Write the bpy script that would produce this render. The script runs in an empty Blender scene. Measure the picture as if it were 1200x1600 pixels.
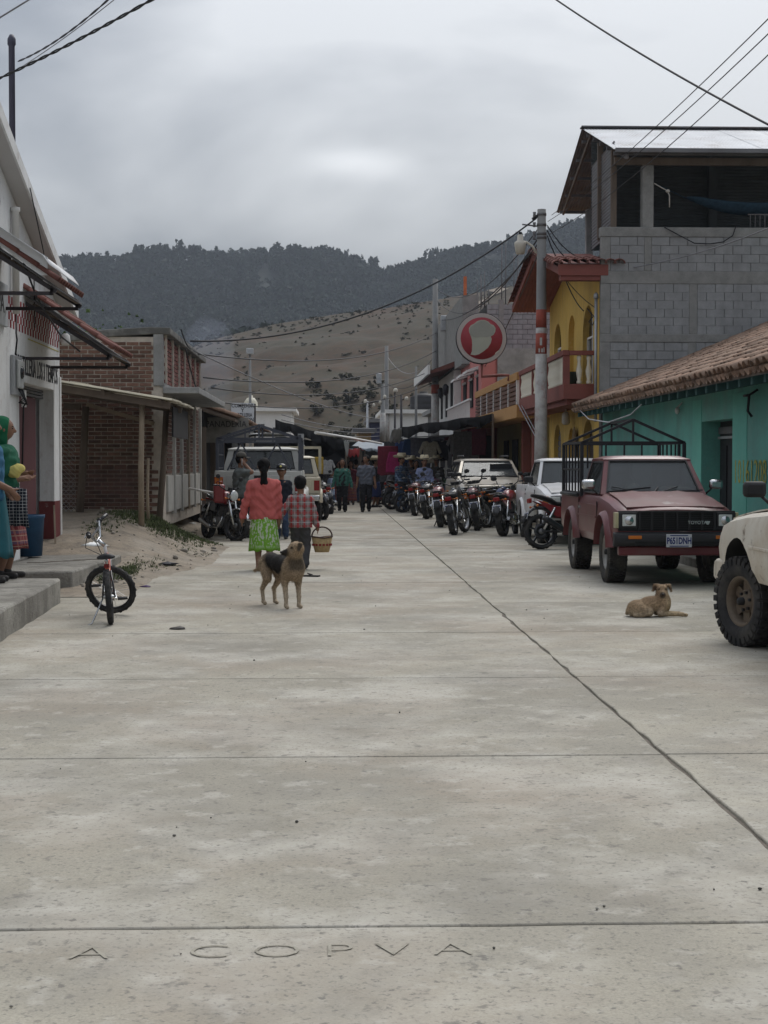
import bpy, bmesh, math, random
import numpy as np
from mathutils import Vector, Matrix, Euler
random.seed(7); np.random.seed(7)
R = math.radians; PI = math.pi
S = bpy.context.scene; COL = S.collection

# ------------------------------------------------------------------ camera
F, CX, CY = 2400.0, 600.0, 800.0            # focal length and centre in photo pixels
CAMZ = 1.46
YAW, PITCH = math.atan(85/F), math.atan(75/F)
cd = bpy.data.cameras.new('camera'); cam = bpy.data.objects.new('camera', cd); COL.objects.link(cam)
cd.sensor_fit = 'HORIZONTAL'; cd.sensor_width = 36; cd.lens = 36*F/1200
cd.clip_start = .1; cd.clip_end = 6000
cam.location = (0, 0, CAMZ); cam.rotation_euler = (PI/2-PITCH, 0, -YAW)
S.camera = cam
S.render.resolution_x, S.render.resolution_y = 768, 1024
CR = cam.rotation_euler.to_matrix()

# ------------------------------------------------------------------ sky, sun, exposure
SUN_EL, SUN_AZ = R(52), R(25)               # bright patch of cloud ahead, a little to the right
W = bpy.data.worlds.new('World'); S.world = W; W.use_nodes = True
wn, wl = W.node_tree.nodes, W.node_tree.links
wn.clear()
def wnode(t, **k):
    n = wn.new(t)
    for a, b in k.items(): setattr(n, a, b)
    return n
sky = wnode('ShaderNodeTexSky', sky_type='NISHITA', sun_disc=False, sun_elevation=SUN_EL, sun_rotation=SUN_AZ, air_density=1.5, dust_density=3.0)
tc = wnode('ShaderNodeTexCoord')
mp = wnode('ShaderNodeMapping'); mp.inputs['Scale'].default_value = (1.0, 1.0, 2.8); mp.inputs['Location'].default_value = (.35, .1, .55)
wl.new(tc.outputs['Generated'], mp.inputs['Vector'])
n1 = wnode('ShaderNodeTexNoise'); n1.inputs['Scale'].default_value = 2.3; n1.inputs['Detail'].default_value = 6; n1.inputs['Roughness'].default_value = .46; n1.inputs['Distortion'].default_value = .25
wl.new(mp.outputs['Vector'], n1.inputs['Vector'])
cr = wnode('ShaderNodeValToRGB'); e = cr.color_ramp.elements
e[0].position = .42; e[0].color = (.27, .30, .36, 1); e[1].position = .61; e[1].color = (.84, .865, .905, 1)
wl.new(n1.outputs['Fac'], cr.inputs['Fac'])
# thinner cloud in front of the sun: a soft bright patch round its direction
geo = wnode('ShaderNodeVectorMath', operation='SUBTRACT')
sd = CR @ Vector(((566-CX)/F, (CY-266)/F, -1)); sd.normalize()
nrm = wnode('ShaderNodeVectorMath', operation='NORMALIZE'); wl.new(tc.outputs['Generated'], nrm.inputs[0])
dsc = wnode('ShaderNodeVectorMath', operation='ADD'); dn = wnode('ShaderNodeVectorMath', operation='SCALE'); dn.inputs['Scale'].default_value = .055
nv = wnode('ShaderNodeTexNoise'); nv.inputs['Scale'].default_value = 6; nv.inputs['Detail'].default_value = 3
wl.new(mp.outputs['Vector'], nv.inputs['Vector']); sb = wnode('ShaderNodeVectorMath', operation='SUBTRACT'); sb.inputs[1].default_value = (.5, .5, .5)
wl.new(nv.outputs['Color'], sb.inputs[0]); wl.new(sb.outputs[0], dn.inputs[0]); wl.new(nrm.outputs[0], dsc.inputs[0]); wl.new(dn.outputs[0], dsc.inputs[1])
nr2 = wnode('ShaderNodeVectorMath', operation='NORMALIZE'); wl.new(dsc.outputs[0], nr2.inputs[0]); wl.new(nr2.outputs[0], geo.inputs[0]); geo.inputs[1].default_value = sd
fl_ = wnode('ShaderNodeVectorMath', operation='MULTIPLY'); fl_.inputs[1].default_value = (1, 1, 2.6); wl.new(geo.outputs[0], fl_.inputs[0]); ac = wnode('ShaderNodeVectorMath', operation='LENGTH'); wl.new(fl_.outputs[0], ac.inputs[0])
gm = wnode('ShaderNodeMapRange', interpolation_type='SMOOTHSTEP'); gm.inputs['From Min'].default_value = 0; gm.inputs['From Max'].default_value = .052; gm.inputs['To Min'].default_value = .30; gm.inputs['To Max'].default_value = 0
wl.new(ac.outputs['Value'], gm.inputs['Value'])
addc = wnode('ShaderNodeMix', data_type='RGBA', blend_type='ADD'); addc.inputs['Factor'].default_value = 1
wl.new(cr.outputs['Color'], addc.inputs['A']); wl.new(gm.outputs['Result'], addc.inputs['B'])
# cloud deck is nine tenths of the sky, the clear sky above tints the rest
sc10 = wnode('ShaderNodeVectorMath', operation='SCALE'); sc10.inputs['Scale'].default_value = 7.6
# an overcast sky is brighter overhead than at the horizon (CIE overcast distribution, softened)
sx_ = wnode('ShaderNodeSeparateXYZ'); wl.new(nrm.outputs[0], sx_.inputs[0])
el = wnode('ShaderNodeMapRange'); el.inputs['From Min'].default_value = 0; el.inputs['From Max'].default_value = 1; el.inputs['To Min'].default_value = .37; el.inputs['To Max'].default_value = 1.32
wl.new(sx_.outputs['Z'], el.inputs['Value'])
sce = wnode('ShaderNodeVectorMath', operation='SCALE'); wl.new(addc.outputs['Result'], sce.inputs[0]); wl.new(el.outputs['Result'], sce.inputs['Scale'])
wl.new(sce.outputs[0], sc10.inputs[0])
mx = wnode('ShaderNodeMix', data_type='RGBA'); mx.inputs['Factor'].default_value = .92
wl.new(sky.outputs['Color'], mx.inputs['A']); wl.new(sc10.outputs[0], mx.inputs['B'])
bg = wnode('ShaderNodeBackground'); bg.inputs['Strength'].default_value = .15
wl.new(mx.outputs['Result'], bg.inputs['Color'])
wo = wnode('ShaderNodeOutputWorld'); wl.new(bg.outputs[0], wo.inputs['Surface'])

sl = bpy.data.lights.new('sun', 'SUN'); sun = bpy.data.objects.new('sun', sl); COL.objects.link(sun)
sl.energy = 1.4; sl.angle = R(40); sl.color = (1, .97, .93)
sdir = Vector((math.sin(SUN_AZ)*math.cos(SUN_EL), math.cos(SUN_AZ)*math.cos(SUN_EL), math.sin(SUN_EL)))
sun.rotation_euler = sdir.to_track_quat('Z', 'Y').to_euler(); sun.location = (0, 0, 60)
S.view_settings.view_transform = 'Standard'; S.view_settings.look = 'None'
S.view_settings.exposure = .42; S.view_settings.gamma = 1; S.view_settings.use_curve_mapping = False
S.cycles.max_bounces = 6; S.cycles.volume_bounces = 0; S.cycles.use_denoising = True
S.cycles.transparent_max_bounces = 12

def at(px, py, Y):
    """point of the place seen at photo pixel (px, py), Y metres up the street"""
    d = CR @ Vector(((px-CX)/F, (CY-py)/F, -1)); t = Y/d.y
    return Vector((d.x*t, Y, CAMZ+d.z*t))
def gnd(px, py, z=0.0):
    d = CR @ Vector(((px-CX)/F, (CY-py)/F, -1)); t = (z-CAMZ)/d.z
    return Vector((d.x*t, d.y*t, z))

# ------------------------------------------------------------------ mesh helpers
def V(*a): return Vector(a)
class MB:
    def __init__(s): s.v = []; s.f = []; s.mi = []; s.sm = []; s.M = None; s.mat = 0
    def add(s, vs, fs, smooth=False):
        n = len(s.v)
        if s.M is not None: vs = [s.M @ Vector(p) for p in vs]
        s.v.extend(tuple(p) for p in vs)
        for f in fs: s.f.append(tuple(i+n for i in f)); s.mi.append(s.mat); s.sm.append(smooth)
        return s
    def boxm(s, x0, x1, y0, y1, z0, z1):
        return s.add([(x0,y0,z0),(x1,y0,z0),(x1,y1,z0),(x0,y1,z0),(x0,y0,z1),(x1,y0,z1),(x1,y1,z1),(x0,y1,z1)],
              [(3,2,1,0),(4,5,6,7),(0,1,5,4),(1,2,6,5),(2,3,7,6),(3,0,4,7)])
    def box(s, c, d, rot=None):
        x, y, z = d[0]/2, d[1]/2, d[2]/2
        vs = [Vector(p) for p in [(-x,-y,-z),(x,-y,-z),(x,y,-z),(-x,y,-z),(-x,-y,z),(x,-y,z),(x,y,z),(-x,y,z)]]
        if rot is not None:
            m = rot.to_matrix() if isinstance(rot, Euler) else rot; vs = [m @ p for p in vs]
        c = Vector(c)
        return s.add([p+c for p in vs], [(3,2,1,0),(4,5,6,7),(0,1,5,4),(1,2,6,5),(2,3,7,6),(3,0,4,7)])
    def bar(s, p, q, w, h=None, up=(0,0,1)):
        h = h or w; p = Vector(p); q = Vector(q); d = (q-p).normalized(); u = Vector(up)
        if abs(d.dot(u)) > .98: u = Vector((1,0,0))
        a = d.cross(u).normalized(); b = a.cross(d).normalized()
        vs = []
        for c in (p, q):
            for i, j in ((-1,-1),(1,-1),(1,1),(-1,1)): vs.append(c+a*i*w/2+b*j*h/2)
        return s.add(vs, [(0,1,2,3),(7,6,5,4),(4,5,1,0),(5,6,2,1),(6,7,3,2),(7,4,0,3)])
    def tube(s, pts, r, n=8, closed=False, sy=1.0):
        pts = [Vector(p) for p in pts]; k = len(pts)
        rs = r if isinstance(r, (list, tuple)) else [r]*k
        vs = []; u = None
        for i, p in enumerate(pts):
            if closed: d = pts[(i+1) % k]-pts[i-1]
            else: d = pts[min(i+1, k-1)]-pts[max(i-1, 0)]
            d.normalize()
            if u is None:
                u = Vector((0,0,1)) if abs(d.z) < .9 else Vector((1,0,0))
            u = (u-d*u.dot(d))
            if u.length < 1e-5: u = d.orthogonal()
            u.normalize(); w = d.cross(u)
            for j in range(n):
                a = 2*PI*j/n; vs.append(p+(u*math.cos(a)*sy+w*math.sin(a))*rs[i])
        fs = []
        for i in range(k if closed else k-1):
            for j in range(n):
                a, b = i*n, ((i+1) % k)*n
                fs.append((a+(j+1) % n, a+j, b+j, b+(j+1) % n)[::-1])
        s.add(vs, fs, True)
        if not closed:
            m = len(s.v)-len(vs)
            s.f.append(tuple(m+j for j in range(n))[::-1]); s.mi.append(s.mat); s.sm.append(False)
            s.f.append(tuple(m+(k-1)*n+j for j in range(n))); s.mi.append(s.mat); s.sm.append(False)
        return s
    def lathe(s, prof, c=(0,0,0), axis='z', n=16, smooth=True, closed=False, caps=True):
        """prof: (radius, height) along axis"""
        c = Vector(c); vs = []
        for r, h in prof:
            for j in range(n):
                a = 2*PI*j/n; x, y = r*math.cos(a), r*math.sin(a)
                p = {'z': (x, y, h), 'x': (h, x, y), 'y': (y, h, x)}[axis]; vs.append(c+Vector(p))
        fs = []; k = len(prof)
        for i in range(k if closed else k-1):
            for j in range(n):
                a, b = i*n, ((i+1) % k)*n; fs.append((a+j, a+(j+1) % n, b+(j+1) % n, b+j))
        if not closed and caps:
            fs.append(tuple(range(n))[::-1]); fs.append(tuple((k-1)*n+j for j in range(n)))
        return s.add(vs, fs, smooth)
    def prism(s, poly, d0, d1, ax='x'):
        """polygon in the two other axes (x: y,z / y: x,z / z: x,y), extruded along ax"""
        n = len(poly); vs = []
        for d in (d0, d1):
            for a, b in poly: vs.append({'x': (d, a, b), 'y': (a, d, b), 'z': (a, b, d)}[ax])
        fs = [tuple(range(n))[::-1], tuple(range(n, 2*n))]
        for i in range(n): j = (i+1) % n; fs.append((i, j, n+j, n+i))
        if ax == 'y': fs = [f[::-1] for f in fs]
        return s.add(vs, fs)
    def ell(s, c, r, n=12, m=8, rot=None):
        c = Vector(c); vs = [(0,0,-1)]
        for i in range(1, m):
            t = -PI/2+PI*i/m
            for j in range(n): a = 2*PI*j/n; vs.append((math.cos(t)*math.cos(a), math.cos(t)*math.sin(a), math.sin(t)))
        vs.append((0,0,1)); L = len(vs)-1
        vv = []
        for p in vs:
            q = Vector((p[0]*r[0], p[1]*r[1], p[2]*r[2]))
            if rot is not None: q = (rot.to_matrix() if isinstance(rot, Euler) else rot) @ q
            vv.append(c+q)
        fs = [(0, 1+(j+1) % n, 1+j) for j in range(n)]
        for i in range(m-2):
            for j in range(n): a = 1+i*n; fs.append((a+j, a+(j+1) % n, a+n+(j+1) % n, a+n+j))
        a = 1+(m-2)*n; fs += [(a+j, a+(j+1) % n, L) for j in range(n)]
        return s.add(vv, fs, True)
    def loft(s, rings, smooth=True, closed=True, cap=True):
        n = len(rings[0]); vs = [p for r in rings for p in r]; fs = []
        for i in range(len(rings)-1):
            for j in range(n if closed else n-1):
                a, b = i*n, (i+1)*n; fs.append((a+j, a+(j+1) % n, b+(j+1) % n, b+j))
        s.add(vs, fs, smooth)
        if cap and closed:
            m = len(s.v)-len(vs)
            s.f.append(tuple(m+j for j in range(n))[::-1]); s.mi.append(s.mat); s.sm.append(False)
            s.f.append(tuple(m+len(vs)-n+j for j in range(n))); s.mi.append(s.mat); s.sm.append(False)
        return s
    def sheet(s, P, th=0, smooth=True):
        """grid of points P[i][j]; th > 0 gives it thickness (downwards along -z)"""
        a, b = len(P), len(P[0]); vs = [p for r in P for p in r]
        fs = [(i*b+j, i*b+j+1, (i+1)*b+j+1, (i+1)*b+j) for i in range(a-1) for j in range(b-1)]
        if th:
            n = a*b; vs = vs+[Vector(p)-Vector((0,0,th)) for p in vs]
            fs += [tuple(i+n for i in f)[::-1] for f in list(fs)]
            rim = [(0, j) for j in range(b)]+[(i, b-1) for i in range(1, a)]+[(a-1, j) for j in range(b-2, -1, -1)]+[(i, 0) for i in range(a-2, 0, -1)]
            rim = [i*b+j for i, j in rim]
            for k in range(len(rim)): p, q = rim[k], rim[(k+1) % len(rim)]; fs.append((q, p, p+n, q+n))
        return s.add(vs, fs, smooth)
    def mesh(s, name):
        me = bpy.data.meshes.new(name); me.from_pydata(s.v, [], s.f)
        me.polygons.foreach_set('material_index', s.mi); me.polygons.foreach_set('use_smooth', s.sm); me.update(); return me
    def build(s, name, mats, parent=None, loc=None, bevel=0, sharp=None, rz=0, seg=2):
        me = s.mesh(name)
        if sharp: me.shade_smooth(); me.set_sharp_from_angle(angle=R(sharp))
        return link(name, me, mats, parent, loc, bevel, rz, seg)
def link(name, me, mats, parent=None, loc=None, bevel=0, rz=0, seg=2):
    if mats is not None and not me.materials:
        for m in (mats if isinstance(mats, (list, tuple)) else [mats]): me.materials.append(m)
    o = bpy.data.objects.new(name, me); COL.objects.link(o)
    if parent: o.parent = parent
    if loc is not None: o.location = loc
    if rz: o.rotation_euler.z = rz
    if bevel:
        b = o.modifiers.new('bevel', 'BEVEL'); b.width = bevel; b.segments = seg; b.limit_method = 'ANGLE'; b.angle_limit = R(35)
        me.shade_smooth(); b.harden_normals = False; me.set_sharp_from_angle(angle=R(38))
    return o
def tag(o, label=None, cat=None, group=None, kind=None):
    for k, v in (('label', label), ('category', cat), ('group', group), ('kind', kind)):
        if v: o[k] = v
    return o
def thing(name, label, cat, loc=(0,0,0), rz=0, group=None, rot=None):
    o = bpy.data.objects.new(name, None); COL.objects.link(o); o.empty_display_size = .2
    o.location = loc; o.rotation_euler = rot or (0, 0, rz)
    return tag(o, label, cat, group)
KIDS = {}
def dup(root, loc, rz=0, label=None, recolor={}, rot=None):
    """copy of a thing with copies of its parts and their sub-parts"""
    def cp(o, par):
        c = o.copy(); COL.objects.link(c)
        if par: c.parent = par
        st = o.name.split('.')[0]
        if st in recolor:
            c.material_slots[0].link = 'OBJECT'; c.material_slots[0].material = recolor[st]
        for ch in list(o.children): cp(ch, c)
        return c
    r = cp(root, None); r.location = loc; r.rotation_euler = rot or (0, 0, rz)
    if label: r['label'] = label
    return r
def text_mesh(txt, size=1.0, extr=.003, sx=1.0, bold=0.0):
    cu = bpy.data.curves.new('txt', 'FONT'); cu.body = txt; cu.size = size; cu.extrude = extr; cu.align_x = 'CENTER'; cu.align_y = 'CENTER'
    cu.offset = bold; cu.resolution_u = 3
    o = bpy.data.objects.new('txt', cu); COL.objects.link(o)
    dg = bpy.context.evaluated_depsgraph_get(); me = bpy.data.meshes.new_from_object(o.evaluated_get(dg))
    bpy.data.objects.remove(o)
    if sx != 1: me.transform(Matrix.Diagonal((sx, 1, 1, 1)))
    return me
def lettering(name, txt, m, parent, loc, rot, size, sx=1.0, extr=.004, bold=0.0):
    me = text_mesh(txt, size, extr, sx, bold); me.materials.clear()
    o = link(name, me, m, parent, loc); o.rotation_euler = rot
    return o
# facing matrices for text: reads from -y (towards the camera), from +x (towards the street, left houses), from -x (right houses)
FACE_S = (PI/2, 0, 0); FACE_E = (PI/2, 0, PI/2); FACE_W = (PI/2, 0, -PI/2)

# ------------------------------------------------------------------ materials
MATS = {}
def mat(name, col, rough=.8, var=.18, scale=6, bump=0, bscale=80, metal=0, spec=.3, rand=0, isl=0, dirt=None, coords='Object', stretch=(1,1,1), fine=0, bdist=.01, coat=0, alpha=None, detail=5):
    """procedural surface: noise-mottled base colour, fine relief, optional second tint 'dirt' = (colour, amount, scale, sharpness)"""
    if name in MATS: return MATS[name]
    m = bpy.data.materials.new(name); m.use_nodes = True; MATS[name] = m
    N, L = m.node_tree.nodes, m.node_tree.links; b = N['Principled BSDF']
    def nd(t, **k):
        n = N.new(t)
        for a, c in k.items(): setattr(n, a, c)
        return n
    if coords == 'World': src = nd('ShaderNodeNewGeometry').outputs['Position']
    else: src = nd('ShaderNodeTexCoord').outputs[coords]
    if stretch != (1,1,1):
        mp = nd('ShaderNodeMapping'); mp.inputs['Scale'].default_value = stretch; L.new(src, mp.inputs['Vector']); src = mp.outputs['Vector']
    def noise(s, d=5, r=.6):
        n = nd('ShaderNodeTexNoise'); n.inputs['Scale'].default_value = s; n.inputs['Detail'].default_value = d; n.inputs['Roughness'].default_value = r
        L.new(src, n.inputs['Vector']); return n.outputs['Fac']
    def ramp(fac, a, c):
        r = nd('ShaderNodeMapRange'); r.inputs['From Min'].default_value = a[0]; r.inputs['From Max'].default_value = a[1]
        r.inputs['To Min'].default_value = c[0]; r.inputs['To Max'].default_value = c[1]; L.new(fac, r.inputs['Value']); return r.outputs['Result']
    f = ramp(noise(scale, detail), (.3, .7), (1-var, 1+var))
    def mul(a, bb):
        n = nd('ShaderNodeMath', operation='MULTIPLY'); L.new(a, n.inputs[0])
        if isinstance(bb, float): n.inputs[1].default_value = bb
        else: L.new(bb, n.inputs[1])
        return n.outputs[0]
    if fine: f = mul(f, ramp(noise(bscale*1.3, 3), (.3, .7), (1-fine, 1+fine)))
    if rand:
        oi = nd('ShaderNodeObjectInfo'); f = mul(f, ramp(oi.outputs['Random'], (0, 1), (1-rand, 1+rand)))
    if isl:
        gi = nd('ShaderNodeNewGeometry'); f = mul(f, ramp(gi.outputs['Random Per Island'], (0, 1), (1-isl, 1+isl)))
    c = nd('ShaderNodeVectorMath', operation='SCALE'); L.new(f, c.inputs['Scale'])
    c.inputs[0].default_value = col[:3]; out = c.outputs[0]
    for dd in ([dirt] if dirt and not isinstance(dirt, list) else dirt or []):
        dc, amt, ds, sh = dd[:4]
        if len(dd) > 5:
            m2 = nd('ShaderNodeMapping'); m2.inputs['Scale'].default_value = (1, 1, dd[5]); L.new(src, m2.inputs['Vector']); n2_ = nd('ShaderNodeTexNoise'); n2_.inputs['Scale'].default_value = ds; n2_.inputs['Detail'].default_value = 6; n2_.inputs['Roughness'].default_value = .65; L.new(m2.outputs[0], n2_.inputs['Vector']); nz = n2_.outputs['Fac']
        else: nz = noise(ds, 6, .65)
        w = .5*(1-sh)+.02; ctr = dd[4] if len(dd) > 4 else .55
        fa = ramp(nz, (ctr-w*.5, ctr+w*.5), (0, amt)); fa.node.clamp = True
        x = nd('ShaderNodeMix', data_type='RGBA'); L.new(fa, x.inputs['Factor']); L.new(out, x.inputs['A']); x.inputs['B'].default_value = (*dc, 1); out = x.outputs['Result']
    L.new(out, b.inputs['Base Color'])
    b.inputs['Roughness'].default_value = rough; b.inputs['Metallic'].default_value = metal; b.inputs['Specular IOR Level'].default_value = spec
    if coat: b.inputs['Coat Weight'].default_value = coat; b.inputs['Coat Roughness'].default_value = .15
    if alpha is not None: b.inputs['Alpha'].default_value = alpha
    if bump:
        bn = nd('ShaderNodeBump'); bn.inputs['Strength'].default_value = bump; bn.inputs['Distance'].default_value = bdist
        L.new(noise(bscale, 6), bn.inputs['Height']); L.new(bn.outputs[0], b.inputs['Normal'])
    return m
def glass_mat(name, col, rough=.05, trans=.35, ior=1.45):
    """tinted, dusty car or window glass; a pale col paints in reflected sky"""
    if name in MATS: return MATS[name]
    m = bpy.data.materials.new(name); m.use_nodes = True; MATS[name] = m
    N, L = m.node_tree.nodes, m.node_tree.links; b = N['Principled BSDF']
    b.inputs['Base Color'].default_value = (*col, 1); b.inputs['Roughness'].default_value = rough; b.inputs['Specular IOR Level'].default_value = .6
    t = N.new('ShaderNodeBsdfTransparent'); t.inputs[0].default_value = (.75, .8, .8, 1)
    x = N.new('ShaderNodeMixShader'); x.inputs[0].default_value = 1-trans
    L.new(t.outputs[0], x.inputs[1]); L.new(b.outputs[0], x.inputs[2]); L.new(x.outputs[0], N['Material Output'].inputs[0])
    return m
# ================================================================== SETTING
def smooth(t): t = min(1, max(0, t)); return t*t*(3-2*t)
def interp(x, P):
    if x <= P[0][0]: return P[0][1]
    for (a, b), (c, d) in zip(P, P[1:]):
        if x <= c: t = (x-a)/(c-a); return b+(d-b)*t
    return P[-1][1]
def vnoise(x, y, s=0):
    """smooth value noise, -1..1"""
    def h(i, j):
        n = math.sin(i*127.1+j*311.7+s*74.7)*43758.5453; return n-math.floor(n)
    i, j = math.floor(x), math.floor(y); u, v = x-i, y-j; u = u*u*(3-2*u); v = v*v*(3-2*v)
    return 2*((h(i,j)*(1-u)+h(i+1,j)*u)*(1-v)+(h(i,j+1)*(1-u)+h(i+1,j+1)*u)*v)-1
def fbm(x, y, s=0, o=4):
    r = 0; a = .5
    for k in range(o): r += a*vnoise(x, y, s+k); x *= 2.03; y *= 2.03; a *= .5
    return r

m_road = mat('road_concrete', (.32, .296, .240), .9, .16, .7, .5, 90, coords='World', fine=.13, rand=.12, bdist=.006,
    dirt=[((.46, .435, .375), .8, .8, .72, .53), ((.21, .197, .168), .6, .55, .6, .56), ((.29, .235, .18), .6, .42, .6, .58), ((.22, .207, .178), .45, 2.3, .7, .59), ((.47, .445, .39), .45, 4.5, .85, .61), ((.175, .163, .14), .7, 8, .92, .633), ((.15, .14, .122), .8, 19, .93, .635), ((.12, .115, .105), .6, 45, .8, .61)])
m_joint = mat('joint_fill', (.14, .122, .10), .95, .3, 14, .6, 60, coords='World')
m_dirt = mat('dry_dirt', (.25, .208, .158), .95, .2, 2.5, .6, 40, coords='World', fine=.15, bdist=.02, dirt=[((.13, .112, .09), .7, 4, .6, .57), ((.34, .31, .26), .6, 1.2, .5, .55), ((.10, .085, .07), .7, 16, .8, .62)])
m_curb = mat('kerb_concrete', (.255, .243, .215), .9, .2, 2, .8, 40, coords='World', fine=.16, bdist=.015, dirt=[((.15, .14, .12), .7, 1.6, .6, .55), ((.36, .345, .30), .6, 2.5, .7, .58), ((.11, .10, .085), .7, 9, .85, .60), ((.12, .11, .095), .6, 3, .6, .57, .25)])
m_conc = mat('cast_concrete', (.25, .25, .245), .9, .18, 2.5, .4, 40, coords='World', fine=.1, dirt=[((.15, .15, .145), .6, 3, .6, .58)])

g = MB(); g.box((0, 700, -.35), (3000, 1700, .3)); tag(g.build('ground', m_dirt), kind='structure')

road = MB(); road.boxm(-3.3, 5.6, -3, 78, -.2, -.016); road = tag(road.build('road', m_joint), kind='structure')
def slab(x0, x1, y0, y1, jl, jr):
    def edge(p, q, amp):
        n = max(2, int((Vector(q)-Vector(p)).length/.22)); out = []
        for i in range(n):
            t = i/n; k = 0 if i == 0 else random.gauss(0, amp*.6)
            d = (Vector(q)-Vector(p)).normalized(); out.append(Vector(p).lerp(Vector(q), t)+Vector((-d.y, d.x))*k)
        return out
    near = y0 < 22
    pts = edge((x0,y0),(x1,y0), .004)+edge((x1,y0),(x1,y1), jr)+edge((x1,y1),(x0,y1), .004)+edge((x0,y1),(x0,y0), jl) if near else [V(x0,y0),V(x1,y0),V(x1,y1),V(x0,y1)]
    b = MB(); b.prism([(p.x, p.y) for p in pts], -.10, random.uniform(-.003, 0), 'z')
    o = b.build('concrete_slab', m_road, road, bevel=.006 if near else 0)
JY = [4.82+2.82*k for k in range(-2, 27)]
for a, c in zip(JY, JY[1:]):
    g_ = .010
    xl = -3.25 if c < 19.5 else (-2.3 if c < 25 else -3.0)
    slab(xl, 1.685-.011, a+g_, c-g_, .006, .011)
    slab(1.685+.011, 5.16 if a < 24 else 5.55, a+g_+.01, c-g_+.01, .011, .006)
# words scratched into the wet concrete near the camera
sm = mat('scratched_concrete', (.255, .235, .19), .95, .2, 20, .4, 90, coords='World', dirt=[((.335, .312, .256), 1.0, 10, .8, .455)])
for t, px, py, s in (('A    C O P V A', 425, 1486, .17),):
    p = gnd(px, py, .0006); lettering('scratched_lettering', t, sm, road, p, (0, 0, 0), s, 1.15, .0003, -.0035)
# loose grit and pebbles
b = MB()
for i in range(110):
    p = Vector((random.uniform(-2.6, 4.9), 4+22*random.random()**1.6, 0)); r = random.uniform(.003, .008)
    b.ell((p.x, p.y, r*.4), (r*random.uniform(.7, 1.3), r*random.uniform(.7, 1.3), r*.7), 5, 4)
tag(b.build('gravel', mat('grit', (.12, .115, .10), .95, .4, 9, isl=.5)), 'small dark grit and pebbles scattered over the concrete road', kind='stuff')

# right pavement with its kerb
b = MB(); b.prism([(5.17, -3), (14, -3), (14, 33.6), (6.0, 33.6), (6.0, 78), (5.56, 78), (5.56, 24.2), (5.17, 24.0)], -.2, .13, 'z')
tag(b.build('pavement', m_curb, bevel=.02), kind='structure')

# left: two raised entrance platforms
def rough_block(name, poly, h, cuts, label):
    t = thing(name, label, 'platform', (0, 0, 0)); 
    pts = []
    for (p, q) in zip(poly, poly[1:]+poly[:1]):
        n = max(1, int((Vector(q)-Vector(p)).length/.3))
        for i in range(n):
            v = Vector(p).lerp(Vector(q), i/n); k = .012 if 0 < i else 0
            pts.append((v.x+random.uniform(-k, k), v.y+random.uniform(-k, k)))
    b = MB(); b.prism(pts, -.12, h, 'z'); b.build('body', m_curb, t, bevel=.025)
    return t
rough_block('platform', [(-6, 8), (-2.68, 8), (-2.70, 12.5), (-2.84, 16.3), (-6, 16.5)], .255, 0, 'low concrete platform under the two standing women')
t = rough_block('platform', [(-3.98, 17.7), (-3.0, 18.0), (-2.86, 21.2), (-3.98, 21.4)], .215, 0, 'stepped concrete slab in front of the dark red doorway')
b = MB(); b.boxm(-6, -3.99, 16.6, 23.2, -.1, .235); b.build('step', m_curb, t, bevel=.01)
for q in range(3):
    p = [V(-3.8+q*.25, 19.4+q*.25, .2175), V(-3.6+q*.25, 19.5+q*.28, .2175), V(-3.4+q*.25, 19.75+q*.2, .2175)]
    MB().tube(p, .008, 4).build('crack', m_joint, t)

# dirt lot left of the road
def dirt_z(x, y):
    xb = interp(y, [(17, -2.15), (19.5, -2.2), (22.5, -1.65), (27, -1.75), (30.5, -2.6), (46, -2.8)])
    h = .62*smooth((xb-.1-x)/1.7)*smooth((y-18.2)/8)
    return h-.035+.05*smooth((xb+.12-x)/.25)+.035*fbm(x*1.3, y*1.3, 3)*smooth((xb-x)/.5+.4)+.012*fbm(x*5, y*5, 8)
P_ = [[(x, y, dirt_z(x, y)) for y in [16.9+.22*j for j in range(134)]] for x in [-9+.16*i for i in range(47)]]
b = MB(); b.sheet([r for r in P_][::-1]); o = tag(b.build('dirt_path', m_dirt), kind='structure')
if o.data.polygons[0].normal.z < 0: o.data.flip_normals()
m_grass = mat('dry_grass', (.075, .095, .038), .9, .4, 3, isl=.5)
b = MB()
def tufts(cx, cy, rx, ry, n, h):
    for i in range(n):
        a, r = random.uniform(0, 2*PI), random.random()**.6; x, y = cx+rx*r*math.cos(a)*random.uniform(.7, 1.3), cy+ry*r*math.sin(a)*random.uniform(.7, 1.3)
        z = dirt_z(x, y)
        for k in range(5):
            a = random.uniform(0, 2*PI); l = h*random.uniform(.25, 1.15)*(1.15-.75*r); w = .006; d = V(math.cos(a), math.sin(a), 0); s_ = V(-d.y, d.x, 0)*w
            p = V(x, y, z-.01)+d*.02*random.random(); q = p+d*l*.45+V(0, 0, l*.8); e_ = p+d*l*random.uniform(.7, 1.2)+V(0, 0, l*.75)
            b.add([p-s_, p+s_, q+s_*.7, q-s_*.7, e_], [(0,1,2,3), (3,2,4)])
for a in ((-2.95, 26.0, .75, 1.5, 900, .12), (-2.45, 27.6, .5, 1.4, 520, .09), (-2.75, 19.6, .2, .9, 160, .10), (-2.68, 20.2, .16, 1.3, 210, .09), (-2.45, 21.4, .3, .9, 60, .06), (-3.5, 24.0, .3, 1.3, 110, .08), (-3.2, 29.5, .5, 1.5, 200, .09), (-2.2, 24.3, .5, .9, 60, .05)): tufts(*a)
tag(b.build('grass', m_grass), 'dusty dry grass growing along the dirt bank', kind='stuff')
b = MB()
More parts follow.
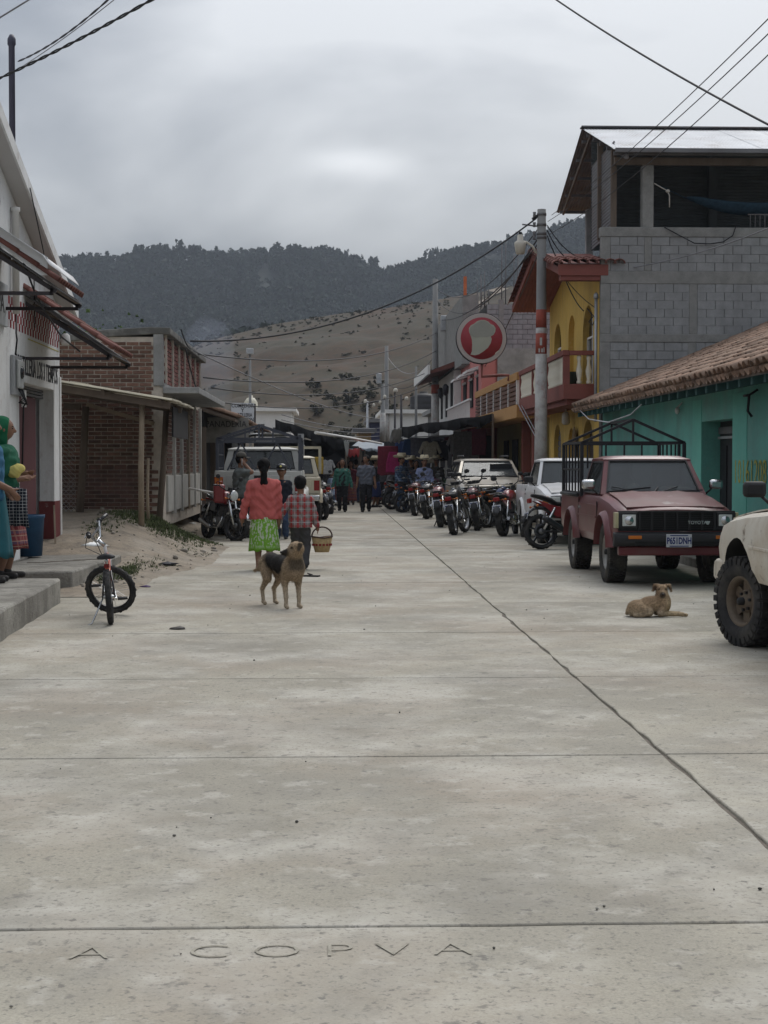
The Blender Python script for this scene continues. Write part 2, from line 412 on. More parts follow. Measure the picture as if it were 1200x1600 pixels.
for i in range(150):
    y = random.uniform(17.5, 34); xb = interp(y, [(17, -2.2), (22.5, -1.75), (27, -1.85), (31, -2.7)]); x = xb-.1-2.6*random.random()**1.7; r = random.uniform(.008, .03) if i % 6 else random.uniform(.03, .06)
    b.ell((x, y, dirt_z(x, y)+r*.2), (r*random.uniform(.7, 1.4), r*random.uniform(.7, 1.4), r*.7), 6, 4)
tag(b.build('rubble', mat('rubble_stone', (.24, .215, .18), .95, .3, 6, isl=.45)), 'small stones and rubble strewn over the dirt bank', kind='stuff')
# rubbish lying about
for (px, py, lab, c, s_) in ((148, 853, 'crumpled white plastic bag on the bank behind the bicycle', (.75, .75, .73), .09), (265, 882, 'dark scrap of plastic on the dirt bank beside the bicycle', (.03, .03, .035), .09), (300, 818, 'pale scrap of paper in the grass by the shed post', (.6, .6, .58), .06), (227, 917, 'purple scrap of plastic at the road edge by the bicycle', (.06, .03, .09), .05), (278, 983, 'flat dark twig on the road in front of the bicycle', (.05, .045, .04), .055)):
    z = .02
    for k in range(6): p = gnd(px, py, z); z = max(.0, dirt_z(p.x, p.y)) if p.x < -1.8 and p.y > 17 else 0
    b = MB(); n = 9
    b.lathe([(.01, -.005), (s_*.9, 0), (s_, s_*.1), (s_*.7, s_*.3), (s_*.25, s_*.42)], n=n)
    b.v = [(x*random.uniform(.6, 1.4)*1.4, y*random.uniform(.6, 1.3), zz*random.uniform(.5, 1.2)) for x, y, zz in b.v]
    tag(b.build('litter', mat('litter_'+str(c[0]), c, .6), None, p), lab, 'litter')

# ------------------------------------------------------------------ hills
BR = [(-400, 640), (100, 600), (250, 562), (330, 532), (430, 507), (520, 492), (600, 482), (660, 472), (740, 458), (800, 446), (860, 438), (920, 428), (1000, 418), (1200, 400), (1700, 430), (2400, 520)]
FR = [(-1200, 560), (-600, 470), (-200, 430), (60, 428), (110, 425), (150, 420), (180, 427), (205, 419), (235, 409), (265, 404), (300, 410), (335, 416), (365, 416), (400, 411), (440, 410), (480, 405), (500, 405), (535, 415), (560, 425), (600, 440), (625, 432), (660, 425), (700, 410), (740, 403), (780, 394), (820, 386), (860, 375), (895, 362), (920, 356), (960, 360), (1100, 350), (1400, 380), (2000, 470), (2600, 560)]
RB, RF, R0 = 330., 980., 120.
def ridge(px, prof, r): return CAMZ+(725-interp(px, prof))/F*r
def az_px(a): return 515+F*math.tan(max(-1.2, min(1.2, a)))
def hill_z(x, y):
    r = math.hypot(x, y); px = az_px(math.atan2(x, y)); n = fbm(x/45, y/45, 5)
    zb = ridge(px, BR, RB*math.cos(math.atan2(x, y)))
    if r <= RB: s = max(0, (r-R0)/(RB-R0)); z = zb*(.72*s+.28*s*s)+n*6*s*(1-s)*4*.5+fbm(x/16, y/16, 2)*3.2*min(1, s*3)*(1-s**4)+fbm(x/5, y/5, 4)*.8*min(1, s*3)*(1-s**4); return z-3*(1-min(1, s*6))
    zf = ridge(px, FR, RF*math.cos(math.atan2(x, y)))
    if r <= RF:
        s = (r-RB)/(RF-RB); dip = zb*(1-.45*smooth(s*4)) if s < .25 else None
        lo = zb*.55; f_ = lo+(zf-lo)*smooth(.5*(s-.25)/.75)*2 if s >= .25 else dip
        return f_+n*14*s*(1-s)*3
    s = (r-RF)/500; return zf*(1-.5*smooth(s))
AZ = [R(-50+2*i) for i in range(20)]+[R(-10+.2*i) for i in range(110)]+[R(12+2*i) for i in range(20)]
def hill(name, rs, m):
    P = [[(r*math.sin(a), r*math.cos(a), hill_z(r*math.sin(a), r*math.cos(a))) for a in AZ] for r in rs]
    b = MB(); b.sheet(P); o = tag(b.build(name, m), kind='structure')
    if o.data.polygons[50].normal.z < 0: o.data.flip_normals()
m_brown = mat('dry_hillside', (.052, .025, .010), .95, .25, .03, coords='World', dirt=[((.038, .040, .024), .8, .03, .4, .53), ((.075, .040, .019), .6, .02, .5, .56), ((.034, .036, .02), .85, .07, .5, .54), ((.075, .044, .024), .4, .1, .6, .62), ((.028, .027, .017), .75, .55, .6, .55), ((.085, .05, .03), .5, 1.4, .7, .6)])
m_forestfloor = mat('forest_floor', (.022, .028, .021), .95, .25, .03, coords='World', dirt=[((.06, .046, .035), .5, .012, .7, .68)])
hill('dry_hill', [R0+(RB+40-R0)*i/110 for i in range(111)], m_brown)
hill('forest_hill', [RB+30+(1400-RB-30)*i/70 for i in range(71)], m_forestfloor)

# trees: leaf-clump crowns as numpy templates
def crown_template(seed, n, pine=False):
    rg = np.random.RandomState(seed); V_, T = [], []
    lobes = [(rg.uniform(-.28, .28), rg.uniform(-.28, .28), rg.uniform(.45, .95), rg.uniform(.16, .30)) for _ in range(6)]
    for i in range(n):
        l = lobes[rg.randint(len(lobes))]; d = rg.normal(size=3); d /= np.linalg.norm(d); c = np.array(l[:3])+d*l[3]*rg.uniform(.5, 1)*np.array([1, 1, .75])
        if pine: k = max(.15, 1.25-c[2]); c[:2] *= k
        a = rg.normal(size=3); a /= np.linalg.norm(a); bb = np.cross(a, d); bb /= np.linalg.norm(bb)+1e-6; s = rg.uniform(.09, .17)
        k = len(V_); V_ += [c-a*s, c+a*s*.3+bb*s, c+a*s*.6-bb*s*.9, c+d*s*.8]; T += [(k, k+1, k+2), (k, k+3, k+1)]
    # trunk: three-sided taper
    k = len(V_); V_ += [np.array(p) for p in ((.022, 0, 0), (-.012, .02, 0), (-.012, -.02, 0), (0, 0, .8))]; T += [(k, k+1, k+3), (k+1, k+2, k+3), (k+2, k, k+3)]
    return np.array(V_), np.array(T)
TPL = [crown_template(s, 44, s % 2) for s in range(8)]
def wood(name, places, m, label):
    Vs, Ts = [], []; n = 0
    for (x, y, z, h, w) in places:
        v, t = TPL[random.randrange(8)]; a = random.uniform(0, 2*PI); c, s = math.cos(a), math.sin(a)
        q = np.stack([(v[:,0]*c-v[:,1]*s)*w+x, (v[:,0]*s+v[:,1]*c)*w+y, v[:,2]*h+z-.3], 1); Vs.append(q); Ts.append(t+n); n += len(v)
    Vs = np.concatenate(Vs); Ts = np.concatenate(Ts); me = bpy.data.meshes.new(name); me.from_pydata(Vs.tolist(), [], Ts.tolist()); me.update()
    return tag(link(name, me, m), label, kind='stuff')
m_pine = mat('pine_foliage', (.030, .042, .029), .9, .3, .03, coords='World', isl=.3)
m_scrub = mat('scrub_foliage', (.042, .038, .019), .9, .3, .3, coords='World', isl=.4)
pl = []
while len(pl) < 12000:
    px = random.uniform(60, 960); r = random.uniform(RB+60, RF+30); a = math.atan((px-515)/F)
    if fbm(px/60, r/120, 11) < -.40: continue
    x, y = r*math.sin(a), r*math.cos(a); h = random.uniform(5, 10); pl.append((x, y, hill_z(x, y), h, h*random.uniform(.75, 1.1)))
for i in range(420):
    px = random.uniform(60, 960); r = RF+random.uniform(-25, 25); a = math.atan((px-515)/F); x, y = r*math.sin(a), r*math.cos(a); h = random.uniform(5, 11)*(1.25 if random.random() < .15 else 1); pl.append((x, y, hill_z(x, y), h, h*random.uniform(.55, .8)))
wood('forest', pl, m_pine, 'dark pine forest covering the far ridge')
pl = []
while len(pl) < 1900:
    px = random.uniform(250, 930); s = random.random(); r = R0+20+(RB-R0-20)*s; a = math.atan((px-515)/F)
    py_gully = 1 if (fbm(px/50, s*5, 21) > .12) else .12
    k = smooth((s-.86)/.1)*.8 if px < 700 else .25; gl = 1.6 if 480 < px < 620 and s < .42 else 0
    if random.random() > .16*py_gully+k*.5+gl*.05: continue
    x, y = r*math.sin(a), r*math.cos(a); h = random.uniform(.3, .95)*(1.5 if gl else 1); pl.append((x, y, hill_z(x, y)-.2, h, h*random.uniform(1, 1.7)))
wood('scrub', pl, m_scrub, 'low dry scrub dotted over the brown hillside')

def tree(px, py, h, w, lab, r=None, seed=0, m=None, n=420):
    """a tree of its own: tapered trunk with limbs and a leaf-clump crown"""
    a = math.atan((px-515)/F)
    if r is None:
        best = None
        for i in range(40, 130):
            rr = R0+(RF-R0)*i/130; x, y = rr*math.sin(a), rr*math.cos(a); yy = 725-(hill_z(x, y)-CAMZ)/y*F
            if best is None or abs(yy-py) < best[0]: best = (abs(yy-py), rr)
            if yy < py-2: break
        r = best[1]; x, y = r*math.sin(a), r*math.cos(a); z = hill_z(x, y)
    else: x, y = r*math.sin(a), r*math.cos(a); z = CAMZ+(725-py)/F*y
    t = thing('tree', lab, 'tree', (x, y, z-.2)); rg = random.Random(seed)
    b = MB(); b.tube([(0,0,0), (.02*h,0,.3*h), (0,.02*h,.6*h), (.01*h,0,.85*h)], [.028*h, .022*h, .015*h, .005*h], 7)
    tips = []
    for i in range(9):
        aa = rg.uniform(0, 2*PI); z0 = rg.uniform(.3, .7)*h; l = rg.uniform(.25, .5)*w; e_ = V(math.cos(aa)*l, math.sin(aa)*l, z0+rg.uniform(.08, .25)*h)
        b.tube([(0,0,z0), V(0,0,z0).lerp(e_, .5)+V(0,0,.02*h), e_], [.012*h, .008*h, .003*h], 5); tips.append(e_)
    b.build('trunk', mat('bark', (.06, .05, .04), .95, .3, 4), t)
    b = MB(); tips.append(V(0,0,.9*h))
    for i in range(n):
        c = rg.choice(tips)+V(rg.gauss(0, .13*w), rg.gauss(0, .13*w), rg.gauss(0, .07*h)); s = rg.uniform(.025, .05)*w
        d = V(rg.gauss(0,1), rg.gauss(0,1), rg.gauss(0,1)).normalized(); e_ = d.orthogonal().normalized(); f_ = d.cross(e_)
        b.add([c-e_*s, c+f_*s, c+e_*s, c-f_*s, c+d*s], [(0,1,4), (1,2,4), (2,3,4), (3,0,4)])
    b.build('crown', m or m_scrub, t)
tree(557, 476, 3.2, 2.0, 'tall lone tree standing on the crest of the brown hill', seed=1)
tree(822, 478, 3.0, 4.0, 'broad dark tree beside the pale track on the hill', seed=2)
tree(640, 490, 1.7, 1.9, 'rounded tree right of the lone tall tree on the crest', seed=3)
tree(600, 494, 1.4, 2.0, 'squat bush on the crest between two taller trees', seed=4)
tree(705, 468, 1.5, 1.6, 'small dark tree on the crest left of the pale track', seed=5)
tree(770, 462, 1.9, 1.4, 'slim tree above the bend of the pale track', seed=6)
tree(540, 640, 1.8, 2.6, 'dense green tree low on the hill above the market roofs', seed=7)
tree(515, 655, 1.8, 2.4, 'dense green tree beside the white house roof', seed=8)
tree(575, 622, 1.6, 2.2, 'dark bush in the gully left of the twin poles', seed=9)
m_leafg = mat('garden_leaves', (.05, .085, .022), .8, .3, 1, isl=.45)
tree(148, 815, 4.75, 1.5, 'light green garden tree showing above the brick parapet', r=37, seed=10, m=m_leafg, n=700)
tree(195, 810, 4.7, 1.3, 'small green bush behind the brick parapet', r=38, seed=11, m=m_leafg, n=500)
tree(118, 820, 4.7, 1.3, 'green shrub behind the tiled awning', r=36.4, seed=12, m=m_leafg, n=500)
# pale track climbing the hill
trk = []
for px, py in ((730, 482), (760, 468), (775, 463), (785, 456), (770, 450), (800, 444), (860, 432)):
    a = math.atan((px-515)/F); best = (9e9, 0)
    for i in range(120):
        rr = R0+(RB-R0)*i/119; x, y = rr*math.sin(a), rr*math.cos(a); yy = 725-(hill_z(x, y)-CAMZ)/y*F
        if abs(yy-py) < best[0]: best = (abs(yy-py), rr)
    trk.append((best[1]*math.sin(a), best[1]*math.cos(a)))
b = MB()
for (x, y), (u, v) in zip(trk, trk[1:]):
    n = 8
    Pp = []
    for i in range(n+1):
        t = i/n; cx, cy = x+(u-x)*t, y+(v-y)*t; Pp.append([(cx-1.5, cy-1.5, hill_z(cx-1.5, cy-1.5)+.25), (cx+1.5, cy+1.5, hill_z(cx+1.5, cy+1.5)+.25)])
    b.sheet(Pp)
tag(b.build('hill_path', mat('pale_track', (.20, .165, .13), .95)), kind='structure')

b = MB(); sp = []
for i in range(9): f_ = i/8; sp.append(at(352-14*math.sin(f_*2.2)-22*f_*f_, 655-165*f_, 112))
b.tube(sp, [.1, .7, 1.0, 1.3, 1.6, 1.8, 1.9, 1.5, .05], 14)
m = bpy.data.materials.new('wood_smoke'); m.use_nodes = True; N, L = m.node_tree.nodes, m.node_tree.links; N.remove(N['Principled BSDF'])
pv = N.new('ShaderNodeVolumePrincipled'); pv.inputs['Color'].default_value = (.75, .82, 1, 1); pv.inputs['Density'].default_value = .045; L.new(pv.outputs[0], N['Material Output'].inputs['Volume'])
so = b.build('smoke', m); bm = bmesh.new(); bm.from_mesh(so.data); bmesh.ops.recalc_face_normals(bm, faces=bm.faces); bm.to_mesh(so.data); bm.free()
tag(so, 'thin blue column of wood smoke rising behind the brick house', kind='stuff')
# ------------------------------------------------------------------ air
b = MB(); b.box((0, 690, 95), (3100, 1760, 196))
m = bpy.data.materials.new('haze_air'); m.use_nodes = True; N, L = m.node_tree.nodes, m.node_tree.links
N.remove(N['Principled BSDF']); pv = N.new('ShaderNodeVolumePrincipled'); pv.inputs['Color'].default_value = (.80, .88, 1, 1); pv.inputs['Density'].default_value = .00023
L.new(pv.outputs[0], N['Material Output'].inputs['Volume'])
tag(b.build('haze', m), kind='stuff')
# ================================================================== RIGHT SIDE BUILDINGS
m_block = mat('concrete_block', (.245, .25, .25), .92, .16, 5, .5, 60, rand=.025, coords='World', fine=.1, dirt=[((.19, .193, .193), .5, 1.2, .4, .56, .5), ((.17, .17, .17), .5, 2.4, .6, .61, .12)])
m_mortar = mat('block_mortar', (.15, .15, .148), .95, .2, 6, .5, 50, coords='World')
m_beam = mat('cast_beam', (.20, .20, .19), .92, .2, 3, .5, 40, coords='World', fine=.1, dirt=[((.27, .265, .25), .5, 5, .6, .57)])
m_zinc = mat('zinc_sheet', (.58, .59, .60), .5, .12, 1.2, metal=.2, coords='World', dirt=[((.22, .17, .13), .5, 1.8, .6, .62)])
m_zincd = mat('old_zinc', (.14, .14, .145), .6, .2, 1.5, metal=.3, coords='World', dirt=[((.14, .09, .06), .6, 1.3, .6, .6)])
m_wood = mat('grey_timber', (.115, .09, .07), .9, .25, 3, .3, 40, coords='World', stretch=(1, 1, .3))
m_woodl = mat('pale_timber', (.25, .20, .145), .9, .25, 3, .3, 40, coords='World')
m_black = mat('black_paint', (.015, .015, .018), .55, .2, 8)
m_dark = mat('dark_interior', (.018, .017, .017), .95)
m_tile = mat('clay_tile', (.235, .15, .105), .92, .22, 7, .5, 50, rand=.25, coords='World', fine=.12, dirt=[((.10, .085, .07), .65, 3.0, .5, .58), ((.36, .27, .20), .45, 1.6, .5, .58)])
m_tile_s = mat('clay_tile_mass', (.235, .15, .105), .92, .22, 7, .5, 50, isl=.25, coords='World', fine=.12, dirt=[((.10, .085, .07), .65, 3.0, .5, .58), ((.36, .27, .20), .45, 1.6, .5, .58)])
m_redtile = mat('red_tile', (.15, .062, .05), .85, .2, 6, rand=.2)
m_steel = mat('galvanised', (.35, .36, .37), .5, .15, 5, metal=.5)

def block_mesh(w, h, d):
    b = MB(); j = .004
    x, z = w/2, h/2
    b.add([(-x,0,-z),(x,0,-z),(x,0,z),(-x,0,z),(-x-j,d,-z-j),(x+j,d,-z-j),(x+j,d,z+j),(-x-j,d,z+j)], [(0,1,2,3),(1,0,4,5),(2,1,5,6),(3,2,6,7),(0,3,7,4)])
    return b.mesh('block')
def block_wall(parent, x0, x1, z0, z1, y, bw, bh, mesh, m, name, skip=lambda x, z: False, off=0, jit=.004):
    """courses of single blocks, faces towards -y, proud of the mortar behind"""
    r = 0; z = z0+bh/2; n = 0
    while z < z1-bh*.3:
        x = x0-(bw/2 if (r+off) % 2 else 0)+bw/2
        while x-bw/2 < x1-.03:
            if x+bw/2 > x0+.03 and not skip(x, z):
                me = mesh; o = link(name, me, m, parent, (x, y+random.uniform(-jit, jit), z)); n += 1
                a, c = x-bw/2, x+bw/2
                if a < x0-1e-6: o.scale.x = (c-x0)/bw; o.location.x = (x0+c)/2
                if c > x1: o.scale.x = (x1-a)/bw; o.location.x = (x1+a)/2
                if o.scale.x < .12: o.scale.x = .12
            x += bw
        z += bh; r += 1
    return n
def corrugated(n, w, l, amp=.012, pitch=.076, along='x', th=.003):
    """one sheet, ridges running along v; local u = width"""
    k = max(2, int(w/pitch*6)); P = []
    for i in range(k+1):
        u = -w/2+w*i/k; z = amp*math.sin(2*PI*u/pitch); P.append([(u, 0, z), (u, l, z)])
    b = MB(); b.sheet(P); return b.mesh(n)

# ---- grey block house with the open top floor
BY = 33.7
t = bh_ = thing('block_house', 'unfinished grey block house with open top floor and corrugated roof', 'building', (0, 0, 0))
b = MB(); b.boxm(5.98, 15, BY+.012, BY+.27, 0, 6.45); b.boxm(6.46, 15, BY+.271, 41.2, 0, 6.45); b.build('wall', m_mortar, t)
BZ = .196; bm_ = block_mesh(.398-.016, BZ-.017, .022)
roofline = lambda x: 2.68+.42*(x-5.4)
cols = [(5.98, 6.16), (7.92, 8.12)]
b = MB()
b.boxm(5.96, 15.02, BY-.012, BY+.1, 5.42, 5.70); b.build('beam', m_beam, t, bevel=.01)
b = MB(); b.boxm(5.96, 15.02, BY-.014, BY+.1, 4.14, 4.32); b.build('beam', m_beam, t, bevel=.01)
b = MB(); b.boxm(5.95, 15.03, BY-.02, BY+.25, 6.45, 6.66); b.build('beam', m_beam, t, bevel=.01)
for (x0, x1, z0, z1) in ((5.96, 6.17, 2.6, 4.14), (5.96, 6.17, 4.32, 5.42), (5.96, 6.17, 5.70, 6.45), (7.92, 8.10, 4.32, 5.42), (7.90, 8.08, 2.9, 4.14), (6.92, 7.08, 5.70, 6.45)):
    MB().boxm(x0, x1, BY-.008, BY+.1, z0, z1).build('column', m_beam, t, bevel=.01)
for x0, x1, z0, z1, o_ in ((6.17, 6.92, 5.70, 6.45, 0), (7.08, 10.2, 5.70, 6.45, 1), (6.17, 7.92, 4.32, 5.42, 0), (8.10, 10.2, 4.32, 5.42, 1), (6.17, 7.90, 2.6, 4.14, 1), (8.08, 10.2, 2.6, 4.14, 0)):
    nr = round((z1-z0)/BZ); hh = (z1-z0)/nr
    block_wall(t, x0, x1, z0, z1, BY-.004, .40, hh, bm_, m_block, 'block', lambda x, z: z < roofline(x)-.25, o_)
# open top floor
for x in (7.0, 11.0):
    MB().boxm(x-.125, x+.125, BY+.02, BY+.26, 6.66, 8.02).build('column', m_beam, t, bevel=.01)
MB().boxm(6.25, 15, BY-.02, BY+.08, 8.02, 8.18).build('beam', m_wood, t, bevel=.006)
MB().boxm(6.84, 7.02, 40.9, 41.1, 6.45, 8.25).build('post', m_conc, t)
MB().boxm(6.22, 6.34, 33.9, 34.0, 6.66, 8.4).build('post', m_wood, t); MB().boxm(6.22, 6.34, 35.6, 35.72, 6.66, 8.9).build('post', m_wood, t)
def rib_wall(p, q, z0, z1, name, m, par):
    p, q = Vector(p), Vector(q); n = int((z1-z0)/.076*4); P = []
    d = (q-p).normalized(); nn = V(d.y, -d.x, 0)
    for i in range(n+1): z = z0+(z1-z0)*i/n; o_ = nn*.012*math.sin(i*PI/2); P.append([p+o_+V(0,0,z), q+o_+V(0,0,z)])
    return MB().sheet(P).build(name, m, par)
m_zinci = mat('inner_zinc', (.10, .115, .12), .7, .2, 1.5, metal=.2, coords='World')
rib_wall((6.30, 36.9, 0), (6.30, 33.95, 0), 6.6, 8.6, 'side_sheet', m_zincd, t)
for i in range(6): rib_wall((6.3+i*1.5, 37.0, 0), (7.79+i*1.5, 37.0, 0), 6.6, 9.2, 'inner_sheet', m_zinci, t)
b = MB(); b.boxm(9.1, 9.3, 36.75, 36.95, 6.6, 9.2); b.build('post', m_zinci, t)
b = MB()
for i in range(9): x = 9.45+i*.11; b.boxm(x, x+.02, 34.4, 34.42, 6.66, 7.05)
b.boxm(9.4, 10.4, 34.395, 34.425, 7.05, 7.08); b.build('railing', m_zincd, t)
# corrugated roof, one sheet at a time
def roof_sheets(par, x0, x1, y0, z0, y1, z1, m, w=.82, name='roof_sheet', over=.03):
    l = math.hypot(y1-y0, z1-z0); n = round((x1-x0)/w); w = (x1-x0)/n; me = corrugated('sheet', w+over, l)
    ang = math.atan2(z1-z0, y1-y0)
    for i in range(n):
        o = link(name, me, m, par, (x0+w*(i+.5), y0, z0+random.uniform(0, .012))); o.rotation_euler = (ang, 0, 0)
roof_sheets(t, 6.15, 15.2, 33.25, 8.27, 37.5, 9.62, m_zinc)
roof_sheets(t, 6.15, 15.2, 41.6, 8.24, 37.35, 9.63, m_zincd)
b = MB(); b.boxm(6.18, 15, 33.2, 33.24, 8.20, 8.29); b.build('eave_board', m_zincd, t)
MB().boxm(6.12, 15.2, 37.3, 37.6, 9.63, 9.66).build('ridge_cap', m_zincd, t)
for k in range(5):
    for s in (0, 1):
        f_ = .06+.21*k; y = (33.25+(37.5-33.25)*f_) if s == 0 else (41.6-(41.6-37.35)*f_); z = 8.20+1.35*f_
        MB().boxm(6.2, 15, y-.03, y+.03, z-.09, z-.015).build('purlin', m_zincd, t)
for xx in (6.45,):
    MB().bar((xx, 33.3, 8.12), (xx, 37.5, 9.46), .07, .1).build('rafter', m_zincd, t)
MB().bar((6.28, 41.3, 8.18), (6.28, 36.9, 9.36), .05, .08).build('rafter', m_wood, t)
# hammock and rope
p0, p1 = V(8.05, 34.6, 7.45), V(11.2, 34.9, 7.5); pts = []
hm = MB(); P_ = []
for i in range(25):
    f_ = i/24; c = p0.lerp(p1, f_)-V(0, 0, .42*4*f_*(1-f_)*.9); wd = .04+.28*math.sin(PI*f_)**.6
    P_.append([c+V(0, (j-3)/3*wd, abs((j-3)/3)**2*wd*.75) for j in range(7)])
hm.sheet(P_, .008); hm.tube([V(7.1, 34, 7.72), p0], .012, 5); tag(hm.build('hammock', mat('hammock_cloth', (.03, .065, .10), .9, .3, 12)), 'dark blue hammock slung across the open top floor', 'hammock')
b = MB(); b.tube([(7.13, BY, 7.62), (7.3, BY, 7.52), (7.42, BY, 7.46)], .012, 5); b.ell((7.43, BY, 7.45), (.05, .04, .04)); b.tube([(7.43, BY, 7.44), (7.47, BY, 7.35), (7.47, BY, 7.1)], .014, 5)
tag(b.build('rope', mat('pale_rope', (.42, .40, .36), .9)), 'knotted pale rope hanging from the top floor column', 'rope')
b = MB(); c0, c1 = at(1038, 355, BY-.06), at(1150, 353, BY-.06)
b.tube([c0, at(1062, 368, BY-.07), at(1085, 380, BY-.07), at(1110, 381, BY-.07), at(1130, 378, BY-.07), at(1145, 368, BY-.07), c1], .012, 6)
tag(b.build('cable', m_black), 'slack black cable hanging on the grey block wall', 'cable')

# ---- teal house with the old tile roof
TX = 6.0
m_teal = mat('teal_plaster', (.13, .37, .315), .88, .12, 1.5, .25, 30, coords='World', fine=.08, dirt=[((.16, .26, .23), .7, .9, .6, .57), ((.08, .25, .215), .3, 3, .5, .57, .4), ((.22, .33, .29), .5, 9, .85, .64), ((.08, .16, .14), .35, 1.6, .6, .62, .3)])
m_teal2 = mat('teal_plaster_fresh', (.14, .42, .345), .88, .08, 2, .2, 30, coords='World', dirt=[((.09, .28, .23), .3, 1.6, .5, .57, .5), ((.19, .38, .33), .5, 5, .8, .62)])
m_tealr = mat('shaded_teal_rafter', (.035, .085, .08), .9, .2, 4)  # eave shade painted into the rafter colour
t = thing('tiled_house', 'low teal house with old clay tile roof and recessed doorway', 'building', (0, 0, 0))
DY0, DY1, DZ = 22.68, 24.6, 2.14
b = MB(); b.boxm(TX, TX+.5, DY1, 33.6, .1, 2.62); b.boxm(TX, TX+.5, 12, DY0, .1, 2.62); b.boxm(TX, TX+.5, DY0, DY1, DZ, 2.62); b.build('wall', m_teal, t)
MB().boxm(TX-.012, TX+.3, DY1+.004, 25.2, .1, 2.5).build('wall_panel', m_teal2, t, bevel=.005); MB().boxm(TX-.012, TX+.3, 21.9, DY0-.004, .1, 2.5).build('wall_panel', m_teal2, t, bevel=.005)
MB().boxm(TX+.502, TX+7, 12, 33.5, .1, 2.6).build('back_room', m_teal, t)
d = MB().boxm(TX+.30, TX+.35, DY0, DY1, .13, DZ).build('door', mat('door_dark', (.02, .022, .022), .6), t)
for i in range(4): MB().boxm(TX+.28, TX+.30, DY0+.08+i*.46, DY0+.44+i*.46, .3, 1.75).build('door_panel', m_black, d)
MB().boxm(TX+.26, TX+.30, DY0, DY1, 1.86, 1.90).build('transom', m_steel, d); MB().boxm(TX+.27, TX+.30, DY0, DY1, 1.94, 2.05).build('transom', m_zincd, d)
lettering('painted_lettering', '10161208', mat('faded_yellow', (.36, .34, .08), .9, .3, 20), t, (TX-.0145, 21.72, 1.33), FACE_W, .50, .86, .002, -.004)
# rafters under the eaves, roof deck, tiles
EX, EZ, SL = 5.38, 2.66, .42
for i in range(36):
    y = 12.4+i*.60; o = MB().prism([(5.42, 2.46), (6.3, 2.60), (6.3, 2.72), (5.42, 2.56)], -.05, .05, 'y').build('rafter', m_tealr, t, (0, y, .02))
nrow = 14; L_ = 4.9/math.cos(math.atan(SL)); su = math.atan(SL)
b = MB(); b.prism([(EX, EZ-.02), (EX+4.9, EZ-.02+4.9*SL), (EX+4.9, EZ-.10+4.9*SL), (EX, EZ-.08)], 12, 33.66, 'y'); b.build('roof_deck', m_wood, t)
def tile_mesh(L, r0, r1, th=.014, n=6):
    """half-round clay tile along +v (local y), lower end at 0"""
    b = MB(); rings = []
    for (y, r) in ((0, r0), (L, r1)):
        o_ = [(r*math.cos(PI*j/n), y, r*math.sin(PI*j/n)*.85) for j in range(n+1)]; i_ = [((r-th)*math.cos(PI*j/n), y, (r-th)*math.sin(PI*j/n)*.85) for j in range(n, -1, -1)]
        rings.append(o_+i_)
    b.loft(rings); return b
tm = tile_mesh(.44, .105, .088); tme = tm.mesh('tile'); pan = MB()
mass = MB(); cnt = 0; cand = []
for c in range(90):
    y = 33.55-c*.24
    for r in range(nrow): cand.append((c, r, y))
def tile_mat(y, r, jx, jz, jr):
    v = r*.345+jx; x = EX-.05+v*math.cos(su); z = EZ+v*math.sin(su)+.035+jz
    # columns: local x along -Y (street), local y up the slope (+X), local z normal
    ux = V(0, -1, 0); uy = V(math.cos(su+jr), 0, math.sin(su+jr)); uz = ux.cross(uy)
    return Matrix(((ux.x, uy.x, uz.x, x), (ux.y, uy.y, uz.y, y), (ux.z, uy.z, uz.z, z), (0,0,0,1)))
for (c, r, y) in cand:
    if y < 12: continue
    M = tile_mat(y+random.uniform(-.02, .02), r, random.uniform(-.03, .03), random.uniform(-.006, .012), random.uniform(-.03, .015))
    if 19 < y < 33.6 and r < 5 and cnt < 295:
        o = link('tile', tme, m_tile, t); o.matrix_local = M; cnt += 1
    else: mass.M = M; mass.add(tm.v, tm.f, True)
    M2 = tile_mat(y+.12, r, random.uniform(-.02, .02), -.015, 0) @ Matrix.Diagonal((1, 1, -1, 1)); mass.M = M2; mass.add(tm.v, [f[::-1] for f in tm.f], True)
mass.M = None; tag(mass.build('tile', m_tile_s, t), kind='stuff')
# ridge-side verge: mortar bed along the block wall
MB().prism([(EX, EZ+.0), (EX+4.9, EZ+4.9*SL), (EX+4.9, EZ+.16+4.9*SL), (EX, EZ+.12)], 33.60, 33.69, 'y').build('verge', m_mortar, t)
b = MB(); b.tube([at(905, 640, 33.2), at(920, 655, 30), at(950, 660, 28), at(985, 648, 26.5), at(1002, 632, 26)], .012, 5); tag(b.build('cable', m_steel), 'pale cable looping under the tiled eaves', 'cable')
b = MB(); p = V(5.92, 26.0, 2.42); b.tube([p+V(.1,0,.1), p], .015, 5); b.ell(p-V(0,0,.05), (.045, .045, .06)); tag(b.build('bulb_lamp', mat('dull_glass', (.5, .5, .48), .3)), 'bare bulb lamp hanging under the tiled eaves', 'lamp')
b = MB(); b.tube([(5.98, 21.3, 2.5), (5.86, 21.3, 2.42), (5.84, 21.3, 2.2), (5.9, 21.3, 2.12)], .02, 5); b.tube([(5.86,21.3,2.42),(5.84,21.5,2.42)], .02, 5); tag(b.build('wall_hook', m_black), 'black iron hook on the teal wall right of the doorway', 'hook')

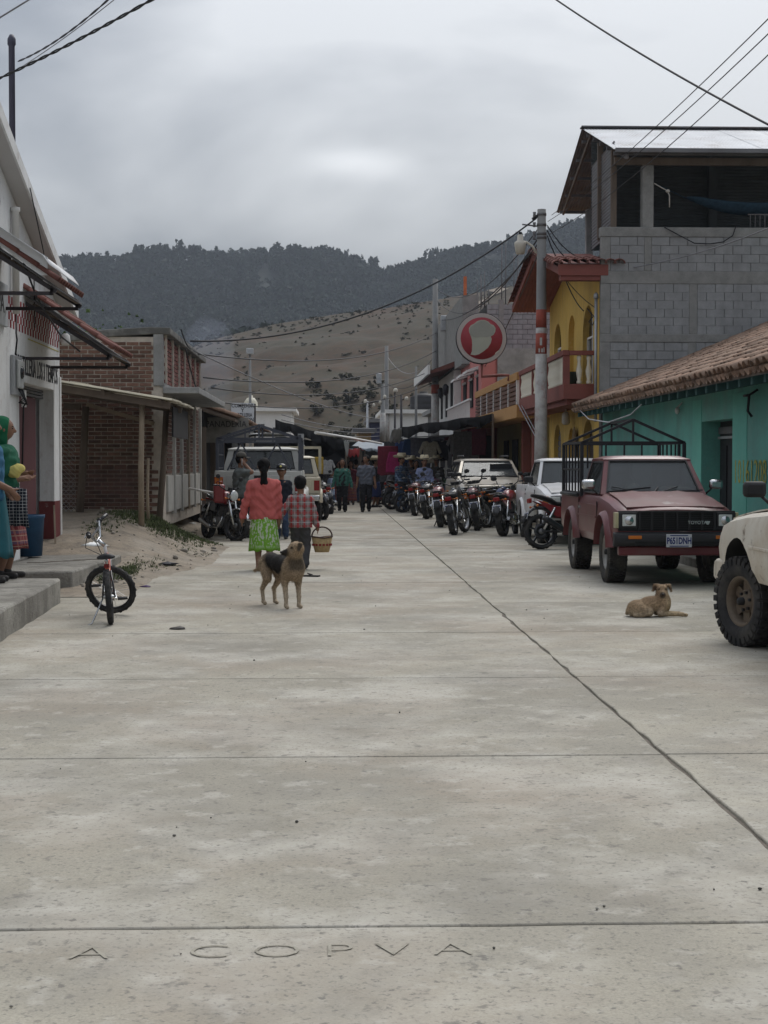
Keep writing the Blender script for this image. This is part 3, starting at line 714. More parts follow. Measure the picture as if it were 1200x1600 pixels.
# ---- yellow house with balcony and arches
YX = 6.0
m_yel = mat('yellow_plaster', (.56, .37, .085), .85, .08, 1.2, .15, 40, coords='World', dirt=[((.36, .24, .07), .6, 1.2, .5, .57, .35), ((.25, .18, .08), .55, 3, .7, .62, .12), ((.62, .47, .2), .4, 6, .8, .62)])
m_red = mat('brick_red_paint', (.20, .062, .048), .7, .12, 2, .15, 30, coords='World', dirt=[((.13, .05, .04), .5, 2.5, .5, .6)])
m_white = mat('white_paint', (.66, .65, .62), .75, .08, 3, .1, 40, coords='World', dirt=[((.40, .39, .36), .5, 3, .6, .62)])
m_cream = mat('cream_baluster', (.62, .58, .48), .7, .08, 4)
m_glassd = glass_mat('dark_window', (.02, .022, .025), .08, .15)
t = yh = thing('yellow_house', 'yellow two storey house with arched windows and red balcony', 'building', (0, 0, 0))
def arch_wall(par, x, y0, y1, z0, z1, ops, th, m, top=None):
    """facade in the plane X = x with arched openings ops = (yc, width, spring_z, sill_z); returns nothing; reveals are real"""
    ys = y0; top = top or [(y1, z1), (y0, z1)]
    for (yc, w, zs, z_) in ops:
        MB().boxm(x, x+th, ys, yc-w/2, z0, z1).build('wall', m, par)
        r = w/2; arc = [(yc-r*math.cos(PI*i/14), zs+r*math.sin(PI*i/14)) for i in range(15)]
        MB().prism([(yc-r, z1)]+arc+[(yc+r, z1)], x, x+th, 'x').build('wall', m, par)
        if z_ > z0: MB().boxm(x, x+th, yc-w/2, yc+w/2, z0, z_).build('wall', m, par)
        ys = yc+w/2
    MB().boxm(x, x+th, ys, y1, z0, z1).build('wall', m, par)
up = [(35.6, 1.45, 4.42, 3.3), (38.0, 1.05, 4.62, 3.3), (40.35, 1.25, 4.52, 3.3)]
lo = [(35.55, 1.5, 1.75, .15), (38.0, 1.0, 1.85, .15), (40.3, 1.3, 1.85, .15)]
arch_wall(t, YX, 33.98, 41.8, 3.08, 5.86, up, .4, m_yel); arch_wall(t, YX, 33.98, 41.8, .1, 3.08, lo, .4, m_yel)
MB().prism([(33.98, 5.86), (41.8, 5.86), (37.9, 6.42)], YX, YX+.4, 'x').build('wall', m_yel, t)
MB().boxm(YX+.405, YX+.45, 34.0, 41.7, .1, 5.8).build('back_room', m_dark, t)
for (yc, w, zs, z_) in (up[0], up[2]):
    fr = MB(); 
    for k in (-1, 0, 1): fr.boxm(YX+.10, YX+.15, yc+k*(w/2-.03)-.025, yc+k*(w/2-.03)+.025, z_, zs+(w/2-.05 if k == 0 else 0))
    for z in (z_+.02, z_+.75, zs): fr.boxm(YX+.104, YX+.146, yc-w/2, yc+w/2, z-.025, z+.025)
    f_ = fr.build('window', m_white, t); r = w/2
    MB().prism([(yc-r, z_)]+[(yc-r*math.cos(PI*i/12), zs+r*math.sin(PI*i/12)) for i in range(13)]+[(yc+r, z_)], YX+.15, YX+.16, 'x').build('pane', m_glassd, f_)
yc, w, zs, z_ = up[1]; MB().prism([(yc-w/2, z_)]+[(yc-w/2*math.cos(PI*i/12), zs+w/2*math.sin(PI*i/12)) for i in range(13)]+[(yc+w/2, z_)], YX+.13, YX+.2, 'x').build('niche', m_yel, t)
yc, w, zs, z_ = lo[2]
sh = MB().boxm(YX+.14, YX+.17, yc-w/2, yc+w/2, .15, zs+w/2).build('shutter', m_zinci, t)
for i in range(14): MB().boxm(YX+.11, YX+.14, yc-w/2+.03, yc+w/2-.03, .3+i*.15, .42+i*.15).build('slat', m_zincd, sh)
yc, w, zs, z_ = lo[1]; MB().boxm(YX+.13, YX+.2, yc-w/2, yc+w/2, .15, zs+w/2).build('niche', m_yel, t)
yc, w, zs, z_ = lo[0]; MB().boxm(YX+.16, YX+.19, yc-w/2, yc+w/2, .15, zs+w/2).build('door', mat('dark_wood_door', (.035, .022, .018), .6), t)
# balcony
BX = 5.26
bal = MB().boxm(BX, YX, 34.45, 42.55, 2.92, 3.26).build('balcony', m_red, t, bevel=.01)
MB().boxm(BX+.1, YX, 34.6, 42.4, 2.80, 2.92).build('soffit', m_red, bal)
rl = MB().boxm(BX-.02, BX+.12, 34.43, 42.55, 3.90, 4.02).build('rail', m_red, bal, bevel=.008); MB().boxm(BX+.125, YX+.12, 34.43, 34.57, 3.91, 4.01).build('rail', m_red, bal, bevel=.008)
for y in (34.45, 37.1, 39.8, 42.35): MB().boxm(BX, BX+.14, y, y+.16, 3.26, 3.9).build('post', m_red, bal)
bb = MB().lathe([(.03, 0), (.045, .02), (.045, .06), (.028, .09), (.05, .22), (.055, .30), (.03, .44), (.026, .52), (.042, .57), (.042, .61), (.03, .64)], n=10).mesh('baluster')
for i in range(44):
    y = 34.75+i*.175
    if min(abs(y-37.18), abs(y-39.88), abs(y-42.4)) > .12: link('baluster', bb, m_cream, bal, (BX+.06, y, 3.26))
for x in (5.62, 5.84): link('baluster', bb, m_cream, bal, (x, 34.52, 3.26)).scale = (1.3, 1.3, 1)
b = MB(); b.lathe([(.11, 0), (.14, .28), (.15, .3)], n=12); tag(b.build('plant_pot', mat('green_pot', (.05, .075, .05), .8), None, (5.55, 35.0, 3.262)), 'green pot standing on the red balcony floor', 'pot')
# roof: gable towards the street, red boarded soffit, clay tiles
RX0 = 5.02; zr, ze = 6.66, 5.80; YR = 38.0
for y0, y1, z0, z1 in ((33.72, YR, ze, zr), (42.25, YR, ze, zr)):
    P = [(y0, z0), (y1, z1), (y1, z1-.17), (y0, z0-.17)]
    if y0 > y1: P = P[::-1]
    MB().prism(P, RX0, 6.45, 'x').build('roof', m_red, t)
MB().boxm(RX0, 6.12, 33.68, 33.715, 5.60, 5.84).build('fascia', m_red, t)
MB().boxm(RX0+.06, 6.0, 33.72, 34.0, 5.50, 5.60).build('soffit', m_red, t)
rt = tile_mesh(.46, .13, .11, .018).mesh('big_tile')
for i in range(7):
    for r in range(3):
        o = link('tile', rt, m_redtile, t); a = math.atan2(zr-ze, YR-33.72)
        o.location = (RX0+.14+i*.2, 33.60+r*.36*math.cos(a), ze+.05+r*.36*math.sin(a)); o.rotation_euler = (a, 0, 0)
for s in (0, 1):
    for i in range(13):
        a = math.atan2(zr-ze, 4.25); f_ = i/13
        o = link('tile', rt, m_redtile, t, (RX0+.0, (33.75+4.25*f_) if s == 0 else (42.3-4.3*f_), ze+.03+(zr-ze)*f_)); o.rotation_euler = (a, 0, 0) if s == 0 else (a, 0, PI)
for i in range(9): MB().bar((RX0+.12+i*.1, 42.2, ze-.19), (RX0+.12+i*.1, 38.1, zr-.19), .012, .02).build('soffit_batten', m_red, t)
# service pipe, meter and hanging lamp on its front
b = MB(); b.tube([(5.9, 33.95, 2.4), (5.9, 33.95, 5.15)], .035, 8); b.lathe([(.06, 0), (.05, .1), (.01, .14)], (5.9, 33.95, 5.12), n=8)
tag(b.build('service_pipe', m_steel), 'grey cable pipe between yellow house and block wall', 'pipe')
b = MB(); b.tube([at(918, 482, 34.4), at(924, 490, 34.3), at(931, 498, 34), at(926, 508, 34), at(920, 503, 34.1), at(926, 495, 34)], .014, 5); tag(b.build('cable_coil', m_black), 'coiled black cable beside the right arched window', 'cable')
b = MB(); b.ell((5.93, 37.1, 1.95), (.04, .28, .42)); tag(b.build('cable_coil', mat('brown_coil', (.15, .10, .045), .9)), 'brown coil of cable hung between the lower arches', 'cable')
b = MB(); b.tube([(5.8, 37.6, 2.9), (5.8, 37.6, 2.72)], .02, 6); b.lathe([(.05, 0), (.10, .05), (.09, .28), (.04, .32)], (5.8, 37.6, 2.42), n=8); tag(b.build('porch_lamp', mat('lamp_cream', (.5, .46, .38), .5)), 'cream lamp hanging under the red balcony', 'lamp')

# ---- orange house with the louvred parapet
t = thing('orange_house', 'low house with orange louvred parapet beside the red balcony', 'building', (0, 0, 0))
m_or = mat('orange_plaster', (.44, .24, .09), .85, .1, 1.5, .1, 30, coords='World', dirt=[((.30, .18, .08), .5, 1.5, .5, .6)])
m_olive = mat('olive_plaster', (.22, .185, .07), .85, .12, 1.5, coords='World')
MB().boxm(6.0, 12, 42.6, 55, .1, 2.75).build('wall', m_olive, t)
MB().boxm(5.2, 11.9, 42.65, 55, 2.752, 3.12).build('slab', m_or, t, bevel=.01)
MB().boxm(5.2, 5.36, 42.65, 55, 3.80, 4.02).build('rail', m_or, t, bevel=.01)
m_lou = mat('red_brown_louvre', (.13, .07, .05), .85, .15, 3)
for i in range(6):
    y0 = 42.8+i*2.03
    MB().boxm(5.21, 5.33, y0-.06, y0+.06, 3.122, 3.80).build('post', m_white, t)
    for k in range(5): MB().boxm(5.22, 5.34, y0+.06, y0+1.97, 3.14+k*.13, 3.235+k*.13).build('slat', m_lou, t)
for y, w, m in ((44.3, .9, m_red), (46.4, 1.0, m_dark), (48.7, 1.3, m_dark), (51.2, 1.2, m_dark)):
    MB().boxm(5.95, 6.02, y, y+w, .15, 2.25).build('door', m, t)
for y in (43.2, 45.6): MB().boxm(5.75, 5.99, y, y+.35, .13, 2.75).build('column', m_red, t)

# ---- pink house, white house, unfinished house behind
t = thing('pink_house', 'pink house with white window hoods behind the ice cream sign', 'building', (0, 0, 0))
m_pink = mat('pink_plaster', (.42, .155, .14), .85, .1, 1.2, coords='World')
MB().boxm(5.65, 12, 55.1, 66, 0, 5.55).build('wall', m_pink, t); MB().boxm(6.02, 12, 55.0, 55.095, 3.0, 5.6).build('side_wall', m_conc, t); MB().boxm(5.45, 5.95, 55.05, 56.2, 0, 5.75).build('column', m_pink, t)
for i in range(3):
    y = 57.4+i*2.9; w = MB().boxm(5.60, 5.66, y, y+1.2, 3.7, 4.75).build('window', m_dark, t); MB().boxm(5.56, 5.60, y-.06, y+1.26, 4.75, 4.83).build('frame', m_white, w)
    MB().prism([(5.1, 4.86), (5.64, 5.02), (5.64, 5.15), (5.1, 4.95)], y-.3, y+1.5, 'y').build('hood', m_white, t)
bl = MB().boxm(5.0, 5.64, 55.2, 66, 2.9, 3.1).build('balcony', m_white, t)
for i in range(22): MB().boxm(5.02, 5.07, 55.4+i*.48, 55.46+i*.48, 3.1, 3.75).build('post', m_white, bl)
MB().boxm(5.0, 5.1, 55.2, 66, 3.752, 3.82).build('rail', m_white, bl)
t = thing('white_house', 'white house with flared eaves and black lanterns left of the pink house', 'building', (0, 0, 0))
MB().boxm(5.35, 12, 66.1, 76, 0, 5.6).build('wall', m_white, t)
rf = MB(); rf.prism([(4.3, 5.45), (5.6, 5.95), (12, 7.2), (12, 6.9), (5.6, 5.7), (4.3, 5.32)], 65.8, 76.5, 'y'); rf.build('roof', m_redtile, t); MB().boxm(4.2, 4.3, 65.7, 76.5, 5.3, 5.7).build('fascia', m_white, t)
for y in (66.6, 69.5, 72.5): 
    w = MB().boxm(5.30, 5.36, y, y+.8, 3.6, 5.0).build('window', m_dark, t); l = MB(); l.lathe([(.03, .0), (.12, .1), (.14, .4), (.05, .5)], (5.0, y-.4, 4.4), n=8); l.build('lantern', m_black, t)
t = thing('unfinished_house', 'unfinished grey block house with bare reinforcing rods on top', 'building', (0, 0, 0))
MB().boxm(5.2, 13, 66.5+1.0, 78, 0, 8.35).build('wall', m_mortar, t) if False else MB().boxm(6.35, 14, 62.02, 76, 0, 7.9).build('wall', m_mortar, t)
bm2 = block_mesh(.40-.025, .2-.025, .025)
block_wall(t, 7.0, 9.2, 4.9, 7.9, 62.0, .40, .2, bm2, m_block, 'block'); block_wall(t, 6.35, 6.85, 5.5, 7.9, 62.0, .40, .2, bm2, m_block, 'block')
MB().boxm(6.82, 7.03, 61.97, 62.1, 4.5, 8.1).build('column', m_beam, t)
MB().boxm(6.35, 9.3, 61.96, 62.05, 4.62, 4.86).build('beam', m_beam, t)
MB().boxm(5.35, 6.0, 61.9, 76, 5.5, 8.25).build('column', m_beam, t)
for x, y, h in ((6.0, 62.3, .0), (6.3, 62.3, -.4), (7.0, 62.4, 1.5), (7.5, 62.4, .9), (8.2, 62.4, 1.1), (9.0, 62.4, 1.0), (6.9, 70, 1.2)):
    rb = MB()
    for i in (0, 1):
        for j in (0, 1): rb.tube([(x+i*.16, y+j*.16, 7.8), (x+i*.16, y+j*.16, 9.0+h+random.uniform(-.15, .15))], .014, 4)
    for z in (8.2, 8.6): rb.boxm(x-.02, x+.18, y-.02, y, z, z+.015)
    rb.build('rebar', m_zincd, t)
MB().boxm(5.40, 5.52, 61.88, 62.0, 8.25, 9.0).build('marker_post', mat('orange_paint', (.45, .13, .05), .7), t)
# small houses at the end of the street
def small_house(lab, x0, x1, y0, y1, h, m, roof, wins=()):
    t = thing('house', lab, 'house', (0, 0, 0)); MB().boxm(x0, x1, y0, y1, 0, h).build('wall', m, t); MB().boxm(x0-.3, x1+.3, y0-.3, y1+.3, h+.002, h+.22).build('roof', roof, t)
    for (x, z, w, hh) in wins:
        f_ = MB().boxm(x, x+w, y0-.04, y0+.02, z, z+hh).build('window', m_white, t); MB().boxm(x+.06, x+w-.06, y0-.05, y0-.03, z+.06, z+hh-.06).build('pane', m_glassd, f_)
def px_x(px, Y): return at(px, 700, Y).x
small_house('white flat roofed house below the brown hill left of the market', px_x(398, 92), px_x(455, 92), 92, 100, 4.6, m_white, m_white, ((px_x(402, 92), 3.0, .5, .9), (px_x(425, 92), 3.0, .9, .7)))
MB_ = small_house('white block house at the end of the street beside the dark tank', px_x(603, 88), px_x(678, 88), 88, 98, 4.35, m_white, m_white)
small_house('dark blue house behind the twin poles at the street end', px_x(578, 105), px_x(602, 105), 105, 112, 4.3, mat('navy_wall', (.02, .022, .05), .8), m_zincd)
small_house('low ochre house at the street end left of the twin poles', px_x(560, 84), px_x(580, 84), 84, 90, 3.2, mat('ochre_wall', (.25, .17, .08), .9), m_zincd)
small_house('grey concrete house behind the painted pole at the street end', px_x(680, 80), px_x(716, 80), 80, 86, 4.1, m_conc, m_conc)
for (px, py0, py1, Y, r, m, lab) in ((662, 642, 612, 95, .85, mat('tank_black', (.018, .018, .02), .6), 'black water tank on the white block house roof'), (392, 652, 618, 95, .42, mat('tank_cream', (.55, .52, .42), .6), 'cream domed water tank behind the eatery sign')):
    p = at(px, py0, Y); h = (py0-py1)/F*Y; b = MB(); b.lathe([(r*.96, 0), (r, .05*h), (r, .3*h), (r*.97, .33*h), (r, .36*h), (r, .62*h), (r*.97, .65*h), (r, .68*h), (r*.55, .88*h), (r*.3, .9*h), (r*.3, h)], n=18)
    tag(b.build('water_tank', m, None, p), lab, 'water tank')
    tk = MB(); tk.box((p.x, p.y, p.z-.5), (r*2, r*2, 1.0)) if py0 > 645 else None
    if py0 > 645: tag(tk.build('tank_stand', m_conc), 'concrete stand carrying the cream water tank', 'stand')
# ================================================================== LEFT SIDE BUILDINGS
m_wplas = mat('white_plaster', (.68, .685, .68), .88, .07, 1.1, .25, 30, coords='World', fine=.04, dirt=[((.50, .50, .48), .6, 1.2, .4, .56, .35), ((.36, .35, .33), .6, 3, .7, .62, .1), ((.33, .24, .22), .5, 6, .6, .66)])
m_wsof = mat('pale_soffit', (.46, .45, .44), .85, .06, 1.5, coords='World')
m_maroon = mat('maroon_paint', (.10, .035, .04), .6, .12, 2, coords='World')
m_dred = mat('dark_red_base_paint', (.15, .035, .035), .75, .15, 2, coords='World', dirt=[((.35, .33, .31), .7, 7, .8, .68)])
m_brick = mat('fired_brick', (.135, .075, .055), .92, .25, 12, .5, 70, rand=.35, coords='World', fine=.12)
m_brick_s = mat('fired_brick_mass', (.11, .06, .045), .92, .25, 12, .5, 70, isl=.35, coords='World', fine=.12)
m_bmort = mat('brick_mortar', (.42, .375, .32), .95, .2, 8, .6, 60, coords='World')
m_rail = mat('dark_steel', (.035, .03, .032), .55, .2, 8)
m_pole = mat('purple_grey_steel', (.05, .05, .075), .5, .15, 4)

WX = -4.0
t = thing('white_house', 'white gabled house with checkered band and red tiled awnings', 'building', (0, 0, 0))
rk = lambda y: 3.66+.335*(23.25-y)
D0, D1, DZ = 20.0, 22.5, 2.53
MB().prism([(12, 0), (D0, 0), (D0, DZ), (D1, DZ), (D1, 0), (23.0, 0), (23.0, rk(23.0)-.02), (13, rk(13)), (12, rk(13)-.3)], WX-.22, WX, 'x').build('wall', m_wplas, t, bevel=.008)
MB().boxm(-9, WX-.225, 22.6, 22.99, 0, 3.6).build('wall', m_wplas, t)
MB().boxm(-9, WX-.6, 12, 22.59, 0, 3.6).build('back_room', m_wplas, t)
for y0, y1 in ((D1+.002, 23.004), ): MB().boxm(WX-.18, WX+.005, y0, y1, .24, .92).build('base_band', m_dred, t)
MB().boxm(WX-.225, WX-.002, D1-.004, D1-.0005, .24, .92).build('base_band', m_dred, t)
MB().boxm(WX-.03, WX+.02, 22.93, 23.03, .24, 2.75).build('downpipe', m_white, t, bevel=.01)
d = MB().boxm(WX-.22, WX-.18, D0, D1-.45, .24, DZ-.14).build('door', m_maroon, t)
MB().boxm(WX-.34, WX-.30, D1-.45, D1, .24, DZ-.1).build('doorway', m_dark, d)
for i in range(3): MB().boxm(WX-.2, WX-.15, D0, D1-.01, DZ-.13+i*.045, DZ-.10+i*.045).build('rolled_shutter', m_zincd, d)
RXo = WX+.20
MB().prism([(23.3, rk(23.3)), (13, rk(13)), (13, rk(13)+.16), (23.3, rk(23.3)+.13)], -10, RXo, 'x').build('roof', m_wsof, t)
MB().prism([(23.33, rk(23.3)-.02), (13, rk(13)-.02), (13, rk(13)+.17), (23.33, rk(23.3)+.14)], RXo+.002, RXo+.03, 'x').build('fascia', m_wplas, t)
MB().boxm(-10, RXo, 23.302, 23.33, rk(23.3)-.05, rk(23.3)+.13).build('fascia', m_wplas, t)
# painted checks: red squares of a flat band
m_check = mat('red_check_paint', (.23, .03, .035), .8, .15, 6)
b = MB(); cw, ch = .092, .098
for i in range(45):
    y = 18.9+i*cw
    if y+cw > 22.98: break
    for r in range(4):
        if (i+r) % 2 == 0: b.boxm(WX+.0005, WX+.003, y, y+cw, 3.17+r*ch, 3.17+(r+1)*ch)
b.build('painted_check', m_check, t)
MB().boxm(WX+.001, WX+.006, 20.6, 22.9, 3.165-.04-.012, 3.165-.04).build('yellow_line', mat('yellow_pipe', (.45, .38, .08), .7), t)
lettering('painted_lettering', 'TORTILLERIA LOS 3 TIEMPOS', m_black, t, (WX+.003, 21.27, 2.735), FACE_E, .34, .70, .002, .004)
sg = MB().boxm(WX+.004, WX+.05, 17.2, 19.12, 3.14, 3.66).build('sign', mat('sign_grey', (.40, .42, .44), .8), t, bevel=.01)
lettering('lettering', 'TULAPA', m_black, sg, (WX+.053, 18.30, 3.40), FACE_E, .34, .95, .002)
MB().lathe([(.045, 3.35), (.045, 4.62), (.06, 4.63), (.06, 4.68)], (WX+.06, 19.55, 0), n=10).build('downpipe', m_white, t)
b = MB(); b.tube([(WX+.03, 18.1, 5.1), (WX+.04, 18.55, 5.0), (WX+.05, 18.65, 4.6), (WX+.03, 18.5, 4.2)], .012, 6); b.build('cable', m_black, t)
b = MB(); b.tube([(RXo+.035, 19.6, rk(19.6)+.05), (RXo+.02, 20.6, rk(20.6)-.3), (WX+.03, 20.9, 3.95), (WX+.02, 21.0, 3.3)], .008, 5); b.build('cable', m_black, t)
# meter box
mb = thing('meter_box', 'grey electric meter panel on the white wall by the door', 'meter', (0, 0, 0))
MB().boxm(WX, WX+.05, 19.45, 19.98, 2.33, 2.83).build('board', m_steel, mb, bevel=.01); MB().boxm(WX+.05, WX+.085, 19.55, 19.9, 2.42, 2.78).build('box', mat('meter_grey', (.36, .37, .36), .6), mb, bevel=.015)
b = MB(); b.lathe([(.08, 0), (.08, .015), (.06, .025)], (WX+.085, 19.74, 2.62), 'x', 14); b.build('dial', m_glassd, mb)
b = MB(); b.tube([(WX+.08, 19.4, 2.83), (WX+.12, 19.3, 3.0), (WX+.06, 19.55, 3.1), (WX+.05, 19.6, 3.35)], .012, 5); b.tube([(WX+.06, 19.9, 2.42), (WX+.1, 19.95, 2.25), (WX+.05, 20.02, 2.2), (WX+.02, 20.05, 1.3)], .012, 5)
for i in range(5): b.tube([(WX+.05, 19.7+i*.06, 2.42), (WX+.11, 19.72+i*.06, 2.3-.02*i), (WX+.04, 19.78+i*.05, 2.24)], .009, 4)
b.build('wiring', m_black, mb)
MB().boxm(WX, WX+.05, 20.15, 20.22, 2.2, 2.42).build('breaker_box', m_white, mb)
b = MB(); b.tube([(WX, 22.95, 3.28), (WX+.07, 22.95, 3.30)], .015, 6); b.lathe([(.05, 0), (.075, .03), (.06, .14), (.03, .17)], (WX+.10, 22.95, 3.22), n=12); tag(b.build('wall_lamp', m_white), 'small white wall lamp at the far corner of the white house', 'lamp')
# tiled awnings on steel brackets
def awning(y0, y1, ztop, zbot, x1, lab, sheet=None):
    t = thing('awning', lab, 'awning', (0, 0, 0)); a = math.atan2(zbot-ztop, x1-WX); L = math.hypot(x1-WX, ztop-zbot)
    for y in (y0, y1):
        MB().bar((WX, y, ztop-.14), (x1, y, zbot-.08), .035, .05).build('bracket', m_rail, t)
        xi = x1-.05; MB().bar((WX-.02, y, zbot-.10), (xi, y, zbot-.10), .035, .04).build('bracket', m_rail, t); MB().bar((xi, y, zbot-.12), (xi, y, zbot-.04), .035).build('bracket', m_rail, t)
    for f_ in (.1, .5, .96): c = V(WX, 0, ztop-.1).lerp(V(x1, 0, zbot-.05), f_); MB().bar((c.x, y0, c.z), (c.x, y1, c.z), .04).build('batten', m_wood, t)
    P = [[(WX+(x1-WX)*i/6, y, ztop-.03+(zbot-ztop)*i/6) for y in (y0-.05, y1+.05)] for i in range(7)]
    MB().sheet(P, .02).build('deck', m_zincd, t)
    tmx = tile_mesh(.34, .075, .06, .012).mesh('awning_tile')
    for c in range(int((y1-y0+.2)/.16)):
        for r in range(int(L/.27)+1):
            o = link('tile', tmx, m_redtile, t); d = min(1.0, (r*.27)/L); o.location = (x1-(x1-WX)*d+.03, y0-.08+c*.16, zbot+(ztop-zbot)*d+.02); o.rotation_euler = (0, 0, 0)
            up_ = V(-math.cos(a), 0, -math.sin(a)); ux = V(0, 1, 0); uz = ux.cross(up_)
            o.matrix_local = Matrix(((ux.x, up_.x, uz.x, o.location.x), (ux.y, up_.y, uz.y, o.location.y), (ux.z, up_.z, uz.z, o.location.z), (0,0,0,1)))
    return t
awning(20.45, 22.3, 3.72, 2.95, -2.87, 'red tiled awning on steel brackets over the bakery lettering')
t = awning(17.3, 19.0, 4.12, 3.46, -3.04, 'red tiled awning near the top left under a zinc strip')
MB().prism([(WX, 4.30), (-3.12, 3.75), (-3.12, 3.55), (-3.2, 3.55), (WX, 4.14)], 17.2, 17.24, 'y').build('flashing', m_zinc, t)
MB().sheet([[(WX, y, 4.32) for y in (17.1, 19.1)], [(-3.15, y, 3.76) for y in (17.1, 19.1)], [(-3.08, y, 3.66) for y in (17.1, 19.1)]], .01).build('flashing', m_zinc, t)
b = MB(); b.tube([(-3.5, 17.5, 3.9), (-3.44, 18.3, 3.4), (-3.35, 19.4, 3.05), (-3.3, 20.5, 2.95)], .012, 5); tag(b.build('cable', m_black), 'black cable running between the two tiled awnings', 'cable')
b = MB(); b.lathe([(.045, 0), (.045, 3.5), (.06, 3.52), (.06, 3.6), (.03, 3.66)], n=10); o = b.build('mast', m_pole, None, (-4.55, 22.4, 3.95)); tag(o, 'slim dark steel mast rising behind the white gable', 'mast')

# doorway things
b = MB(); b.lathe([(.17, 0), (.20, .50), (.21, .51), (.21, .55), (.19, .55), (.16, .1)], n=18); tag(b.build('barrel', mat('blue_plastic', (.02, .065, .13), .5), None, (-4.0, 20.6, .236)), 'blue plastic barrel standing in the dark red doorway', 'barrel')
MB_ = MB().bar((-3.9, 22.0, .24), (-3.98, 22.35, .86), .025); tag(MB_.build('stick', m_woodl), 'thin wooden stick leaning in the dark red doorway', 'stick')

# ---- brick house
m_capd = mat('weathered_cap', (.11, .108, .10), .95, .25, 3, .5, 40, coords='World', dirt=[((.24, .235, .22), .6, 3, .6, .58)])
BX0, BYs = -3.06, 28.5
t = thing('brick_house', 'red brick house with flat roof, latticed parapet and side shed wall', 'building', (0, 0, 0))
MB().boxm(-9, BX0-.01, BYs+.014, 36.6, .3, 3.80).build('wall', m_bmort, t)
bk = block_mesh(.235-.026, .075-.024, .012)
nb = block_wall(t, -5.15, -3.24, 1.38, 3.74, BYs-.004, .235, .0752, bk, m_brick, 'brick', jit=.006)
b = MB(); r = 0; z = .45
while z < 1.36:
    for i in range(8):
        x = -5.15+.235*i+(.117 if r % 2 else 0); b.box((x+.117, BYs+.008, z+.037), (.22, .03, .062))
    z += .0752; r += 1
tag(b.build('brick', m_brick_s, t), kind='stuff')
MB().boxm(-3.24, BX0, BYs-.015, BYs+.25, 2.9, 3.86).build('column', m_conc, t, bevel=.01)
MB().prism([(-9, 3.3), (-5.2, 3.66), (-4.0, 3.80), (-3.24, 3.85), (-2.93, 3.85), (-2.93, 3.97), (-3.3, 3.98), (-4.1, 3.93), (-5.2, 3.78), (-9, 3.45)], BYs-.03, 36.7, 'y').build('cap', m_capd, t, bevel=.015)
MB().boxm(BX0, -2.40, 28.45, 35.5, 2.76, 2.875).build('canopy', m_conc, t, bevel=.01)
MB().boxm(BX0-.06, BX0+.02, BYs, 36.5, 2.875, 2.95).build('sill', m_conc, t)
# latticed brick panels of the parapet, thin pale posts between
lat = MB(); 
for r in range(11):
    z = 2.955+r*.078
    for i in range(int(7.9/.2)):
        y = 28.62+i*.2+(.1 if r % 2 else 0)
        if y < 36.3: lat.box((BX0-.02+random.uniform(-.006, .006), y+.1, z+.036), (.07, .178, .058))
tag(lat.build('brick', mat('lattice_brick', (.15, .055, .045), .9, .2, 8, isl=.3), t), kind='stuff')
for i in range(7): MB().boxm(BX0-.02, BX0+.05, 28.66+i*1.24, 28.72+i*1.24, 2.952, 3.85).build('post', m_bmort, t)
# ground floor towards the street
yy = 29.0; m_oldw = mat('worn_white_paint', (.40, .39, .36), .85, .1, 2, coords='World', dirt=[((.25, .23, .2), .6, 3, .5, .57)])
for i in range(5):
    pn = MB().boxm(BX0-.02, BX0+.035, yy, yy+1.05, .55, 1.24).build('panel', m_oldw, t, bevel=.01)
    MB().boxm(BX0-.02, BX0+.06, yy+1.06, yy+1.22, .5, 2.755).build('pier', m_oldw if i != 2 else m_woodl, t)
    bm = MB()
    for r in range(18):
        for k in range(4): bm.box((BX0-.03, yy+.1+k*.24+(.1 if r % 2 else 0), 1.28+r*.08+.03), (.08, .215, .06))
    tag(bm.build('brick', m_brick_s, t), kind='stuff')
    yy += 1.5
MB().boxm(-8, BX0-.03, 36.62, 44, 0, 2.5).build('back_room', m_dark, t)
# ---- open shed in front of the brick wall
t = thing('open_shed', 'open lean-to shed with corrugated roof on crooked timber posts', 'shed', (0, 0, 0))
L = 5.2; n = 5; wid = .80  # sheets lengthened unseen behind the white house to darken the shed
me = corrugated('sheet', wid+.02, L, .018, .13)
m_fiber = mat('fibre_cement', (.36, .33, .25), .85, .15, 1.5, coords='World', dirt=[((.14, .13, .11), .6, 2, .5, .57)])
for i in range(n):
    o = link('roof_sheet', me, m_fiber, t); ux = V(0, 1, 0); uv = V(-1, 0, .165).normalized(); uz = ux.cross(uv)
    p = V(-2.48, 24.75+i*wid, 2.475+.01*(i % 2)); o.matrix_local = Matrix(((ux.x, uv.x, uz.x, p.x), (ux.y, uv.y, uz.y, p.y), (ux.z, uv.z, uz.z, p.z), (0,0,0,1)))
MB().bar((-4.65, 24.45, 2.72), (-2.52, 24.45, 2.38), .05, .11).build('beam', m_wood, t); MB().bar((-4.65, 28.2, 2.74), (-2.5, 28.2, 2.39), .06, .1).build('beam', m_wood, t)
MB().bar((-4.65, 26.4, 2.72), (-2.52, 26.4, 2.38), .05, .11).build('beam', m_wood, t)
for f_ in (.06, .5, .95): x = -2.55-2.05*f_; MB().bar((x, 24.4, 2.42+.34*f_), (x, 28.4, 2.42+.34*f_), .06, .08).build('purlin', m_wood, t)
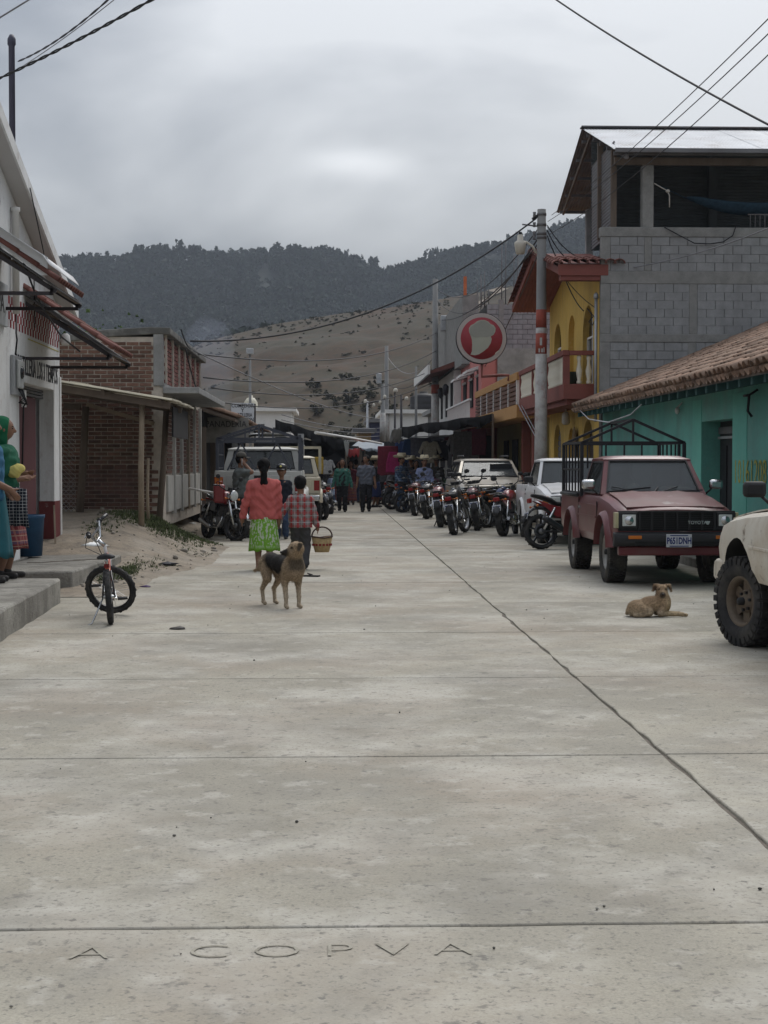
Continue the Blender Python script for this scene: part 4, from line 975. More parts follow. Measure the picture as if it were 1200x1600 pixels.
for (px, pyb, pyt, Y, w, lean) in ((221, 797, 628, 24.6, .085, .02), (248, 793, 640, 27.0, .10, .14), (124, 801, 636, 26.6, .12, .12), (232, 792, 716, 25.6, .05, .0)):
    a = at(px, pyb, Y); a.z = dirt_z(a.x, a.y)-.1; c = V(a.x+lean, Y, CAMZ+(725-pyt)/F*Y)
    mid = a.lerp(c, .5)+V(random.uniform(-.02, .02), 0, 0); MB().tube([a, mid, c], [w*.58, w*.54, w*.5], 6).build('post', m_woodl if px in (221, 232) else m_wood, t)
MB().bar(at(136, 632, 28.0), at(240, 662, 27.6), .07).build('brace', m_woodl, t)
MB().bar(at(100, 634, 26.6), at(126, 636, 26.6), .09, .1).build('beam', m_wood, t)
MB().box((-2.60, 26.9, 2.16), (.03, 2.6, .50)).build('hanging_sheet', m_dark, t)
o = MB().box((-3.95, 24.6, 2.72), (.28, .3, .06), Euler((.1, .15, .4))); tag(o.build('board', m_fiber), 'broken pale sheet lying on the shed roof', 'sheet')
# chain-link fence panel at the shed's left
t = thing('wire_fence', 'dark chain-link fence panel left of the leaning shed post', 'fence', (0, 0, 0)); b = MB()
for i in range(26):
    for s in (-1, 1):
        x0 = -5.05+i*.085; x1 = x0+s*1.7
        p, q = V(x0, 26.9, .6), V(x1, 26.9, 2.3)
        lo_, hi_ = -5.05, -4.42
        if s > 0: f0 = max(0, (lo_-x0)/1.7); f1 = min(1, (hi_-x0)/1.7)
        else: f0 = max(0, (x0-hi_)/1.7); f1 = min(1, (x0-lo_)/1.7)
        if f1 > f0: b.bar(p.lerp(q, f0), p.lerp(q, f1), .006)
b.build('mesh', m_steel, t)
# ---- dark shops further down on the left
t = thing('shop_row', 'dark open shop row with old tile eaves behind the white pickup', 'building', (0, 0, 0))
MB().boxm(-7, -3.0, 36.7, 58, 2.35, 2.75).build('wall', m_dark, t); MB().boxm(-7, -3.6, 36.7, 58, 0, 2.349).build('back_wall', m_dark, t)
MB().prism([(-2.25, 2.55), (-4.2, 3.2), (-4.2, 3.1), (-2.25, 2.47)], 36.7, 58, 'y').build('roof_deck', m_wood, t)
for y in (36.8, 40, 43.2, 46.4, 50, 54): MB().boxm(-3.1, -2.95, y, y+.15, 0, 2.349).build('post', m_wood, t)
b = MB(); 
for i in range(88):
    for r in range(5):
        up_ = V(-.95, 0, .316).normalized(); ux = V(0, 1, 0); uz = ux.cross(up_); p = V(-2.2-r*.34*.95, 36.8+i*.24, 2.58+r*.34*.316)
        b.M = Matrix(((ux.x, up_.x, uz.x, p.x), (ux.y, up_.y, uz.y, p.y), (ux.z, up_.z, uz.z, p.z), (0,0,0,1))); b.add(tm.v, tm.f, True)
b.M = None; tag(b.build('tile', m_tile_s, t), kind='stuff')
t = thing('shop_sign', 'worn pale bakery sign hanging under the dark tile eaves', 'sign', (0, 0, 0)); c = at(352, 672, 38)
MB().box(c, (1.15, .04, .62)).build('board', mat('worn_sign', (.22, .21, .19), .9, .25, 4), t); lettering('lettering', 'PANADERIA', m_black, t, c+V(.02, -.023, .14), FACE_S, .22, .85, .002); lettering('lettering', 'GE', m_black, t, c+V(.15, -.023, -.15), FACE_S, .22, 1, .002)
t = thing('eatery_sign', 'white board sign with black lettering raised above the tile eaves', 'sign', (0, 0, 0)); c = at(379, 652, 50)
MB().box(c, (.74, .04, .92)).build('board', mat('sign_white', (.50, .53, .55), .8, .1, 3), t, bevel=.006); MB().bar(c-V(.36, -.05, 1.2), c+V(-.36, .05, .44), .05).build('pole', m_rail, t); MB().bar(c-V(-.40, -.05, 1.2), c+V(.40, .05, .44), .05).build('pole', m_rail, t)
for i, (tx, sx) in enumerate((('COMEDOR', .85), ('Y', 1), ('TORTILLERIA', .62), ('CORAZON', .85), ('SUO', .85), ('MINOR', .85))):
    lettering('lettering', tx, m_black, t, c+V(0 if i < 4 else .12, -.023, .37-i*.15), FACE_S, .17, sx, .002, .003)
# ================================================================== POLES, SIGN, CABLES, MARKET
m_polec = mat('pole_concrete', (.20, .20, .195), .9, .15, 4, .3, 40, coords='World', dirt=[((.12, .12, .12), .5, 2, .5, .58)])
m_polew = mat('whitewashed_pole', (.42, .41, .39), .9, .12, 3, coords='World', dirt=[((.22, .20, .18), .7, 3.5, .5, .57), ((.26, .10, .08), .5, 5, .7, .62)])
m_polr = mat('pole_red_band', (.26, .06, .04), .8, .15, 5, coords='World')
m_lampc = mat('lamp_cream_shell', (.52, .49, .42), .5, .08, 4)
t = thing('utility_pole', 'concrete utility pole with red and white bands by the yellow house', 'pole', (4.87, 35.3, .0))
zz = lambda py, Y=35.3: CAMZ+(725-py)/F*Y
rad = lambda z: .165-.0092*z
def seg(nm, m, z0, z1, k=1.0): return MB().lathe([(rad(z0)*k, z0), (rad(z1)*k, z1)], n=18).build(nm, m, t)
seg('pole', m_polec, .13, zz(328)); seg('band', m_polew, .14, zz(513), 1.015); seg('band', m_polr, zz(512), zz(484), 1.02)
nt = MB(); z0, z1 = zz(553), zz(521); nt.lathe([(rad(z0)*1.03, z0), (rad(z1)*1.03, z1)], n=18); nt.build('notice', m_polr, t)
for (a0, a1, za, zb) in ((-1.95, -1.55, 540, 528), (-2.2, -1.9, 551, 545), (-1.7, -1.4, 551, 545), (-1.3, -1.1, 551, 543)):
    P = [[(rad(z0)*1.05*math.cos(a0+(a1-a0)*i/4), rad(z0)*1.05*math.sin(a0+(a1-a0)*i/4), z) for z in (zz(za), zz(zb))] for i in range(5)]; MB().sheet(P).build('notice_mark', m_polew, t)
ar = MB(); ar.tube([(-.12, 0, zz(396)), (-.2, -.02, zz(386)), (-.34, -.05, zz(380)), (-.5, -.08, zz(378))], .028, 8); ar.build('lamp_arm', m_lampc, t)
lp = V(-.50, -.08, 0); lm = MB(); lm.lathe([(.10, zz(398)), (.135, zz(384)), (.14, zz(382)), (.13, zz(380)), (.07, zz(377)), (.065, zz(369)), (.04, zz(368))], lp, n=16); lm.build('lamp', m_lampc, t); MB().lathe([(.04, zz(368)), (.04, zz(364))], lp, n=10).build('photocell', m_black, t)
for z in (zz(336), zz(352), zz(366), zz(372)):
    MB().lathe([(rad(z)*1.12, z-.03), (rad(z)*1.12, z+.03)], n=14).build('clamp', m_zincd, t); MB().lathe([(.0, -.06), (.04, -.05), (.03, 0), (.04, .05), (.0, .06)], (-rad(z)-.07, -.03, z), n=8).build('insulator', m_zincd, t)
MB().bar((-.45, -.05, zz(352)), (-.1, 0, zz(354)), .03).build('bracket', m_zincd, t)

def pole(px, pyt, Y, r, lab, bands=(), X=None, box=None, lamps=(), m=None):
    p = at(px, 700, Y); t = thing('utility_pole', lab, 'pole', (p.x, Y, 0)); zt = CAMZ+(725-pyt)/F*Y
    MB().lathe([(r*1.25, 0), (r*.8, zt)], n=12).build('pole', m or m_polec, t)
    for (y0, y1, mm) in bands: MB().lathe([(r*1.27, CAMZ+(725-y0)/F*Y), (r*1.22, CAMZ+(725-y1)/F*Y)], n=12).build('band', mm, t)
    if box:
        bx, by, bw, bh2 = box; MB().box(((bx-px)/F*Y, -.1, CAMZ+(725-by)/F*Y), (bw/F*Y, .35, bh2/F*Y)).build('transformer', m_steel, t, bevel=.03)
    for (lx, ly, s) in lamps:
        c = V((lx-px)/F*Y, -.1, CAMZ+(725-ly)/F*Y); MB().tube([(0, 0, c.z-.1), V(c.x*.6, -.05, c.z), c], .03, 6).build('lamp_arm', m_rail, t); MB().lathe([(s*.5, -.11), (s*.8, -.09), (s*.75, .04), (s*.35, .1)], c, n=10).build('lamp', m_lampc, t)
    return t
pole(680, 437, 71, .15, 'tall pole with grey transformer and faded red band', ((690, 616, m_polew), (615, 601, m_polr)), box=(694, 506, 12, 24))
pole(604, 541, 88, .13, 'tall thin pole at the street end right of the grey box', ((690, 640, m_polew),))
pole(598, 600, 86, .13, 'short pole with white base beside the tall thin pole', ((690, 645, m_polew),), box=(592, 592, 8, 16), lamps=((601, 620, .12),))
pole(627, 616, 80, .07, 'dark lamp post with white lamp facing right', lamps=((635, 623, .13),), m=m_rail)
pole(617, 612, 84, .06, 'slim dark lamp post with a small white lamp on top', lamps=((618, 610, .16),), m=m_rail)
pole(650, 573, 78, .07, 'thin grey post rising above the white block house')
pole(574, 627, 86, .07, 'grey post with crossbar of small white lamps', lamps=((571, 627, .12), (584, 633, .1), (594, 628, .1)), m=m_steel)
pole(391, 548, 90, .08, 'thin pole with a small square box lamp above the cream tank', box=(391, 550, 11, 9))

# ---- ice cream sign
c = at(752, 529, 44.5); rr = .72
t = thing('round_sign', 'round red sign with a pale ice cream cone silhouette', 'sign', c)
m_sgrey = mat('sign_rim', (.40, .36, .34), .6, .06, 3); m_sred = mat('sign_red', (.28, .035, .045), .55, .06, 3); m_cone = mat('sign_cone', (.36, .37, .31), .6, .05, 3)
MB().lathe([(rr, -.09), (rr, .09)], axis='y', n=48).build('disc', m_sgrey, t, bevel=.01); 
MB().lathe([(rr*1.012, -.07), (rr*1.03, -.07), (rr*1.03, .07), (rr*1.012, .07)], axis='y', n=48, closed=True).build('rim', m_rail, t)
MB().lathe([(rr*.84, -.004), (rr*.84, .002)], (0, -.093, 0), 'y', 48).build('face', m_sred, t)
s_ = rr/153.
prof = [(-60,12),(-72,40),(-72,62),(-60,80),(-42,88),(-22,105),(0,112),(24,112),(48,102),(60,88),(80,80),(92,62),(90,40),(80,22),(62,12),(68,-5),(62,-30),(45,-58),(18,-80),(-10,-98),(-35,-104),(-62,-100),(-54,-80),(-52,-40),(-54,-10)]
MB().prism([((x-6)*s_, z*s_) for x, z in prof], -.104, -.099, 'y').build('cone_silhouette', m_cone, t)
m_scoop = mat('sign_scoop', (.29, .295, .26), .6, .05, 3)
MB().prism([((x-6)*s_, z*s_) for x, z in [(-62,14),(-70,40),(-66,62),(-40,84),(0,106),(30,106),(56,86),(84,62),(82,30),(60,14),(40,6),(0,10),(-30,4)]], -.108, -.1045, 'y').build('scoop', m_scoop, t)
MB().tube([(.02, 0, -rr), (.02, 0, -rr-.38), (.55, .0, -rr-.34), (.80, .0, -rr-.34), (.80, 0, -rr-.5)], .045, 8).build('bracket', m_red, t)
MB().bar((.32, -.07, -.5), (.5, -.1, -.36), .03).build('stay', m_lampc, t)

# ---- overhead cables
m_cab = mat('cable_black', (.02, .02, .022), .6); m_cabg = mat('cable_grey', (.20, .20, .21), .6)
def cable(lab, a, c, r, sag=0, m=None, n=18, twist=0, extra=None):
    a, c = at(*a), at(*c); pts = []
    for i in range(n+1):
        f_ = i/n; p = a.lerp(c, f_)-V(0, 0, sag*4*f_*(1-f_))
        if twist: p += V(0, 0, math.sin(f_*twist)*r*1.3)
        pts.append(p)
    b = MB(); b.tube(pts, r, 5)
    if twist: b.tube([p-V(0, 0, 2*math.sin(i/n*twist)*r*1.3) for i, p in enumerate(pts)], r, 5)
    tag(b.build('cable', m or m_cab), lab, 'cable', 'overhead cables')
cable('thick twisted cable crossing the top left corner', (-60, 148, 16), (330, -55, 12), .008, .05, n=60, twist=60)
cable('thin sagging cable from the dark mast to the top edge', (28, 96, 22.3), (230, -60, 16), .007, .12, n=40, twist=40)
cable('straight thin cable from the dark mast to the top edge', (28, 108, 22.3), (250, -60, 16), .006, .05, m_cabg)
cable('thin cable cutting the extreme top left corner', (-40, 52, 14), (90, -28, 14), .008, 0, m_cabg)
cable('thick cable sloping down the top right corner', (800, -50, 22), (1260, 225, 14), .012, .1)
cable('upper of three wires from the banded pole to the right edge', (862, 336, 35.2), (1260, -30, 15), .007, .12)
cable('middle of three wires from the banded pole to the right edge', (856, 346, 35.2), (1260, -5, 15), .007, .16)
cable('lowest of three wires from the banded pole to the right edge', (858, 366, 35.2), (1260, 28, 15), .007, .2)
cable('long black cable from the brick house to the banded pole', (297, 533, 32), (838, 341, 35.3), .020, .75, n=40)
cable('short thick cable grip beside the banded pole', (832, 343, 35.3), (842, 336, 35.3), .04)
cable('pale wire from the brick house down to the twin poles', (303, 548, 32), (600, 655, 84), .016, .3, m_cabg, 30)
cable('first dark cable from the banded pole towards the transformer', (845, 352, 35.3), (684, 452, 71), .014, .9, n=24)
cable('second dark cable from the banded pole towards the transformer', (845, 366, 35.3), (684, 470, 71), .018, 1.1, n=24)
cable('third dark cable from the banded pole towards the transformer', (845, 376, 35.3), (690, 500, 71), .018, .5, n=24)
cable('lowest dark cable from the banded pole towards the grey house', (846, 384, 35.3), (745, 590, 60), .014, .3, n=24)
for i, (px, py) in enumerate(((905, 402), (893, 408), (884, 420))): cable(('first', 'second', 'third')[i]+' service cable from the banded pole to the tiled gable', (855, 352+i*8, 35.3), (px, py, 36), .013, .12)
cable('dark service cable running down the yellow facade', (884, 438, 35.5), (912, 486, 34.4), .013, .08); cable('thin service cable running to the grey pipe', (884, 436, 35.5), (932, 482, 34), .010, .06)
cable('pale cable draped along the grey block wall', (848, 402, 35.2), (1010, 414, 33.5), .013, .18, m_cabg, 24); cable('pale cable rising to the right across the block wall', (1010, 414, 33.5), (1260, 330, 30), .013, .12, m_cabg, 24)
for i, (a, c) in enumerate((((682, 520, 71), (300, 552, 34)), ((682, 548, 71), (318, 590, 36)), ((682, 575, 71), (330, 606, 40)), ((682, 595, 71), (340, 628, 44)))):
    cable(('highest', 'second', 'third', 'lowest')[i]+' dark wire strung from the transformer pole across the hillside', a, c, .017, .6, n=24)
for i in range(4): cable(('upper', 'second', 'third', 'lower')[i]+' pale wire sagging above the black market tarps', (440, 648+i*8, 60), (604, 668+i*6, 88), .016, .25, m_cabg)
cable('grey wire from the tall thin pole to the transformer', (606, 558, 88), (680, 555, 71), .018, .9, m_cabg); cable('dark wire from the tall thin pole to the transformer', (606, 600, 88), (680, 570, 71), .018, .6)
cable('black cable drooping from the brick parapet to the eaves', (283, 515, 30.5), (300, 545, 32), .014, .1); cable('black cable drooping under the concrete canopy', (290, 545, 31), (335, 620, 35), .014, .5)
cable('pair of pale guy wires from the parapet to the pole foot', (806, 625, 43), (838, 685, 36), .014, 0, m_cabg); cable('slim pale guy wire beside the pole foot', (812, 628, 43), (838, 676, 36), .012, 0, m_cabg)

# ---- market awnings
m_tarp = mat('black_tarp', (.010, .010, .011), .95, .25, 3, .3, 10, bdist=.03); m_tarpg = mat('grey_tarp', (.30, .32, .34), .6, .15, 2); m_tarpr = mat('red_tarp', (.30, .03, .03), .6, .15, 2); m_tarpb = mat('silver_blue_tarp', (.19, .22, .25), .55, .12, 2)
def tarp(lab, c00, c10, c01, c11, m, sag=.15, drop=0, posts=True):
    """c00, c10 near edge left/right, c01, c11 far edge"""
    t = thing('market_awning', lab, 'awning', (0, 0, 0)); n = 14; P = []
    for i in range(n+1):
        u = i/n; row = []
        for j in range(9):
            v = j/8; p = c00.lerp(c10, u).lerp(c01.lerp(c11, u), v); p = p-V(0, 0, sag*math.sin(PI*u)*math.sin(PI*v)+.05*abs(math.sin(u*9))*(1-abs(2*v-1))+.02*math.sin(u*17+v*5)); row.append(p)
        P.append(row)
    if drop:
        for i, r in enumerate(P): r.insert(0, r[0]-V(0, .03*math.sin(i*2), drop*(1+.25*math.sin(i*1.7))))
    MB().sheet(P, .006).build('tarp', m, t)
    if posts:
        for c in (c10, c11): MB().bar((c.x, c.y, 0), c, .06).build('post', m_wood, t)
    return t
tarp('large black tarp awning over the clothes stall on the right', at(628, 667, 46), at(770, 647, 46), at(628, 676, 60), at(770, 665, 60), m_tarp, .1, .28)
tarp('small white tarp flap at the left tip of the black awning', at(612, 671, 47), at(630, 668, 46.5), at(608, 690, 49), at(625, 692, 49), m_tarpg, .05, 0, False)
tarp('black tarp awning sloping down over the left market stalls', at(430, 655, 48), at(541, 689, 48), at(432, 668, 60), at(545, 694, 60), m_tarp, .1, .32)
tarp('faded white tarp flap at the tip of the left awning', at(537, 688, 43.9), at(546, 690, 43.9), at(541, 712, 44.1), at(543, 713, 44.1), m_tarpg, 0, 0, False)
tarp('silver blue tarp over the stalls at the street end', at(545, 699, 60), at(600, 702, 60), at(560, 690, 72), at(605, 692, 72), m_tarpb, .1, .1)
tarp('red tarp over the stalls beyond the left awning', at(540, 703, 54), at(563, 700, 54), at(548, 704, 60), at(570, 703, 60), m_tarpr, .05, .25)
tarp('black tarp further up the left side of the market', at(430, 680, 60), at(560, 698, 60), at(440, 690, 78), at(565, 704, 78), m_tarp, .1, .5)
tarp('black tarp further up the right side of the market', at(600, 690, 61), at(735, 676, 61), at(600, 696, 78), at(720, 690, 78), m_tarp, .1, .4)
b = MB(); b.tube([at(493, 676, 43.6), at(545, 684, 52), at(596, 693, 66)], .045, 6); tag(b.build('white_pole', m_white), 'long white pole lying along the left awning edge', 'pole')
t = thing('end_backdrop', 'dark tarpaulin wall added across the end of the market street', 'backdrop', (0, 0, 0)); MB().box((.6, 79.5, 1.3), (9, .05, 2.6)).build('cloth', m_tarp, t)  # added dark sheet, a backdrop for the gloom behind the crowd
# stalls with goods
gcol = [(.20, .03, .03), (.03, .05, .12), (.25, .20, .05), (.05, .12, .06), (.22, .20, .17), (.16, .04, .10), (.02, .02, .025), (.10, .06, .03)]
gm_ = [mat('goods_%d' % i, c, .8, .25, 6) for i, c in enumerate(gcol)]
for i, (x, y, w, d, lab) in enumerate(((3.9, 49, 1.6, 2.2, 'dark market table heaped with folded cloth behind the blue shirted man'), (4.3, 53.5, 1.4, 2.4, 'market table further back under the right black tarp'), (-.9, 47, 1.5, 2.4, 'market table with bundles under the left black tarp'), (-.8, 52, 1.5, 2.4, 'second market table under the left black tarp'), (-.9, 63, 1.5, 3, 'far market table on the left side of the street'), (3.4, 65, 1.5, 3, 'far market table on the right side of the street'))):
    t = thing('market_table', lab, 'table', (x, y, 0)); MB().boxm(-w/2, w/2, -d/2, d/2, .70, .76).build('top', m_wood, t)
    for sx in (-1, 1):
        for sy in (-1, 1): MB().boxm(sx*(w/2-.06)-.03, sx*(w/2-.06)+.03, sy*(d/2-.06)-.03, sy*(d/2-.06)+.03, 0, .699).build('leg', m_wood, t)
    MB().sheet([[(xx, -d/2-.03, .30+.03*math.sin(xx*14)) for xx in [-w/2+w*k/14 for k in range(15)]], [(xx, -d/2-.03, .763) for xx in [-w/2+w*k/14 for k in range(15)]]]).build('cloth', random.choice(gm_), t)
    gh = thing('goods_heap', 'heap of folded cloth lying on the '+lab.replace('market table', 'table').replace('heaped with folded cloth ', ''), 'goods', (x, y, 0))
    for k in range(9):
        bx, by = random.uniform(-w/2+.2, w/2-.2), random.uniform(-d/2+.2, d/2-.2); h = random.uniform(.06, .25)
        MB().box((bx, by, .762+h/2), (random.uniform(.2, .35), random.uniform(.2, .35), h), Euler((0, 0, random.uniform(0, 3)))).build('folded_cloth', gm_[random.randrange(8)], gh, bevel=.03)
    #tag(b.build('goods_heap', random.sample(gm_, 4), None, (x, y, 0), bevel=.03), 'heap of folded cloth lying on the '+lab.replace('market table', 'table').replace('heaped with folded cloth ', ''), 'goods')

# hanging garments
def garment(lab, px, py, Y, kind, m, s=1.0, rz=0):
    c = at(px, py, Y)
    if kind == 'shirt': pr = [(-.09,0),(-.22,-.03),(-.36,-.34),(-.27,-.40),(-.20,-.22),(-.22,-.66),(.22,-.66),(.20,-.22),(.27,-.40),(.36,-.34),(.22,-.03),(.09,0),(.04,-.05),(-.04,-.05)]
    elif kind == 'trousers': pr = [(-.18,0),(.18,0),(.21,-.3),(.20,-.95),(.05,-.95),(.0,-.36),(-.05,-.95),(-.20,-.95),(-.21,-.3)]
    elif kind == 'skirt': pr = [(-.16,0),(.16,0),(.26,-.35),(.28,-.72),(.1,-.74),(-.08,-.71),(-.28,-.73),(-.25,-.35)]
    else: pr = [(-.30,0),(.30,0),(.31,-.5),(.28,-.85),(.05,-.83),(-.2,-.86),(-.31,-.8),(-.30,-.4)]
    b = MB(); f_, bk_ = [], []
    pr = [(x*s, z*s) for x, z in pr]; b.prism(pr, -.025, .025, 'y')
    o = b.build('garment', m, None, c, bevel=.02, rz=rz); tag(o, lab, 'garment', 'clothes hanging in the market stalls')
gs = [('maroon blouse hanging at the tip of the right awning', 606, 697, 49, 'cloth', (.12, .012, .025), 1.1), ('bright pink cloth hanging beside the maroon blouse', 615, 706, 48.5, 'skirt', (.26, .015, .085), .9), ('small yellow card hanging at the awning entrance', 597, 709, 50, 'cloth', (.55, .45, .06), .28),
 ('dark blue skirt hanging left of the striped cloth', 640, 686, 51, 'skirt', (.02, .04, .09), 1.1), ('striped dark cloth on the stall front', 655, 684, 51, 'cloth', (.10, .10, .12), 1.3), ('cream blouse hanging in the middle of the clothes stall', 672, 689, 50, 'shirt', (.30, .28, .22), 1.1), ('black blouse hanging right of the cream blouse', 690, 688, 50, 'shirt', (.02, .02, .025), 1.0), ('pale grey trousers hanging in the clothes stall', 697, 688, 50, 'trousers', (.20, .20, .21), .95),
 ('dark red shirt hanging in the clothes stall', 705, 682, 50, 'shirt', (.10, .03, .04), 1.0), ('white and grey striped blouse at the right of the stall', 714, 678, 49.5, 'shirt', (.26, .25, .25), 1.0), ('grey woven shawl hanging at the right end of the stall', 728, 674, 49, 'cloth', (.15, .15, .155), 1.4), ('wine coloured cloth at the right edge of the stall', 745, 670, 49, 'cloth', (.13, .03, .05), 1.0), ('turquoise cloth in the depth of the stall', 645, 690, 54, 'cloth', (.02, .09, .12), 1.0), ('blue trousers in the depth of the stall', 625, 690, 54, 'trousers', (.03, .05, .13), .9),
 ('yellow cloth hanging behind the beige pickup', 496, 714, 46, 'cloth', (.38, .26, .05), .6), ('white shirt hanging under the left tarp', 512, 718, 48, 'shirt', (.34, .34, .34), .7)]
for i, (lab, px, py, Y, k, c, s) in enumerate(gs): garment(lab, px, py, Y, k, mat('garment_%d' % i, c, .9, .25, 14, .3, 20), s, random.uniform(-.3, .3))
b = MB(); b.tube([at(622, 684, 50.5), at(700, 681, 50), at(752, 668, 49)], .02, 5); tag(b.build('clothes_rail', m_steel), 'steel rail carrying the hanging clothes', 'rail')
t = thing("wall_board", "black menu board with white marks beside the stall", "board", (0, 0, 0)); c = at(759, 699, 52); MB().box(c, (.45, .04, .8)).build("board", m_black, t)
# ================================================================== VEHICLES
m_tyre = mat('tyre_rubber', (.022, .022, .023), .85, .3, 9, .3, 60, dirt=[((.10, .09, .075), .6, 5, .4, .60)])
m_tyred = mat('dusty_tyre', (.035, .034, .032), .9, .3, 9, .3, 60, dirt=[((.12, .105, .085), .6, 6, .4, .56)])
m_rim = mat('steel_rim', (.26, .255, .24), .5, .2, 8, metal=.6, dirt=[((.12, .10, .08), .7, 6, .5, .56)])
m_under = mat('underbody', (.012, .012, .012), .9, .3, 5)
m_plastic = mat('black_plastic', (.018, .018, .019), .6, .2, 6)
m_chrome = mat('chrome', (.48, .49, .50), .25, .08, 6, metal=1)
m_glass = glass_mat('car_glass', (.13, .135, .135), .10, .52)  # pale grey base stands in for sky reflected in the windscreens
m_glassr = glass_mat('car_glass_dark', (.045, .05, .05), .06, .35)
m_lens = mat('lamp_lens', (.50, .52, .50), .12, .15, 30, spec=.7)
m_amber = mat('amber_lens', (.45, .13, .02), .25, .1, 20); m_redl = mat('red_lens', (.20, .012, .012), .25, .15, 20)
m_plate = mat('plate_white', (.42, .43, .45), .5, .06, 10); m_ink = mat('plate_ink', (.02, .03, .12), .6)
m_seat = mat('seat_cloth', (.05, .045, .04), .95, .3, 8)
m_cloth_p = mat('dash_cloth', (.45, .40, .33), .9, .2, 10)
def bake(o):
    dg = bpy.context.evaluated_depsgraph_get(); me = bpy.data.meshes.new_from_object(o.evaluated_get(dg)); o.modifiers.clear(); old = o.data; o.data = me; return o
_wheels = {}
def wheel_meshes(r, w, rr, lugs, style):
    k = (r, w, rr, lugs, style)
    if k in _wheels: return _wheels[k]
    h = w/2; a = r-.012 if lugs else r
    ty = MB(); ty.lathe([(rr, -h*.72), (rr+.02, -h*.86), ((rr+a)/2, -h), (a-.03, -h*.93), (a-.006, -h*.78), (a, -h*.4), (a, h*.4), (a-.006, h*.78), (a-.03, h*.93), ((rr+a)/2, h), (rr+.02, h*.86), (rr, h*.72), (rr-.01, 0)], axis='x', n=40, closed=True)
    n = 30 if lugs == 2 else 46; tr = MB()
    if lugs:
        for i in range(n):
            for j, x in enumerate((-.72, -.26, .26, .72) if lugs == 2 else (-.74, -.37, 0, .37, .74)):
                an = 2*PI*(i+(.5 if j % 2 else 0))/n; rot = Matrix.Rotation(an, 3, 'X')
                c = rot @ V(x*h, 0, a+.002); tr.box(c, (h*(.44 if lugs == 2 else .28), 2*PI*r/n*.62, .026), rot)
                if lugs == 2 and abs(x) > .6: tr.box(rot @ V(x*h*1.32, 0, a-.028), (.02, 2*PI*r/n*.55, .05), rot)
    rm = MB(); f_ = h*.62
    rm.lathe([(rr+.012, f_+.015), (rr-.012, f_+.018), (rr-.03, f_-.02), (rr-.04, -f_), (rr, -f_), (rr+.005, 0)], axis='x', n=32, closed=True)
    rm.lathe([(rr-.03, f_-.03), (rr*.86, f_-.045), (rr*.84, f_-.075), (rr-.03, f_-.075)], axis='x', n=32, closed=True)
    rm.lathe([(0.001, f_-.01), (rr*.22, f_-.01), (rr*.30, f_-.035), (rr*.46, f_-.035), (rr*.48, f_-.075), (0.001, f_-.075)], axis='x', n=24)
    ns = 6 if style == 'holes' else 5
    for i in range(ns):
        an = 2*PI*i/ns; rot = Matrix.Rotation(an, 3, 'X'); rm.box(rot @ V(f_-.06, 0, rr*.66), (.03, rr*(.44 if style == 'holes' else .30), rr*.50), rot)
    rm.lathe([(rr*.8, -f_*.2), (.002, -f_*.2)], axis='x', n=20, caps=False)
    hb = MB(); hb.lathe([(.002, f_+.035), (rr*.15, f_+.03), (rr*.17, f_-.01)], axis='x', n=14, caps=False)
    for i in range(6):
        an = 2*PI*i/6+.3; hb.box((f_-.028, math.sin(an)*rr*.37, math.cos(an)*rr*.37), (.02, .022, .022))
    _wheels[k] = (ty.mesh('tyre'), tr.mesh('tread') if lugs else None, rm.mesh('rim'), hb.mesh('hub')); return _wheels[k]
def wheel(par, loc, side, r, w, rr, lugs=1, style='holes', steer=0, m_r=None, m_t=None):
    """side +1: outer face towards +x"""
    ty, tr, rm, hb = wheel_meshes(r, w, rr, lugs, style)
    o = link('wheel', ty, m_t or m_tyre, par, loc); o.rotation_euler = (0, 0, steer+(0 if side > 0 else PI))
    if tr: link('tread', tr, m_t or m_tyre, o)
    rm.materials.clear() if False else None
    q = link('rim', rm, m_rim, o); 
    if m_r: q.material_slots[0].link = 'OBJECT'; q.material_slots[0].material = m_r
    link('hub', hb, m_plastic, o); return o
def quadpt(A, B, C, D, u, v): return A.lerp(B, u).lerp(D.lerp(C, u), v)   # A bottom-left, B bottom-right, C top-right, D top-left
def framed(fr, A, B, C, D, l, r, b, t, nrm, th=.03):
    """a window frame between four corners; returns the opening"""
    a, b_, c, d = (quadpt(A, B, C, D, *uv) for uv in ((l, b), (1-r, b), (1-r, 1-t), (l, 1-t)))
    for q in ((A, B, b_, a), (B, C, c, b_), (C, D, d, c), (D, A, a, d)):
        vs = list(q)+[p-nrm*th for p in q]; fr.add(vs, [(0,1,2,3), (7,6,5,4), (0,4,5,1), (1,5,6,2), (2,6,7,3), (3,7,4,0)])
    return a, b_, c, d
def pane(par, q, nrm, m, name='window', off=.012):
    q = [p-nrm*off for p in q]; vs = q+[p-nrm*.005 for p in q]
    return MB().add(vs, [(0,1,2,3), (7,6,5,4), (0,4,5,1), (1,5,6,2), (2,6,7,3), (3,7,4,0)]).build(name, m, par)
def fix_normals(o):
    bm = bmesh.new(); bm.from_mesh(o.data); bmesh.ops.recalc_face_normals(bm, faces=bm.faces); bm.to_mesh(o.data); bm.free(); return o
